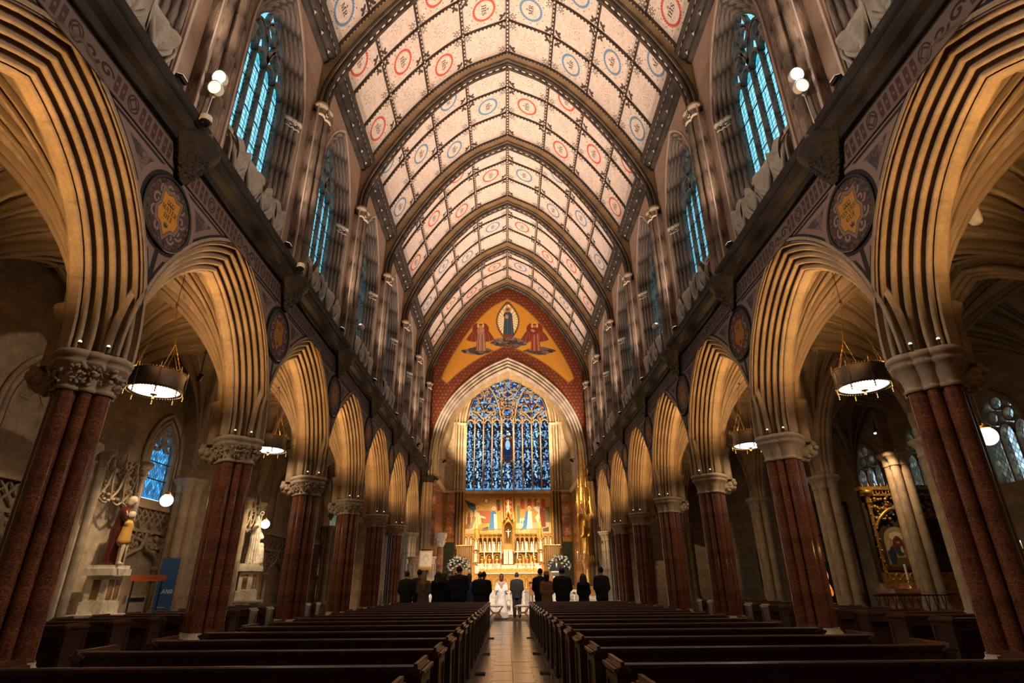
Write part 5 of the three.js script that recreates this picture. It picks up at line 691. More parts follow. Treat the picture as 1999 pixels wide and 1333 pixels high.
const stripTex = canvasTex(128, 256, (g, w, h) => { g.fillStyle = '#c2501c'; g.fillRect(0, 0, w, h); g.fillStyle = '#f0e2c4'; for (const y of [50, 110, 180]) { for (const m of [-1, 1]) { scroll(g, 64 + m * 24, y, 20, m, '#f0e2c4', 8); } g.beginPath(); g.ellipse(64, y, 9, 26, 0, 0, 7); g.fill(); } g.fillRect(0, 0, 8, h); g.fillRect(w - 8, 0, 8, h); });
function picture(name, label, tex, x, y, w, h, z, frameM = M.oldGold) { const o = thing(name, label, 'painting', [x, y, -z]); part('canvas', at(plain(new THREE.PlaneGeometry(w, h)), 0, 0, 0.03), mat('#ffffff', { map: tex, roughness: 0.5 }), o); part('frame', [box(w + 0.12, 0.06, 0.08, 0, h / 2 + 0.03, 0.02), box(w + 0.12, 0.06, 0.08, 0, -h / 2 - 0.03, 0.02), box(0.06, h, 0.08, -w / 2 - 0.03, 0, 0.02), box(0.06, h, 0.08, w / 2 + 0.03, 0, 0.02)], frameM, o); return o; }
picture('mosaic_panel', 'gold ground mosaic of a dark winged angel greeting a blue cloaked woman', winged, -1.74, 5.68, 2.66, 2.36, BZ - 0.08);
picture('mosaic_panel', 'gold ground mosaic of a kneeling blue cloaked figure being crowned', crowning, 1.74, 5.68, 2.46, 2.36, BZ - 0.08);
picture('mosaic_panel', 'narrow orange panel with cream scrolls between the two mosaics', stripTex, 0.03, 6.15, 0.6, 1.45, BZ - 0.08);
for (const s of [-1, 1]) {
  const c = thing('altar_curtain', `pleated gold curtain ${s < 0 ? 'left' : 'right'} of the reredos`, 'curtain', [s * 2.86, 1.0, -BZ + 0.45]); const p = []; for (let i = 0; i <= 48; i++) { const t = i / 48; p.push([-0.58 + 1.16 * t, 0.06 * Math.sin(t * 6.283 * 9)]); }
  const P = [], U = []; for (let i = 0; i < 48; i++) { const a = p[i], b = p[i + 1], q = [[a[0], 0, a[1]], [b[0], 0, b[1]], [b[0], 2.7, b[1]], [a[0], 2.7, a[1]]]; for (const k of [0, 1, 2, 0, 2, 3]) { P.push(...q[k]); U.push(q[k][0], q[k][1]); } } const g = new THREE.BufferGeometry(); g.setAttribute('position', new THREE.Float32BufferAttribute(P, 3)); g.setAttribute('uv', new THREE.Float32BufferAttribute(U, 2)); g.computeVertexNormals(); part('fabric', toCreasedNormals(g, 1.2), mat([0.40, 0.27, 0.13], { map: T.plaster }), c); part('rail', cyl(0.03, 0.03, 1.3, 0, 2.72, 0, 8, 0, 0, Math.PI / 2), M.brass, c);
  const rp = thing('relief_panel', `carved stone relief of two saints under arches, ${s < 0 ? 'left' : 'right'} of the reredos`, 'relief', [s * 2.68, 3.72, -BZ + 0.2]); part('slab', box(0.72, 0.72, 0.08, 0, 0.36, 0), M.oldGold, rp); const rg = []; for (const m of [-1, 1]) { rg.push(sweep(archPath(0.15, 0.08, 0.42, 6, 0.05).map(([a, b]) => [a + m * 0.17, b]), rectP(0.03, 0.03, 0.09), 'xy', false, 0.5), lathe([[0.09, 0.05], [0.07, 0.25], [0.05, 0.38], [0.03, 0.41]], 8, m * 0.17, 0, 0.06), ball(0.04, m * 0.17, 0.45, 0.07, 8)); } part('figures', rg, M.paleCap, rp);
}
// ---- high altar and reredos
const figurine = merge([lathe([[0.085, 0], [0.08, 0.12], [0.06, 0.26], [0.065, 0.33], [0.035, 0.4]], 10), ball(0.042, 0, 0.45, 0, 8)]);
{
  const rz = -38.7, o = thing('reredos', 'tall gilded gothic reredos with pinnacled towers and statue niches', 'reredos', [0, 1.0, rz]);
  part('backing', [box(4.1, 3.0, 0.25, 0, 1.5, -0.3)], M.oldGold, o);
  for (const s of [-1, 1]) {
    const L = [box(0.34, 3.1, 0.4, s * 2.1, 1.55, 0), box(0.4, 0.1, 0.46, s * 2.1, 1.56, 0), box(0.4, 0.1, 0.46, s * 2.1, 2.3, 0), box(0.4, 0.12, 0.46, s * 2.1, 3.05, 0)]; for (const a of [-1, 1]) for (const b of [-1, 1]) L.push(cone(0.05, 0.6, s * 2.1 + a * 0.17, 3.4, b * 0.2, 4), box(0.06, 3.1, 0.06, s * 2.1 + a * 0.18, 1.55, b * 0.2)); L.push(cyl(0.14, 0.1, 0.7, s * 2.1, 3.45, 0, 8), cone(0.13, 1.0, s * 2.1, 4.2, 0, 8)); for (let i = 0; i < 8; i++) L.push(blob(0.03, s * 2.1 + 0.1 * (1 - i / 10) * Math.cos(i * 2), 3.85 + i * 0.09, 0.1 * Math.sin(i * 2))); part('tower', L, M.gold, o);
    part('red_panel', box(0.24, 0.55, 0.02, s * 2.1, 1.22, 0.21), M.orange, o); part('tower_statue', figurine.clone().scale(1.3, 1.3, 1.3), M.marbleWhite, o, [s * 2.1, 1.65, 0.24]); part('tower_statue', figurine.clone().scale(1.2, 1.2, 1.2), M.marbleWhite, o, [s * 2.1, 2.4, 0.24]);
    for (let i = 0; i < 5; i++) { const x = s * (0.62 + i * 0.30), N = [sweep(archPath(0.12, 0.08, 3.02, 6, 2.3).map(([a, b]) => [a + x, b]), rectP(0.04, -0.1, 0.06), 'xy', false, 0.5), bar([x - 0.15, 3.08, 0.05], [x, 3.42, 0.05], 0.035), bar([x + 0.15, 3.08, 0.05], [x, 3.42, 0.05], 0.035), cone(0.03, 0.26, x, 3.52, 0.05, 5), cyl(0.02, 0.02, 1.0, x + s * 0.15, 2.8, 0.06, 6), cone(0.035, 0.4, x + s * 0.15, 3.5, 0.06, 4)]; part('niche', N, M.gold, o); part('niche_back', box(0.24, 0.86, 0.02, x, 2.72, -0.14), mat([0.16, 0.09, 0.04], { roughness: 0.6 }), o); part('niche_statue', figurine.clone().scale(1.15, 1.15, 1.15), M.marbleWhite, o, [x, 2.32, -0.02]); part('crest', [box(0.02, 0.34, 0.04, x - 0.05, 3.5, -0.1), box(0.02, 0.34, 0.04, x + 0.06, 3.5, -0.1), box(0.28, 0.04, 0.1, x, 3.68, -0.1)], M.gold, o); }
    for (let i = 0; i < 3; i++) { const x = s * (0.74 + i * 0.48), N = [sweep(archPath(0.2, 0.04, 1.9, 7, 1.55).map(([a, b]) => [a + x, b]), rectP(0.05, -0.05, 0.12), 'xy', false, 0.5), cyl(0.03, 0.03, 0.5, x + s * 0.24, 1.78, 0.1, 6)]; part('lower_arch', N, M.gold, o); part('lower_back', box(0.42, 0.7, 0.02, x, 1.88, -0.1), M.oldGold, o); part('bust', [lathe([[0.1, 0], [0.04, 0.05], [0.1, 0.16], [0.12, 0.24], [0.04, 0.3]], 10, x, 1.56, 0.05), ball(0.06, x, 1.94, 0.05, 10)], M.gold, o); part('bust_panel', box(0.36, 0.2, 0.02, x, 1.66, 0.0), M.red, o); }
    part('ledge', [box(1.55, 0.06, 0.3, s * 1.2, 2.26, 0.05), box(1.55, 0.1, 0.34, s * 1.2, 1.5, 0.08)], M.marbleWhite, o);
    part('marble_door', box(0.28, 0.86, 0.05, s * 0.16, 1.95, 0.22), M.marbleWhite, o, [0, 0, 0], 'white marble door');
  }
  const T0 = [box(0.08, 2.1, 0.4, -0.38, 3.2, 0.05), box(0.08, 2.1, 0.4, 0.38, 3.2, 0.05), box(0.76, 0.5, 0.3, 0, 2.5, 0.05), bar([-0.4, 4.1, 0.2], [0, 4.75, 0.2], 0.07), bar([0.4, 4.1, 0.2], [0, 4.75, 0.2], 0.07), sweep(archPath(0.3, 0.2, 3.7, 7, 2.7), rectP(0.06, 0.05, 0.24), 'xy', false, 0.5), cyl(0.2, 0.14, 0.7, 0, 4.4, 0, 8), cone(0.17, 1.0, 0, 5.15, 0, 8)]; for (let i = 0; i < 12; i++) T0.push(blob(0.035, 0.2 * (1 - i / 14) * Math.cos(i * 2.2), 4.3 + i * 0.1, 0.2 * Math.sin(i * 2.2) + 0.05)); for (const s of [-1, 1]) T0.push(cone(0.06, 0.9, s * 0.38, 4.6, 0.1, 6), cone(0.05, 0.6, s * 0.38, 4.4, 0.25, 6)); part('central_spire', T0, M.gold, o);
  part('throne_back', box(0.6, 1.4, 0.03, 0, 3.4, -0.05), M.oldGold, o);
  const cx = part('crucifix', [box(0.04, 0.75, 0.03, 0, 3.3, 0.28), box(0.4, 0.04, 0.03, 0, 3.5, 0.28)], M.brass, o); part('figure', [ball(0.035, 0, 3.6, 0.32, 8), tube([[-0.18, 3.53, 0.31], [0, 3.48, 0.32], [0.18, 3.53, 0.31]], 0.015, 6), lathe([[0.015, 3.12], [0.03, 3.25], [0.04, 3.4], [0.045, 3.5], [0.02, 3.55]], 8, 0, 0, 0.31)], M.white, cx);
  part('plinth', [box(4.3, 0.5, 0.5, 0, 1.22, 0)], M.marbleWhite, o);
  const a = thing('high_altar', 'gilded high altar with arcaded front and white cloth top', 'altar', [0, 1.0, -37.9]);
  part('body', box(3.6, 0.92, 0.8, 0, 0.46, 0), M.oldGold, a); part('altar_cloth', box(3.75, 0.06, 0.95, 0, 0.95, 0.02), M.cloth, a); part('gradine', [box(3.7, 0.22, 0.3, 0, 1.12, -0.35), ...Array.from({ length: 9 }, (_, i) => torus(0.1, 0.02, -1.5 + i * 0.375, 1.1, -0.19, 0, 0, 0, 10, 4))], M.gold, a);
  for (let i = 0; i < 8; i++) { const x = -1.54 + i * 0.44; part('front_arch', [sweep(archPath(0.17, 0.08, 0.5, 6, 0.08).map(([p, q]) => [p + x, q]), rectP(0.05, 0.38, 0.5), 'xy', false, 0.5), cyl(0.03, 0.03, 0.75, x + 0.22, 0.42, 0.44, 6)], M.gold, a); part('front_figure', figurine, M.gold, a, [x, 0.06, 0.44]); }
}
const stick = (h, c) => { const o = new THREE.Group(); part('candlestick', lathe([[0.09, 0], [0.09, 0.02], [0.03, 0.05], [0.02, 0.12], [0.045, 0.15], [0.018, 0.2], [0.015, h * 0.9], [0.05, h * 0.96], [0.05, h]], 10), M.brass, o); part('candle', cyl(0.028, 0.028, c, 0, h + c / 2, 0, 10), M.white, o); part('flame', ball(0.018, 0, h + c + 0.035, 0, 8, 1, 2, 1), GL.flame, o); return o; };
{
  const c = stick(0.62, 0.95); [946, 962, 978, 1010, 1026, 1041].forEach((u, i) => { const o = c.clone(), x = pixAt(u, 1060, 38.5)[0]; o.name = numbered('altar_candle'); o.position.set(x, 2.235, -38.25); o.userData = { label: `tall white candle on the reredos ledge, ${['outermost left', 'second left', 'innermost left', 'innermost right', 'second right', 'outermost right'][i]} of the crucifix`, category: 'candle', group: 'reredos candles' }; scene.add(o); });
  const d = stick(0.12, 0.45); [-1.45, 1.5].forEach((x, i) => { const o = d.clone(); o.name = numbered('altar_candle'); o.position.set(x, 1.985, -37.75); o.userData = { label: `short candle on the altar cloth at its ${i ? 'right' : 'left'} end`, category: 'candle' }; scene.add(o); });
  const b = thing('altar_book', 'red bound book lying open on the altar', 'book', [0.85, 1.985, -37.7]); part('pages', box(0.5, 0.04, 0.3, 0, 0.03, 0), M.white, b); part('cover', box(0.56, 0.03, 0.34, 0, 0.012, 0), M.red, b);
}
// ---- communion rail, stools, desk
{
  const o = thing('communion_rail', 'white marble communion rail behind the couple', 'railing', [0, 0, -29.2]);
  part('top_slab', box(7.6, 0.09, 0.36, 0, 1.0, 0), M.marbleWhite, o); part('base_slab', box(7.6, 0.16, 0.4, 0, 0.08, 0), M.marbleWhite, o);
  const bal = lathe([[0.06, 0.16], [0.06, 0.22], [0.035, 0.28], [0.05, 0.5], [0.03, 0.7], [0.055, 0.88], [0.06, 0.96]], 8); for (let i = 0; i < 30; i++) part('baluster', bal, M.marbleWhite, o, [-3.63 + i * 0.25, 0, 0]); for (const x of [-3.5, -0.9, 0.9, 3.5]) part('panel', box(0.5, 0.85, 0.3, x, 0.55, 0), M.marbleWhite, o);
  const s0 = new THREE.Group(), leg = (m) => { const p = []; for (let i = 0; i <= 10; i++) { const t = i / 10; p.push([m * (-0.26 + 0.52 * t) , 0.02 + 0.42 * t + 0.07 * Math.sin(t * Math.PI * 2) ]); } return sweep(p, rectP(0.055, -0.03, 0.03), 'xy', false, 0.5); };
  for (const z of [-0.2, 0.2]) for (const m of [-1, 1]) part('curved_leg', leg(m), M.oak, s0, [0, 0, z]); part('seat_rail', [box(0.07, 0.05, 0.5, -0.29, 0.46, 0), box(0.07, 0.05, 0.5, 0.29, 0.46, 0), box(0.04, 0.04, 0.4, 0, 0.24, 0)], M.oak, s0); part('cushion', boxUV(plain(new THREE.SphereGeometry(1, 14, 8)).scale(0.29, 0.05, 0.24).translate(0, 0.49, 0)), M.cloth, s0);
  [['behind the bride', -0.56], ['behind the groom', 0.54]].forEach(([w, x]) => { const o2 = s0.clone(); o2.name = numbered('folding_stool'); o2.position.set(x, 0, -25.3); o2.userData = { label: 'curved x-frame oak stool with pale cushion ' + w, category: 'stool', group: 'wedding stools' }; scene.add(o2); });
  const d = thing('prayer_desk', 'small plain oak desk in front of the rail right of the groom', 'desk', [1.25, 0, -28.6]); part('top', box(0.62, 0.05, 0.4, 0, 1.32, 0, -0.5), M.oak, d); part('front', box(0.6, 0.5, 0.04, 0, 1.08, 0.12), M.oak, d); for (const x of [-0.28, 0.28]) part('side', box(0.04, 1.15, 0.35, x, 0.58, 0), M.oak, d);
}
// ---- flowers, lectern, pulpit
function bouquet(x, y0, z, yc, label, r) {
  const o = thing('flower_arrangement', label, 'flowers', [x, y0, -z]), h = yc - y0; part('pedestal', lathe([[0.22, 0], [0.22, 0.04], [0.06, 0.1], [0.05, h - 0.55], [0.16, h - 0.42], [0.22, h - 0.25]], 14), M.bronze, o); const L = [];
  for (let i = 0; i < 170; i++) { const a = rr(0, 6.283), e = Math.acos(rr(-0.35, 1)), q = r * rr(0.55, 1.12); const p = new THREE.Vector3(Math.sin(e) * Math.cos(a), Math.cos(e), Math.sin(e) * Math.sin(a)); const g = plain(new THREE.ConeGeometry(0.035, 0.26, 4)).scale(1, 1, 0.25); g.applyQuaternion(new THREE.Quaternion().setFromUnitVectors(new THREE.Vector3(0, 1, 0), p.clone().add(new THREE.Vector3(0, -0.3, 0)).normalize())); L.push(boxUV(g.translate(p.x * q, h + p.y * q, p.z * q))); }
  const f = part('foliage', L, mat([0.045, 0.09, 0.03], { roughness: 0.7 }), o); f.userData.kind = 'stuff';
  const bl = [merge([ball(0.06, 0, 0, 0, 8, 1, 0.8, 1), ...[0, 1, 2, 3, 4].map((k) => blob(0.045, 0.045 * Math.cos(k * 1.257), 0.015, 0.045 * Math.sin(k * 1.257), 1, 0.6, 1))]), ball(0.05, 0, 0, 0, 8, 1, 1.1, 1)];
  for (let i = 0; i < 58; i++) { const a = i * 2.39996, e = Math.acos(1 - 1.25 * (i + 0.5) / 58), q = r * rr(0.85, 1.02); part('bloom', bl[i % 2], M.white, o, [Math.sin(e) * Math.cos(a) * q, h + Math.cos(e) * q, Math.sin(e) * Math.sin(a) * q]); }
}
bouquet(-2.83, 0.7, 34, 2.18, 'large white rose arrangement left of the altar', 0.62); bouquet(2.72, 0.52, 32, 2.15, 'large white rose arrangement behind the lectern right of the altar', 0.6);
{
  const o = thing('lectern', 'white lectern with square post and sloping top', 'lectern', [2.45, 0.35, -30.4]); part('post', [box(0.1, 1.3, 0.3, -0.18, 0.68, 0), box(0.1, 1.3, 0.3, 0.18, 0.68, 0), box(0.3, 0.9, 0.04, 0, 0.75, 0.05)], M.marbleWhite, o); part('base', box(0.6, 0.08, 0.5, 0, 0.04, 0), M.marbleWhite, o); part('top', box(0.66, 0.06, 0.48, 0, 1.44, 0, -0.35), M.marbleWhite, o); part('microphone', tube([[0.1, 1.45, 0], [0.12, 1.65, 0.02], [0.1, 1.72, -0.08]], 0.008, 5), M.iron, o);
  const p = thing('reading_platform', 'low stone platform under the reader', 'platform', [2.45, 0.35, -31.2]); part('block', box(1.2, 0.46, 0.7, 0, 0.23, 0), M.marbleWhite, p); part('edge', box(1.26, 0.04, 0.76, 0, 0.45, 0), M.marbleWhite, p);
  const u = thing('pulpit', 'carved stone pulpit with gothic arcading below the left chancel respond', 'pulpit', [-4.45, 0, -30.6]);
  part('stem', lathe([[0.5, 0], [0.5, 0.15], [0.3, 0.25], [0.28, 0.9], [0.5, 1.3], [0.72, 1.5]], 8), M.stoneLight, u); part('drum', lathe([[0.72, 1.5], [0.68, 1.55], [0.68, 2.5], [0.76, 2.56], [0.76, 2.64], [0.6, 2.64], [0.6, 1.6]], 8), M.stone, u);
  for (let i = 0; i < 8; i++) { const a = i * Math.PI / 4 + Math.PI / 8, g = merge([sweep(archPath(0.11, 0.06, 0.55, 6, 0.1).map(([x, y]) => [x - 0.12, y + 1.6]), rectP(0.03, 0, 0.06), 'xy', false, 0.5), sweep(archPath(0.11, 0.06, 0.55, 6, 0.1).map(([x, y]) => [x + 0.12, y + 1.6]), rectP(0.03, 0, 0.06), 'xy', false, 0.5)]); g.translate(0, 0, 0.62); g.rotateY(a); part('arcade_panel', g, M.stoneLight, u); }
  part('book_rest', [box(0.5, 0.04, 0.4, 0.3, 2.9, 0.55, -0.45), cyl(0.03, 0.03, 0.3, 0.3, 2.75, 0.5, 8)], M.oak, u);
  const b = thing('pulpit_hanging', 'cream embroidered cloth hanging over the pulpit front', 'cloth', [-4.12, 2.03, -29.72]); const bt = canvasTex(256, 330, (g, w, h) => { g.fillStyle = '#e2d6bd'; g.fillRect(0, 0, w, h); g.strokeStyle = '#b79448'; g.lineWidth = 8; g.strokeRect(16, 16, w - 32, h - 60); g.fillStyle = '#b8892e'; g.fillRect(0, h - 34, w, 34); g.lineWidth = 6; g.beginPath(); g.ellipse(128, 150, 48, 62, 0, 0, 7); g.stroke(); scroll(g, 100, 90, 26, 1, '#b79448', 5); scroll(g, 156, 90, 26, -1, '#b79448', 5); for (const [x, y] of [[128, 60], [60, 150], [196, 150], [128, 240]]) { g.beginPath(); g.arc(x, y, 9, 0, 7); g.fill(); } });
  part('fabric', [at(plain(new THREE.PlaneGeometry(0.64, 0.84)), 0, 0.42, 0.02), at(plain(new THREE.PlaneGeometry(0.64, 0.84)), 0, 0.42, -0.01)], mat('#ffffff', { map: bt, roughness: 0.95 }), b); part('fringe', box(0.64, 0.05, 0.03, 0, -0.02, 0.005), M.oldGold, b);
}
// ---- side niche with gilded canopy, and the marble column opposite
const statueMadonna = (() => { const f = bones([[[0, 0.05, 0], [0, 0.9, 0], 0.30, 0.2], [[0, 0.9, 0], [0, 1.45, 0], 0.2, 0.19], [[-0.05, 1.4, 0.05], [-0.25, 1.0, 0.16], 0.09, 0.07], [[0.22, 1.4, 0], [0.2, 1.05, 0.2], 0.09, 0.07], [[-0.12, 1.1, 0.2], [-0.1, 1.35, 0.2], 0.1, 0.09], [[0, 1.5, 0.02], [0, 1.66, 0.03], 0.07, 0.06], [[0, 1.72, 0.03], [0, 1.82, 0.04], 0.115, 0.11], [[-0.1, 1.48, 0.22], [-0.1, 1.5, 0.22], 0.08, 0.08], [[0, 1.85, 0], [0, 1.4, -0.1], 0.13, 0.16]], 0.09); return nets((x, y, z) => f(x, y, z) - 0.014 * Math.sin(Math.atan2(z, x) * 11 + y * 2) * (y < 1.0 ? 1 : 0.3), [-0.5, 0, -0.45], [0.5, 2.05, 0.5], 0.032); })();
{
  const x0 = 4.42, z0 = 34.4, o = thing('gilded_canopy', 'tall gilded gothic spire canopy over the right chancel statue', 'canopy', [x0 + 0.1, 0, -z0]), L = [];
  L.push(cyl(0.34, 0.26, 0.9, 0, 6.15, 0, 8), cyl(0.24, 0.18, 0.9, 0, 7.0, 0, 8), cone(0.18, 1.7, 0, 8.3, 0, 8), box(0.16, 0.03, 0.03, 0, 9.1, 0), box(0.03, 0.18, 0.03, 0, 9.14, 0)); for (let k = 0; k < 6; k++) { const a = k * Math.PI / 3 + 0.5; L.push(cone(0.06, 1.3, 0.42 * Math.cos(a), 6.2, 0.42 * Math.sin(a), 5), cone(0.045, 1.1, 0.28 * Math.cos(a + 0.5), 7.2, 0.28 * Math.sin(a + 0.5), 5), cyl(0.035, 0.035, 0.7, 0.42 * Math.cos(a), 5.4, 0.42 * Math.sin(a), 6), cone(0.03, 0.3, 0.45 * Math.cos(a), 4.95, 0.45 * Math.sin(a), 5, Math.PI)); const b = a + Math.PI / 3; L.push(bar([0.45 * Math.cos(a), 5.15, 0.45 * Math.sin(a)], [0.46 * Math.cos((a + b) / 2), 5.85, 0.46 * Math.sin((a + b) / 2)], 0.05), bar([0.45 * Math.cos(b), 5.15, 0.45 * Math.sin(b)], [0.46 * Math.cos((a + b) / 2), 5.85, 0.46 * Math.sin((a + b) / 2)], 0.05)); } for (let k = 0; k < 80; k++) { const y = rr(5.6, 8.9), q = 0.4 * (9.2 - y) / 3.6 + 0.03, a = rr(0, 6.28); L.push(blob(rr(0.025, 0.05), q * Math.cos(a), y, q * Math.sin(a))); }
  part('spire', L, M.gold, o); part('back_board', [box(0.7, 2.5, 0.06, 0, 3.9, -0.35), box(0.05, 2.4, 0.1, 0.36, 3.9, -0.3), box(0.05, 2.4, 0.1, -0.36, 3.9, -0.3)], M.oldGold, o);
  part('pedestal', [cyl(0.3, 0.42, 0.35, 0, 2.65, 0, 8), cyl(0.2, 0.3, 0.4, 0, 2.28, 0, 8), cyl(0.24, 0.18, 0.9, 0, 1.65, 0, 10), box(0.7, 0.5, 0.7, 0, 0.95, 0), ...Array.from({ length: 8 }, (_, i) => sweep(archPath(0.1, 0.06, 0.15, 5, 0).map(([a, b]) => [a, b + 2.5]), rectP(0.03, 0.36, 0.42), 'xy', false, 0.5).rotateY(i * Math.PI / 4))], M.gold, o);
  const s = thing('saint_statue', 'gilded standing statue of a robed woman holding a child under the spire canopy', 'statue', [x0 + 0.1, 2.83, -z0 + 0.02]); part('figure', statueMadonna, M.oldGold, s);
  const c = stick(0.1, 0.42); [[-0.5, 'left'], [-0.12, 'right']].forEach(([dx, w]) => { const q = c.clone(); q.name = numbered('votive_candle'); q.position.set(x0 + dx, 2.42, -z0 + 0.62); q.userData = { label: `lit white candle before the gilded statue, ${w} of the pair`, category: 'candle' }; scene.add(q); });
  const cs = thing('candle_stand', 'slim brass candle stand before the gilded statue', 'stand', [x0 - 0.31, 0.7, -z0 + 0.62]); part('bar', box(0.55, 0.04, 0.12, 0, 1.70, 0), M.brass, cs); part('stem', lathe([[0.16, 0], [0.16, 0.03], [0.03, 0.08], [0.025, 1.7]], 10), M.brass, cs);
  const m = thing('marble_column', 'veined marble column with white carved capital beside the left chancel wall', 'column', [-4.05, 0.87, -35.1]); part('shaft', cyl(0.2, 0.18, 2.2, 0, 1.5, 0, 16), M.marbleRed, m); part('base', lathe([[0.34, 0], [0.34, 0.2], [0.26, 0.3], [0.28, 0.36], [0.21, 0.42]], 16), M.marbleWhite, m); const C = [lathe([[0.18, 2.5], [0.22, 2.6], [0.3, 3.0], [0.4, 3.15], [0.4, 3.3], [0, 3.3]], 12)]; for (let k = 0; k < 60; k++) { const a = rr(0, 6.28), y = rr(2.55, 3.1); C.push(blob(rr(0.04, 0.07), (0.2 + 0.25 * (y - 2.5)) * Math.cos(a), y, (0.2 + 0.25 * (y - 2.5)) * Math.sin(a))); } part('capital', C, M.marbleWhite, m);
}
// ---- lamps of the chancel, hidden behind the arch
for (const s of [-1, 1]) { const o = thing('chancel_spotlight', `black spotlight inside the chancel arch, ${s < 0 ? 'left' : 'right'} jamb`, 'spotlight', [s * 4.1, 8.6, -35.9]); part('housing', at(cyl(0.07, 0.09, 0.24, 0, 0, 0, 12), 0, 0, 0, -0.9, 0, s * 0.5), M.iron, o); part('bracket', box(0.3, 0.03, 0.03, s * 0.15, 0.1, 0), M.iron, o); spot(o, [-s * 0.15, -0.2, -0.18], [-s * 3.6, -5.4, -2.6], GOLDW, LIGHT.chancel, 0.62, 0.7, 6);
  spot(o, [-s * 0.1, 0.25, -0.15], [-s * 2.6, 3.5, -4.0], GOLDW, LIGHT.chancel * 0.65, 0.7, 0.8, 6); }
for (const [s, to, what] of [[-1, [4.5, 5.2, -34.4], 'gilded canopy'], [1, [-4.3, 3.0, -32], 'pulpit']]) { const o = thing('added_spotlight', `small black added spotlight on the ${s < 0 ? 'left' : 'right'} ledge aimed at the ${what}`, 'spotlight', [s * 5.0, 8.32, -30.6]); part('foot', box(0.1, 0.05, 0.1, 0, 0.02, 0), M.iron, o); part('housing', at(cyl(0.05, 0.07, 0.2, 0, 0, 0, 12), 0, 0.14, 0, 0, 0, s * 1.2), M.iron, o); spot(o, [-s * 0.15, 0.2, -0.05], [to[0] - s * 5.0, to[1] - 8.32, to[2] + 30.6], GOLDW, s < 0 ? 420 : 520, 0.24, 0.8, 3); }  // added lamps that lift the gilded canopy and the pulpit out of shadow
// ================================================================ people (standing, front towards -z)
const SKINS = [[0.50, 0.28, 0.19], [0.42, 0.22, 0.14]].map((c) => mat(c, { roughness: 0.6 }));
const ell = (p, c, r) => { const x = (p[0] - c[0]) / r[0], y = (p[1] - c[1]) / r[1], z = (p[2] - c[2]) / r[2], k = Math.hypot(x, y, z); return (k - 1) * Math.min(...r); };
const sk = { neck: [0, 1.47, 0.015], head: [0, 1.665, -0.005] };
function poseBones(w, wide) {                                        // joints of a standing figure with hands joined in front
  const s = w ? 0.165 : 0.195, B = [];
  for (const m of [-1, 1]) {
    B.push([[m * s, 1.40, 0.01], [m * (s + 0.04), 1.13, 0.03], 0.056, 0.046], [[m * (s + 0.04), 1.13, 0.03], [m * 0.06, 1.0, -0.22], 0.043, 0.03]);      // arm
    B.push([[m * 0.06, 1.0, -0.22], [m * 0.02, 0.985, -0.27], 0.034, 0.03]); for (let f = 0; f < 4; f++) B.push([[m * 0.02, 1.005 - f * 0.018, -0.27], [-m * 0.035, 0.995 - f * 0.018, -0.285], 0.011, 0.009]); B.push([[m * 0.05, 1.015, -0.24], [m * 0.0, 1.03, -0.285], 0.012, 0.010]);   // palm, fingers, thumb
    B.push([[m * 0.095, 0.92, 0.01], [m * 0.10, 0.50, 0.0], 0.088, 0.058], [[m * 0.10, 0.50, 0.0], [m * 0.105, 0.09, 0.02], 0.056, 0.036], [[m * 0.105, 0.05, 0.03], [m * 0.12, 0.04, -0.14], 0.04, 0.032]);   // leg and foot
  }
  B.push([[-s * 0.85, 1.40, 0.01], [s * 0.85, 1.40, 0.01], 0.075, 0.075], [[0, 1.32, 0], [0, 1.05, 0], w ? 0.12 : 0.14, w ? 0.10 : 0.125], [[0, 1.05, 0], [0, 0.93, 0.01], w ? 0.105 : 0.125, w ? 0.135 : 0.13], [[0, 1.40, 0.02], [0, 1.56, 0.0], 0.055, 0.05]);
  return B;
}
const torsoBox = (w) => [[0, 1.22, 0], w ? [0.19, 0.26, 0.135] : [0.225, 0.30, 0.145]];
function headF(p) { let d = ell(p, sk.head, [0.078, 0.112, 0.097]); d = smin(d, ell(p, [0, 1.61, -0.03], [0.058, 0.07, 0.066]), 0.03); d = smin(d, cap(p, [0, 1.675, -0.09], [0, 1.645, -0.115], 0.010, 0.016), 0.02); for (const m of [-1, 1]) { d = Math.min(d, ell(p, [m * 0.082, 1.655, 0.0], [0.012, 0.032, 0.02])); d = Math.max(d, 0.012 - Math.hypot(p[0] - m * 0.032, p[1] - 1.675, p[2] + 0.098)); } return d; }
const GEO = {};
function geoOnce(k, f) { return (GEO[k] ||= f()); }
const bodyGeo = (w) => geoOnce('body' + w, () => { const b = bones(poseBones(w), 0.035); return merge([nets((x, y, z) => b(x, y, z), [-0.36, 0, -0.36], [0.36, 1.62, 0.24], 0.026), nets((x, y, z) => smin(headF([x, y, z]), cap([x, y, z], [0, 1.44, 0.02], [0, 1.57, 0.0], 0.055, 0.05), 0.03), [-0.12, 1.42, -0.16], [0.12, 1.8, 0.14], 0.011)]); });
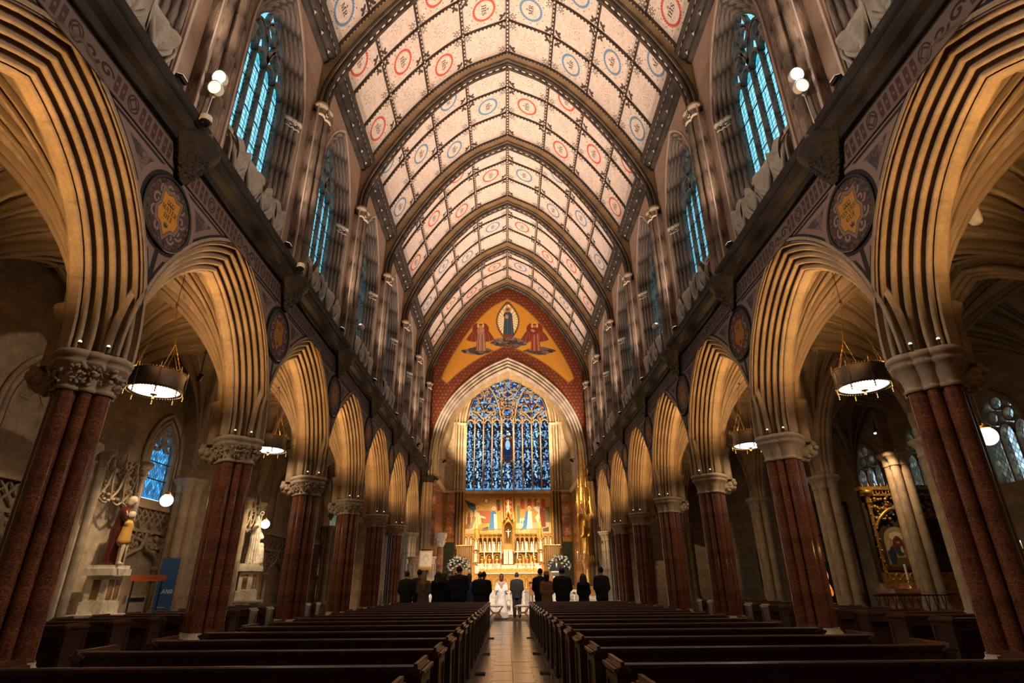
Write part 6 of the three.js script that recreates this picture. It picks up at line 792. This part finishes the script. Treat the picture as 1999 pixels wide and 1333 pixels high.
const coatF = (w, hem, infl, flare) => { const B = poseBones(w).filter((b) => b[0][1] > 0.99 && b[1][1] > 0.95 && b[2] > 0.025).filter((b) => !(b[1][1] > 1.5)).map(([a, c, r0, r1]) => [a, c, r0 + infl, r1 + infl]); const f = bones(B, 0.035), [tc, tr] = torsoBox(w); return (x, y, z) => { let d = smin(f(x, y, z), ell([x, y, z], tc, [tr[0] + infl * 0.6, tr[1], tr[2] + infl * 0.6]), 0.08); const t = Math.max(0, Math.min(1, (1.05 - y) / (1.05 - hem))), rx = (w ? 0.155 : 0.175) + flare * t + infl, rz = 0.125 + flare * 0.8 * t + infl; if (y < 1.15) { const q = Math.hypot(x / rx, (z - 0.005) / rz); d = smin(d, Math.max((q - 1) * rz, y - 1.12), 0.08); } d -= 0.004 * Math.sin(x * 60) * t; return Math.max(d, hem - y, y - 1.515 + 0.25 * Math.abs(x) * 0); }; };
const coatGeo = (w, hem, flare) => geoOnce(`coat${w}_${hem}`, () => nets(coatF(w, hem, 0.02, flare), [-0.42, hem - 0.05, -0.36], [0.42, 1.56, 0.32], 0.024));
const legsGeo = geoOnce('legs', () => { const b = bones([-1, 1].flatMap((m) => [[[m * 0.095, 0.92, 0.01], [m * 0.10, 0.50, 0.0], 0.11, 0.085], [[m * 0.10, 0.50, 0.0], [m * 0.105, 0.06, 0.02], 0.085, 0.068]]), 0.02); return nets((x, y, z) => Math.max(b(x, y, z), 0.05 - y, y - 0.95), [-0.3, 0, -0.2], [0.3, 1.0, 0.2], 0.024); });
const shoeGeo = geoOnce('shoe', () => { const b = bones([-1, 1].map((m) => [[m * 0.105, 0.055, 0.05], [m * 0.122, 0.045, -0.16], 0.05, 0.042]), 0.01); return nets((x, y, z) => Math.max(b(x, y, z), -y + 0.004), [-0.24, -0.03, -0.24], [0.24, 0.14, 0.14], 0.02); });
const hairGeo = (st) => geoOnce('hair' + st, () => nets((x, y, z) => { const p = [x, y, z]; let d = ell(p, [0, 1.675, 0.005], [0.09, 0.12, 0.108]); d = Math.max(d, -(ell(p, [0, 1.60, -0.13], [0.10, 0.14, 0.10]))); if (st === 'short') d = Math.max(d, 1.632 - y - 0.25 * z); if (st === 'bald') d = Math.max(d, 1.60 - y - 0.2 * z, y - 1.70); if (st === 'bob') d = smin(d, Math.max(cap(p, [0, 1.66, 0.04], [0, 1.53, 0.06], 0.10, 0.085), -(z + 0.06)), 0.03); if (st === 'long') { d = smin(d, cap(p, [0, 1.64, 0.06], [0, 1.36, 0.13], 0.095, 0.11), 0.05); d = smin(d, cap(p, [0, 1.36, 0.13], [0, 1.2, 0.155], 0.11, 0.06), 0.04); d -= 0.004 * Math.sin(x * 120 + y * 20); } if (st === 'big') { d = smin(d, cap(p, [0, 1.64, 0.05], [0, 1.42, 0.10], 0.13, 0.15), 0.06); d -= 0.007 * Math.sin(x * 70 + y * 40) * Math.cos(y * 80); } return d; }, [-0.22, 1.08, -0.16], [0.22, 1.83, 0.3], 0.016));
const collarG = torus(0.066, 0.016, 0, 1.535, 0.012, Math.PI / 2 - 0.15, 0, 0, 18, 6);
function person(label, x, z, y0, h, o) {
  const p = thing('person', label, 'person', [x, y0, -z], o.turn || 0, o.group), w = !!o.woman, k = h / 1.78, in_ = new THREE.Group(); p.scale.set(k * (o.wide || 1), k, k * (o.wide || 1));
  part('body', bodyGeo(w), SKINS[o.skin || 0], p); part('hair', hairGeo(o.hair), mat(o.hc, { roughness: 0.55, map: T.wood }), p);
  if (o.coat) part('coat', coatGeo(w, o.hem || 0.5, 0.1), mat(o.top, { roughness: 0.9, map: T.plaster }), p); else part('jacket', coatGeo(w, 0.76, 0.025), mat(o.top, { roughness: 0.85, map: T.plaster }), p);
  part('trousers', legsGeo, mat(o.bottom || o.top, { roughness: 0.85 }), p); part('shoes', shoeGeo, mat([0.012, 0.01, 0.01], { roughness: 0.3 }), p);
  if (o.collar) part('shirt_collar', collarG, M.white, p); if (o.extra) o.extra(p); return p;
}
const px2 = (u, z) => pixAt(u, 1140, z)[0], hgt = (v, u, z) => pixAt(u, v, z)[1], NAVY = [0.012, 0.013, 0.018], BLACK = [0.008, 0.008, 0.009], BROWN = [0.035, 0.018, 0.010], DK = [0.012, 0.008, 0.006], BLOND = [0.42, 0.24, 0.10];
const G1 = 'wedding guests', zf = 20.95;
const guests = [
  ['man in a dark suit with short grey-brown hair, furthest left guest', 794, 1113.7, zf, { hair: 'short', hc: [0.06, 0.045, 0.035], top: NAVY, collar: 1 }],
  ['dark haired man half hidden behind the blonde woman', 818, 1111, zf + 0.55, { hair: 'short', hc: DK, top: [0.03, 0.025, 0.022] }],
  ['woman with long blonde hair in a grey coat', 827.5, 1116, zf, { woman: 1, hair: 'long', hc: BLOND, top: [0.16, 0.13, 0.10], coat: 1 }],
  ['woman with big dark curly hair in a black coat', 855.5, 1116, zf + 0.12, { woman: 1, hair: 'big', hc: DK, top: BLACK, coat: 1, wide: 1.06 }],
  ['brown haired woman standing behind the black coat', 867, 1115, zf + 0.6, { woman: 1, hair: 'bob', hc: [0.16, 0.08, 0.04], top: BLACK }],
  ['bald man between the black coat and the tall suit', 878, 1119, zf + 1.15, { hair: 'bald', hc: [0.3, 0.2, 0.14], top: BLACK }],
  ['tall broad man in a dark suit before the left white roses', 896, 1104.5, zf, { hair: 'short', hc: DK, top: NAVY, collar: 1, wide: 1.15 }],
  ['woman with light brown hair in a blue dress', 916, 1119, zf + 0.6, { woman: 1, hair: 'bob', hc: [0.2, 0.11, 0.06], top: [0.12, 0.17, 0.42], coat: 1 }],
  ['balding man in a dark suit beside the centre aisle', 937, 1115, zf, { hair: 'bald', hc: [0.10, 0.06, 0.04], top: NAVY, collar: 1 }],
  ['dark haired person beyond the balding man', 944.5, 1115.5, zf + 0.6, { hair: 'short', hc: BROWN, top: BLACK }],
  ['slim man in a dark suit on the right beside the aisle', 1055, 1109, zf + 0.6, { hair: 'short', hc: DK, top: NAVY, collar: 1 }],
  ['woman in a belted camel coat and a grey brimmed hat', 1067, 1117, zf, { woman: 1, hair: 'bob', hc: BROWN, top: [0.33, 0.19, 0.10], coat: 1, hem: 0.42, extra: (p) => { part('hat', lathe([[0.17, 1.70], [0.175, 1.705], [0.12, 1.725], [0.108, 1.735], [0.1, 1.80], [0.07, 1.83], [0, 1.835]], 20), mat([0.30, 0.26, 0.22]), p); part('belt', at(torus(0.168, 0.02, 0, 0, 0, Math.PI / 2, 0, 0, 24, 6).scale(1, 1.3, 0.84), 0, 1.05, 0.005), mat([0.26, 0.14, 0.07]), p); } }],
  ['broad man in a dark suit standing before the white lectern', 1097.5, 1108, zf, { hair: 'short', hc: DK, top: BLACK, collar: 1, wide: 1.15 }],
  ['shorter woman with long dark hair in black', 1138.5, 1120, zf, { woman: 1, hair: 'big', hc: DK, top: BLACK, coat: 1 }],
  ['tall man with glasses and short dark hair, furthest right guest', 1174, 1105.7, zf, { hair: 'short', hc: DK, top: NAVY, collar: 1, turn: 0.25, extra: (p) => part('glasses', [torus(0.028, 0.004, -0.035, 1.675, -0.10, 0, 0, 0, 12, 4), torus(0.028, 0.004, 0.035, 1.675, -0.10, 0, 0, 0, 12, 4), box(0.004, 0.004, 0.1, -0.085, 1.68, -0.05), box(0.004, 0.004, 0.1, 0.085, 1.68, -0.05)], M.iron, p) }],
];
for (const [label, u, v, z, o] of guests) person(label, px2(u, z), z, 0, hgt(v, u, z) * (o.hair === 'bald' ? 1 : 0.995), { group: G1, ...o });
person('groom in a dark grey suit with short dark hair', 0.33, 25.9, 0, 1.76, { hair: 'short', hc: DK, top: [0.012, 0.013, 0.016], collar: 1 });
person('smiling man in a dark suit reading at the white lectern', 2.47, 31.15, 0.81, 1.77, { hair: 'short', hc: BROWN, top: [0.03, 0.033, 0.04], turn: Math.PI, extra: (p) => { part('shirt', ext([[-0.05, 1.5], [0.05, 1.5], [0.0, 1.2]], 0.02).translate(0, 0, -0.175), M.white, p); part('face', [ball(0.008, -0.032, 1.675, -0.092, 8), ball(0.008, 0.032, 1.675, -0.092, 8), tube([[-0.028, 1.595, -0.088], [0, 1.588, -0.098], [0.028, 1.595, -0.088]], 0.006, 5)], mat([0.05, 0.02, 0.015]), p); } });
// bride: open-backed lace gown with sheer sleeves and a small train
{
  const p = thing('person', 'bride in a long white open-backed gown with sheer sleeves and brown hair', 'person', [-0.33, 0, -26.1]); p.scale.setScalar(1.73 / 1.78);
  part('body', bodyGeo(true), SKINS[0], p); part('hair', hairGeo('bob'), mat([0.11, 0.045, 0.02], { map: T.wood, roughness: 0.5 }), p);
  const gf = (x, y, z) => { let d = smin(ell([x, y, z], [0, 1.18, 0], [0.165, 0.22, 0.14]), cap([x, y, z], [0, 1.1, 0], [0, 0.9, 0.01], 0.135, 0.16), 0.05); const t = Math.max(0, (1.05 - y) / 1.05), rx = 0.135 + 0.13 * Math.min(1, t * 2.2) * 0.5 + 0.05 * t + 0.11 * t * t * t, cz = 0.16 * t * t * t, rz = 0.125 + 0.10 * Math.min(1, t * 2.2) * 0.5 + 0.06 * t + 0.2 * t * t * t, a = Math.atan2(z - cz, x); d = smin(d, Math.max((Math.hypot(x / rx, (z - cz) / rz) - 1) * rx - 0.008 * Math.sin(a * 13) * t, y - 1.08), 0.07); d = Math.max(d, -ell([x, y, z], [0, 1.36, 0.14], [0.085, 0.22, 0.1])); for (const m of [-1, 1]) d = smin(d, Math.min(cap([x, y, z], [m * 0.165, 1.39, 0.01], [m * 0.235, 1.12, 0.04], 0.07, 0.085), cap([x, y, z], [m * 0.235, 1.12, 0.04], [m * 0.09, 1.0, -0.2], 0.08, 0.04)), 0.02); return Math.max(d, -y + 0.005, y - 1.46); };
  part('gown', nets(gf, [-0.5, -0.02, -0.42], [0.5, 1.5, 0.66], 0.024), mat([0.82, 0.79, 0.75], { roughness: 0.8, map: T.plaster }), p);
}
// ================================================================ side aisles: statues, altarpieces, furniture
// left aisle statues on marble pedestals inside canopied niches
function nicheAt(zc, w, name) {
  const o = thing('statue_niche', `tall stone niche with lacy carved canopy behind the ${name}`, 'niche', [-9.35, 0, -zc]);
  for (const m of [-1, 1]) { part('column', [cyl(0.09, 0.09, 3.3, 0.28, 2.15, m * w, 12), cyl(0.06, 0.06, 3.3, 0.14, 2.15, m * (w + 0.12), 10)], M.stoneLight, o); part('column_base', [box(0.3, 0.5, 0.3, 0.28, 0.25, m * w), lathe([[0.14, 0.5], [0.14, 0.56], [0.1, 0.62]], 10, 0.28, 0, m * w)], M.stoneLight, o); part('column_capital', [lathe(capStack(0.09, 3.72), 12, 0.28, 0, m * w), ...Array.from({ length: 10 }, () => blob(0.04, 0.28 + rr(-0.12, 0.12), rr(3.78, 3.95), m * w + rr(-0.12, 0.12)))], M.capStone, o); }
  part('back', box(0.06, 3.4, 2 * w, -0.1, 2.2, 0), M.stoneLight, o); const C = []; for (let i = 0; i < 3; i++) { const z = (-1 + i) * w * 0.6; C.push(tube([[0.3, 3.1, z - w * 0.3], [0.36, 3.35, z - w * 0.12], [0.36, 3.75, z], [0.36, 3.35, z + w * 0.12], [0.3, 3.1, z + w * 0.3]], 0.03, 5, 14), cone(0.07, 0.6, 0.3, 4.0, z, 6), tube([[0.3, 3.1, z - w * 0.3], [0.32, 3.0, z], [0.3, 3.1, z + w * 0.3]], 0.025, 5, 8)); } for (let k = 0; k < 110; k++) C.push(blob(rr(0.02, 0.05), 0.25 + rr(-0.1, 0.12), 3.05 + rnd() * 1.0, rr(-w, w) * 0.9, 1, 1, 1, rnd(), rnd(), rnd())); part('canopy', C, M.stoneLight, o);
}
function pedestal(o, y1, top) { const h = y1; part('pedestal_block', [box(0.72, h * 0.42, 0.95, 0, h * 0.21, 0), box(0.8, 0.06, 1.04, 0, h * 0.42, 0), box(0.5, h * 0.16, 0.56, 0, h * 0.50, 0), box(0.44, h * 0.3, 0.48, 0, h * 0.72, 0), box(0.62, h * 0.08, 0.66, 0, h * 0.92, 0), box(0.56, h * 0.04, 0.6, 0, h * 0.98, 0)], M.marbleWhite, o); for (const z of [-0.11, 0.11]) part('marble_inset', box(0.02, h * 0.22, 0.16, 0.225, h * 0.72, z), M.marbleRed, o); part('marble_inset', box(0.16, h * 0.22, 0.02, 0, h * 0.72, 0.245), M.marbleRed, o); part('front_panel', box(0.02, h * 0.24, 0.5, 0.365, h * 0.2, 0), M.marbleGreen, o); }
{
  nicheAt(13.25, 0.72, 'dark robed statue'); nicheAt(20.6, 0.6, 'white bishop statue');
  const o = thing('marble_pedestal', 'white marble pedestal with red inset panels under the dark robed statue', 'pedestal', [-8.85, 0, -13.3]); pedestal(o, 1.72);
  const s = thing('saint_statue', 'painted statue of a dark robed monk bending over a boy in yellow', 'statue', [-8.85, 1.72, -13.3]); s.rotation.y = 0.25;
  const robe = bones([[[0, 0.05, -0.06], [0.02, 0.7, -0.05], 0.22, 0.17], [[0.02, 0.7, -0.05], [0.06, 1.12, 0], 0.17, 0.15], [[0.1, 1.1, 0.12], [0.22, 0.9, 0.2], 0.075, 0.065], [[0.08, 1.1, -0.14], [0.2, 0.92, -0.05], 0.075, 0.065], [[0.0, 0.05, -0.22], [0.0, 0.9, -0.16], 0.12, 0.1]], 0.08);
  part('robe', nets((x, y, z) => Math.max(robe(x, y, z) - 0.012 * Math.sin(Math.atan2(z, x) * 12) * (y < 0.8 ? 1 : 0), -y + 0.005), [-0.4, -0.02, -0.5], [0.5, 1.35, 0.45], 0.03), mat([0.085, 0.018, 0.014], { roughness: 0.3 }), s, [0, 0, 0], 'dark red-brown robe');
  part('head', nets(bones([[[0.13, 1.33, 0.04], [0.16, 1.4, 0.05], 0.085, 0.09], [[0.08, 1.18, 0], [0.12, 1.3, 0.03], 0.05, 0.05], [[0.24, 1.36, 0.07], [0.23, 1.34, 0.07], 0.02, 0.02]], 0.03), [-0.1, 1.05, -0.15], [0.35, 1.55, 0.25], 0.02), mat([0.62, 0.52, 0.42], { roughness: 0.4 }), s);
  part('cord', [box(0.02, 0.3, 0.03, 0.19, 0.72, 0.05), box(0.02, 0.03, 0.12, 0.2, 0.78, 0.05)], M.brass, s);
  part('boy_tunic', nets(bones([[[0.22, 0.5, 0.2], [0.24, 0.86, 0.2], 0.13, 0.09], [[0.24, 0.86, 0.28], [0.3, 0.78, 0.12], 0.045, 0.04]], 0.05), [0, 0.3, -0.05], [0.5, 1.05, 0.42], 0.024), mat([0.60, 0.34, 0.09], { roughness: 0.35 }), s, [0, 0, 0], 'yellow tunic');
  part('boy_body', nets(bones([[[0.26, 1.04, 0.2], [0.26, 1.06, 0.2], 0.08, 0.08], [[0.24, 0.9, 0.2], [0.25, 1.0, 0.2], 0.035, 0.035], [[0.2, 0.45, 0.16], [0.18, 0.03, 0.12], 0.05, 0.03], [[0.26, 0.45, 0.24], [0.26, 0.03, 0.28], 0.05, 0.03], [[0.18, 0.03, 0.12], [0.26, 0.025, 0.12], 0.03, 0.025], [[0.26, 0.03, 0.28], [0.34, 0.025, 0.28], 0.03, 0.025]], 0.03), [0, 0, -0.02], [0.5, 1.2, 0.42], 0.022), mat([0.62, 0.52, 0.42], { roughness: 0.4 }), s);
  const o2 = thing('marble_pedestal', 'white marble pedestal with red inset panels under the white bishop statue', 'pedestal', [-8.85, 0, -20.6]); pedestal(o2, 2.0);
  const w = thing('saint_statue', 'white marble statue of a mitred bishop with a staff and a child at his knee', 'statue', [-8.85, 2.0, -20.6]);
  const wf = bones([[[0, 0.05, 0], [0, 0.8, 0], 0.2, 0.15], [[0, 0.8, 0], [0, 1.18, 0], 0.15, 0.14], [[0, 1.3, 0.02], [0.01, 1.36, 0.02], 0.08, 0.085], [[0, 1.42, 0.02], [0, 1.58, 0.02], 0.085, 0.03], [[0.02, 1.15, 0.16], [0.18, 1.2, 0.32], 0.07, 0.05], [[0.02, 1.12, -0.14], [0.2, 0.85, -0.1], 0.07, 0.05], [[0.22, 0.05, -0.1], [0.22, 0.45, -0.1], 0.12, 0.09], [[0.22, 0.58, -0.1], [0.22, 0.6, -0.1], 0.07, 0.07]], 0.06); part('figure', nets((x, y, z) => Math.max(wf(x, y, z) - 0.012 * Math.sin(Math.atan2(z, x) * 11) * (y < 1 ? 1 : 0), -y + 0.004), [-0.35, -0.02, -0.4], [0.5, 1.68, 0.5], 0.028), M.marbleWhite, w); part('staff', [cyl(0.014, 0.014, 1.5, 0.24, 0.85, 0.32, 6), torus(0.06, 0.014, 0.24, 1.62, 0.32, 0, 0, 0, 14, 5)], M.marbleWhite, w);
  const hg = (zc, w2) => { const h = thing('wall_heater', `pale metal convector heater on the left aisle wall ${w2}`, 'heater', [-9.42, 0.28, -zc]); part('cabinet', box(0.2, 0.82, 0.8, 0, 0.41, 0), mat([0.42, 0.34, 0.27], { roughness: 0.5 }), h); part('grille', [box(0.02, 0.08, 0.66, 0.105, 0.72, 0), box(0.02, 0.1, 0.66, 0.105, 0.1, 0)], M.iron, h); }; hg(15.35, 'below the blue lancet'); hg(22.3, 'past the white bishop statue');
  const bt = canvasTex(180, 700, (g, W, H) => { g.fillStyle = '#24507f'; g.fillRect(0, 0, W, H); g.fillStyle = '#cfd8e2'; g.textAlign = 'left'; g.font = 'bold 52px sans-serif'; g.fillText('LAND', 30, 330); g.fillStyle = '#8fa5bd'; for (let i = 0; i < 5; i++) g.fillRect(30, 450 + i * 42, 90 + (i * 37) % 70, 8); });
  const b = thing('pull_up_banner', 'tall blue pull-up banner with LAND lettering in the left aisle', 'banner', [-8.62, 0, -15.3], 0.62); part('print', at(plain(new THREE.PlaneGeometry(0.4, 1.75)), 0, 1.08, 0.012), mat('#ffffff', { map: bt, roughness: 0.5 }), b); part('backing', box(0.4, 1.75, 0.01, 0, 1.08, 0), M.iron, b); part('base', box(0.44, 0.1, 0.2, 0, 0.06, 0), M.bronze, b); part('pole', cyl(0.012, 0.012, 1.9, 0, 1.0, -0.05, 6), M.bronze, b);
  const og = thing('donation_sign', 'long orange sign board crossing the blue banner', 'sign', [-8.78, 1.38, -14.75], 0.35); const ot = canvasTex(512, 64, (g, W, H) => { g.fillStyle = '#a8501e'; g.fillRect(0, 0, W, H); g.fillStyle = '#7c3a14'; g.font = 'bold 44px sans-serif'; g.textAlign = 'center'; g.fillText('DONATIONS', W / 2, 48); }); part('board', at(plain(new THREE.PlaneGeometry(0.75, 0.13)), 0, 0.1, 0.017), mat('#ffffff', { map: ot }), og); part('backing', box(0.75, 0.13, 0.03, 0, 0.1, 0), M.orange, og); part('post', [cyl(0.02, 0.02, 1.4, -0.3, -0.65, 0, 6), cyl(0.02, 0.02, 1.4, 0.3, -0.65, 0, 6)], M.iron, og);
  const dk = thing('dark_panel', 'dark notice board on a stand in the left aisle beyond the second statue', 'board', [-8.3, 0, -24.6], 0.5); part('board', boxUV(plain(new THREE.CylinderGeometry(0.38, 0.38, 1.0, 20, 1, false, 0, 6.283)).scale(1, 1, 0.12).translate(0, 2.0, 0)), M.bronze, dk); part('leg', [cyl(0.02, 0.02, 1.5, -0.2, 0.75, 0, 6), cyl(0.02, 0.02, 1.5, 0.2, 0.75, 0, 6)], M.iron, dk);
}
// right chapel: gilded altarpiece facing the nave end
{
  const pt = canvasTex(512, 640, (g, w, h) => { g.fillStyle = '#3a2a1c'; g.fillRect(0, 0, w, h); g.fillStyle = '#8a7a5c'; g.beginPath(); g.arc(256, 240, 200, Math.PI, 0); g.fill(); g.fillRect(56, 240, 400, 330); g.fillStyle = '#5a4630'; g.fillRect(80, 470, 352, 120); const e = (x, y, a, b, c, r = 0) => { g.fillStyle = c; g.beginPath(); g.ellipse(x, y, a, b, r, 0, 7); g.fill(); }; e(256, 170, 110, 60, '#b8a888'); e(256, 260, 46, 44, '#c9a860'); e(256, 300, 80, 130, '#5a2a20'); e(256, 246, 24, 30, '#a07858'); e(256, 228, 30, 20, '#3a2418'); e(256, 380, 60, 70, '#2c3644'); e(290, 330, 18, 22, '#a88464'); e(292, 370, 22, 34, '#b8a080'); e(130, 420, 62, 150, '#26303c'); e(130, 290, 28, 32, '#9a7456'); e(390, 410, 70, 160, '#8a4a1c'); e(380, 270, 28, 32, '#9a7456'); e(100, 300, 30, 80, '#a08c6a', 0.3); for (let i = 0; i < 2500; i++) { g.fillStyle = i % 2 ? 'rgba(20,12,6,0.18)' : 'rgba(190,150,90,0.10)'; g.fillRect(hash(i, 1) * w, hash(i, 2) * h, 7, 7); } });
  const o = thing('altarpiece', 'dark gilded carved altarpiece with an arched painting in the right chapel', 'altarpiece', [11.55, 0, -17.1]);
  part('painting', at(plain(new THREE.PlaneGeometry(1.0, 1.25)), -0.3, 2.2, 0.06), mat('#ffffff', { map: pt, roughness: 0.4 }), o); part('backboard', box(2.3, 2.7, 0.12, 0.1, 2.6, -0.04), M.bronze, o);
  const F = []; for (const x of [-0.9, 0.3, 1.15]) { F.push(cyl(0.05, 0.05, 2.2, x, 2.4, 0.12, 10), lathe(capStack(0.05, 3.4), 8, x, 0, 0.12)); for (let k = 0; k < 20; k++) F.push(blob(0.03, x + 0.05 * Math.cos(k * 2), 1.4 + k * 0.1, 0.14 + 0.05 * Math.sin(k * 2))); } F.push(box(2.4, 0.1, 0.3, 0.1, 3.84, 0.05), box(2.3, 0.06, 0.26, 0.1, 3.65, 0.05)); for (let i = 0; i < 12; i++) F.push(torus(0.06, 0.02, -0.95 + i * 0.19, 3.74, 0.16, 0, 0, 0, 8, 4), cone(0.03, 0.16, -0.95 + i * 0.19, 3.96, 0.1, 4)); F.push(tube([[-0.85, 2.75, 0.12], [-0.7, 3.0, 0.16], [-0.3, 3.25, 0.18], [0.1, 3.0, 0.16], [0.25, 2.75, 0.12]], 0.05, 6, 24)); for (let k = 0; k < 150; k++) F.push(blob(rr(0.025, 0.06), rr(-0.9, 1.15), rr(2.95, 3.6), 0.08 + 0.08 * rnd(), 1, 1, 1, rnd(), rnd(), rnd())); part('carved_frame', F, M.oldGold, o);
  const P = [box(2.2, 0.3, 0.2, 0.1, 1.36, 0.05)]; for (let i = 0; i < 10; i++) P.push(torus(0.08, 0.018, -0.8 + i * 0.2, 1.4, 0.16, 0, 0, 0, 10, 4)); part('predella', P, M.oldGold, o); part('marble_altar', [box(2.4, 0.95, 0.7, 0.1, 0.5, 0.3), box(2.6, 0.12, 0.85, 0.1, 1.04, 0.3), box(2.5, 0.14, 0.3, 0.1, 1.16, 0.2)], M.marbleRed, o);
  for (const x of [-0.62, 0.75]) { const c = stick(0.22, 0.4).clone(); c.name = numbered('chapel_candle'); c.position.set(11.55 + x, 1.10, -16.55); c.userData = { label: `unlit candle on the chapel altar, ${x < 0 ? 'left' : 'right'} end`, category: 'candle' }; c.children = c.children.filter((k) => k.name !== 'flame'); scene.add(c); }
  const st = thing('gilded_column', 'tall gilded twisted column rising over the chapel altarpiece', 'column', [11.9, 3.9, -17.2]); part('shafts', [-0.3, -0.1, 0.1].map((x) => cyl(0.05, 0.05, 1.2, x, 0.6, 0, 8)), M.oldGold, st); part('cap', box(0.6, 0.08, 0.2, -0.1, 1.22, 0), M.oldGold, st);
  const sc = thing('wooden_screen', 'dark carved wooden screen left of the chapel altarpiece', 'screen', [9.98, 0, -18.1]); part('frame', [box(1.3, 0.1, 0.12, 0, 3.55, 0), box(1.3, 0.08, 0.1, 0, 2.6, 0), box(0.1, 3.6, 0.12, -0.6, 1.8, 0), box(0.1, 3.6, 0.12, 0.6, 1.8, 0), box(1.3, 1.0, 0.06, 0, 0.5, 0)], M.pew, sc); for (let i = 0; i < 4; i++) part('mullion', box(0.05, 2.6, 0.08, -0.38 + i * 0.25, 2.2, 0), M.pew, sc);
  // pictures that glow from an emissive map, each with an area light
  const fireTex = (v) => canvasTex(256, 384, (g, w, h) => { g.fillStyle = '#050303'; g.fillRect(0, 0, w, h); const e = (x, y, a, b, c, r = 0) => { g.fillStyle = c; g.beginPath(); g.ellipse(x, y, a, b, r, 0, 7); g.fill(); }; if (v) { e(60, 60, 46, 30, '#8a2a0c'); e(70, 110, 14, 50, '#7a220a'); e(150, 150, 26, 34, '#d8742a'); e(160, 160, 16, 22, '#f0a850'); e(140, 230, 40, 60, '#9a5a1c', 0.5); e(150, 220, 22, 34, '#d08a34', 0.5); e(200, 300, 60, 18, '#8a3a14', 0.3); e(235, 290, 14, 26, '#e08a3c'); e(226, 190, 18, 50, '#7a260e', 0.3); } else { e(60, 60, 34, 44, '#e8a060'); e(66, 100, 22, 50, '#e6dcd6', -0.3); e(170, 140, 52, 70, '#e8742a'); e(180, 145, 34, 52, '#ffd8a0'); e(100, 230, 80, 90, '#3a1a2a'); e(200, 250, 20, 80, '#f09a4a', -0.5); e(220, 320, 26, 40, '#d8702a'); e(80, 360, 40, 40, '#e8b080'); } });
  const mk = (x, y, z, w, h, v, label) => { const q = thing('glowing_picture', label, 'screen', [x, y, -z]); const t = fireTex(v), mm = new THREE.MeshStandardMaterial({ color: 0x111111, emissive: 0xffffff, emissiveMap: t, emissiveIntensity: v ? 0.8 : 1.1, roughness: 0.4 }); part('glowing_print', at(plain(new THREE.PlaneGeometry(w, h)), 0, h / 2, 0.03), mm, q); part('frame', [box(w + 0.06, h + 0.06, 0.04, 0, h / 2, 0)], M.iron, q); part('stand', [box(0.08, y, 0.06, 0, -y / 2, -0.02), box(0.5, 0.04, 0.3, 0, -y + 0.02, 0)], M.iron, q); const l = new THREE.RectAreaLight(WARM, 0.8, w, h); l.position.set(0, h / 2, 0.06); l.rotation.y = Math.PI; q.add(l); };
  mk(9.5, 1.15, 22.0, 0.6, 1.2, 1, 'dark glowing picture showing a fire-lit figure, further from the gilded altarpiece'); mk(9.06, 0.85, 17.5, 0.5, 0.95, 0, 'bright glowing picture showing fire-lit faces beside the stone column');
  const cs = thing('chapel_spotlight', 'tiny bright spotlight on the right chapel arch', 'spotlight', [10.4, 5.15, -15.45]); part('housing', at(cyl(0.04, 0.05, 0.12, 0, 0, 0, 10), 0, 0.06, 0, 0.9, 0, 0), M.iron, cs); part('lens', ball(0.035, 0, 0, -0.03, 8), GL.flood, cs); part('bracket', box(0.03, 0.3, 0.03, 0, 0.2, 0.03), M.iron, cs); spot(cs, [0.05, -0.06, -0.12], [1.1, -2.6, -1.65], GOLDW, 22, 0.5, 0.7, 3);
  const ic = thing('candle_rack', 'small iron votive candle rack in the right aisle by the wall', 'candle rack', [8.75, 0, -10.2]); part('rack', [box(0.5, 0.03, 0.3, 0, 1.75, 0), box(0.03, 1.75, 0.03, 0, 0.87, 0), box(0.4, 0.03, 0.3, 0, 0.02, 0)], M.iron, ic); for (let i = 0; i < 6; i++) { part('candle', cyl(0.02, 0.02, 0.1, -0.2 + i * 0.08, 1.81, (i % 2) * 0.1 - 0.05, 8), M.white, ic); part('flame', ball(0.014, -0.2 + i * 0.08, 1.885, (i % 2) * 0.1 - 0.05, 6, 1, 2, 1), GL.flame, ic); } lamp(ic, [0, 2.0, 0.05], WARM, 1.2, 3);
  const rl = thing('iron_railing', 'low iron lattice railing in front of the right chapel', 'railing', [10.3, 0, -15.6]); part('rails', [box(2.0, 0.03, 0.03, 0, 0.95, 0), box(2.0, 0.03, 0.03, 0, 0.2, 0)], M.iron, rl); for (let i = 0; i < 9; i++) part('lattice_bar', [bar([-0.95 + i * 0.21, 0.2, 0], [-0.85 + i * 0.21, 0.95, 0], 0.015), bar([-0.85 + i * 0.21, 0.2, 0], [-0.95 + i * 0.21, 0.95, 0], 0.015)], M.iron, rl);
}
for (const [z, t, w] of [[11.9, [-8.85, 2.2, -13.3], 'dark robed statue'], [18.4, [-8.85, 2.6, -20.6], 'white bishop statue']]) { const o = thing('statue_spotlight', `small black spotlight on the left aisle vault aimed at the ${w}`, 'spotlight', [-7.0, 5.6, -z]); part('housing', at(cyl(0.04, 0.055, 0.16, 0, 0, 0, 10), 0, 0, 0, 0.5, 0, -0.6), M.iron, o); part('stem', cyl(0.012, 0.012, 1.0, 0, 0.5, 0, 6), M.iron, o); spot(o, [-0.1, -0.14, -0.08], [t[0] + 7.0, t[1] - 5.6, t[2] + z], GOLDW, 55, 0.3, 0.7, 3); }
scene.traverse((o) => { if (o.isMesh) shadow(o); });
renderer.render(scene, camera);
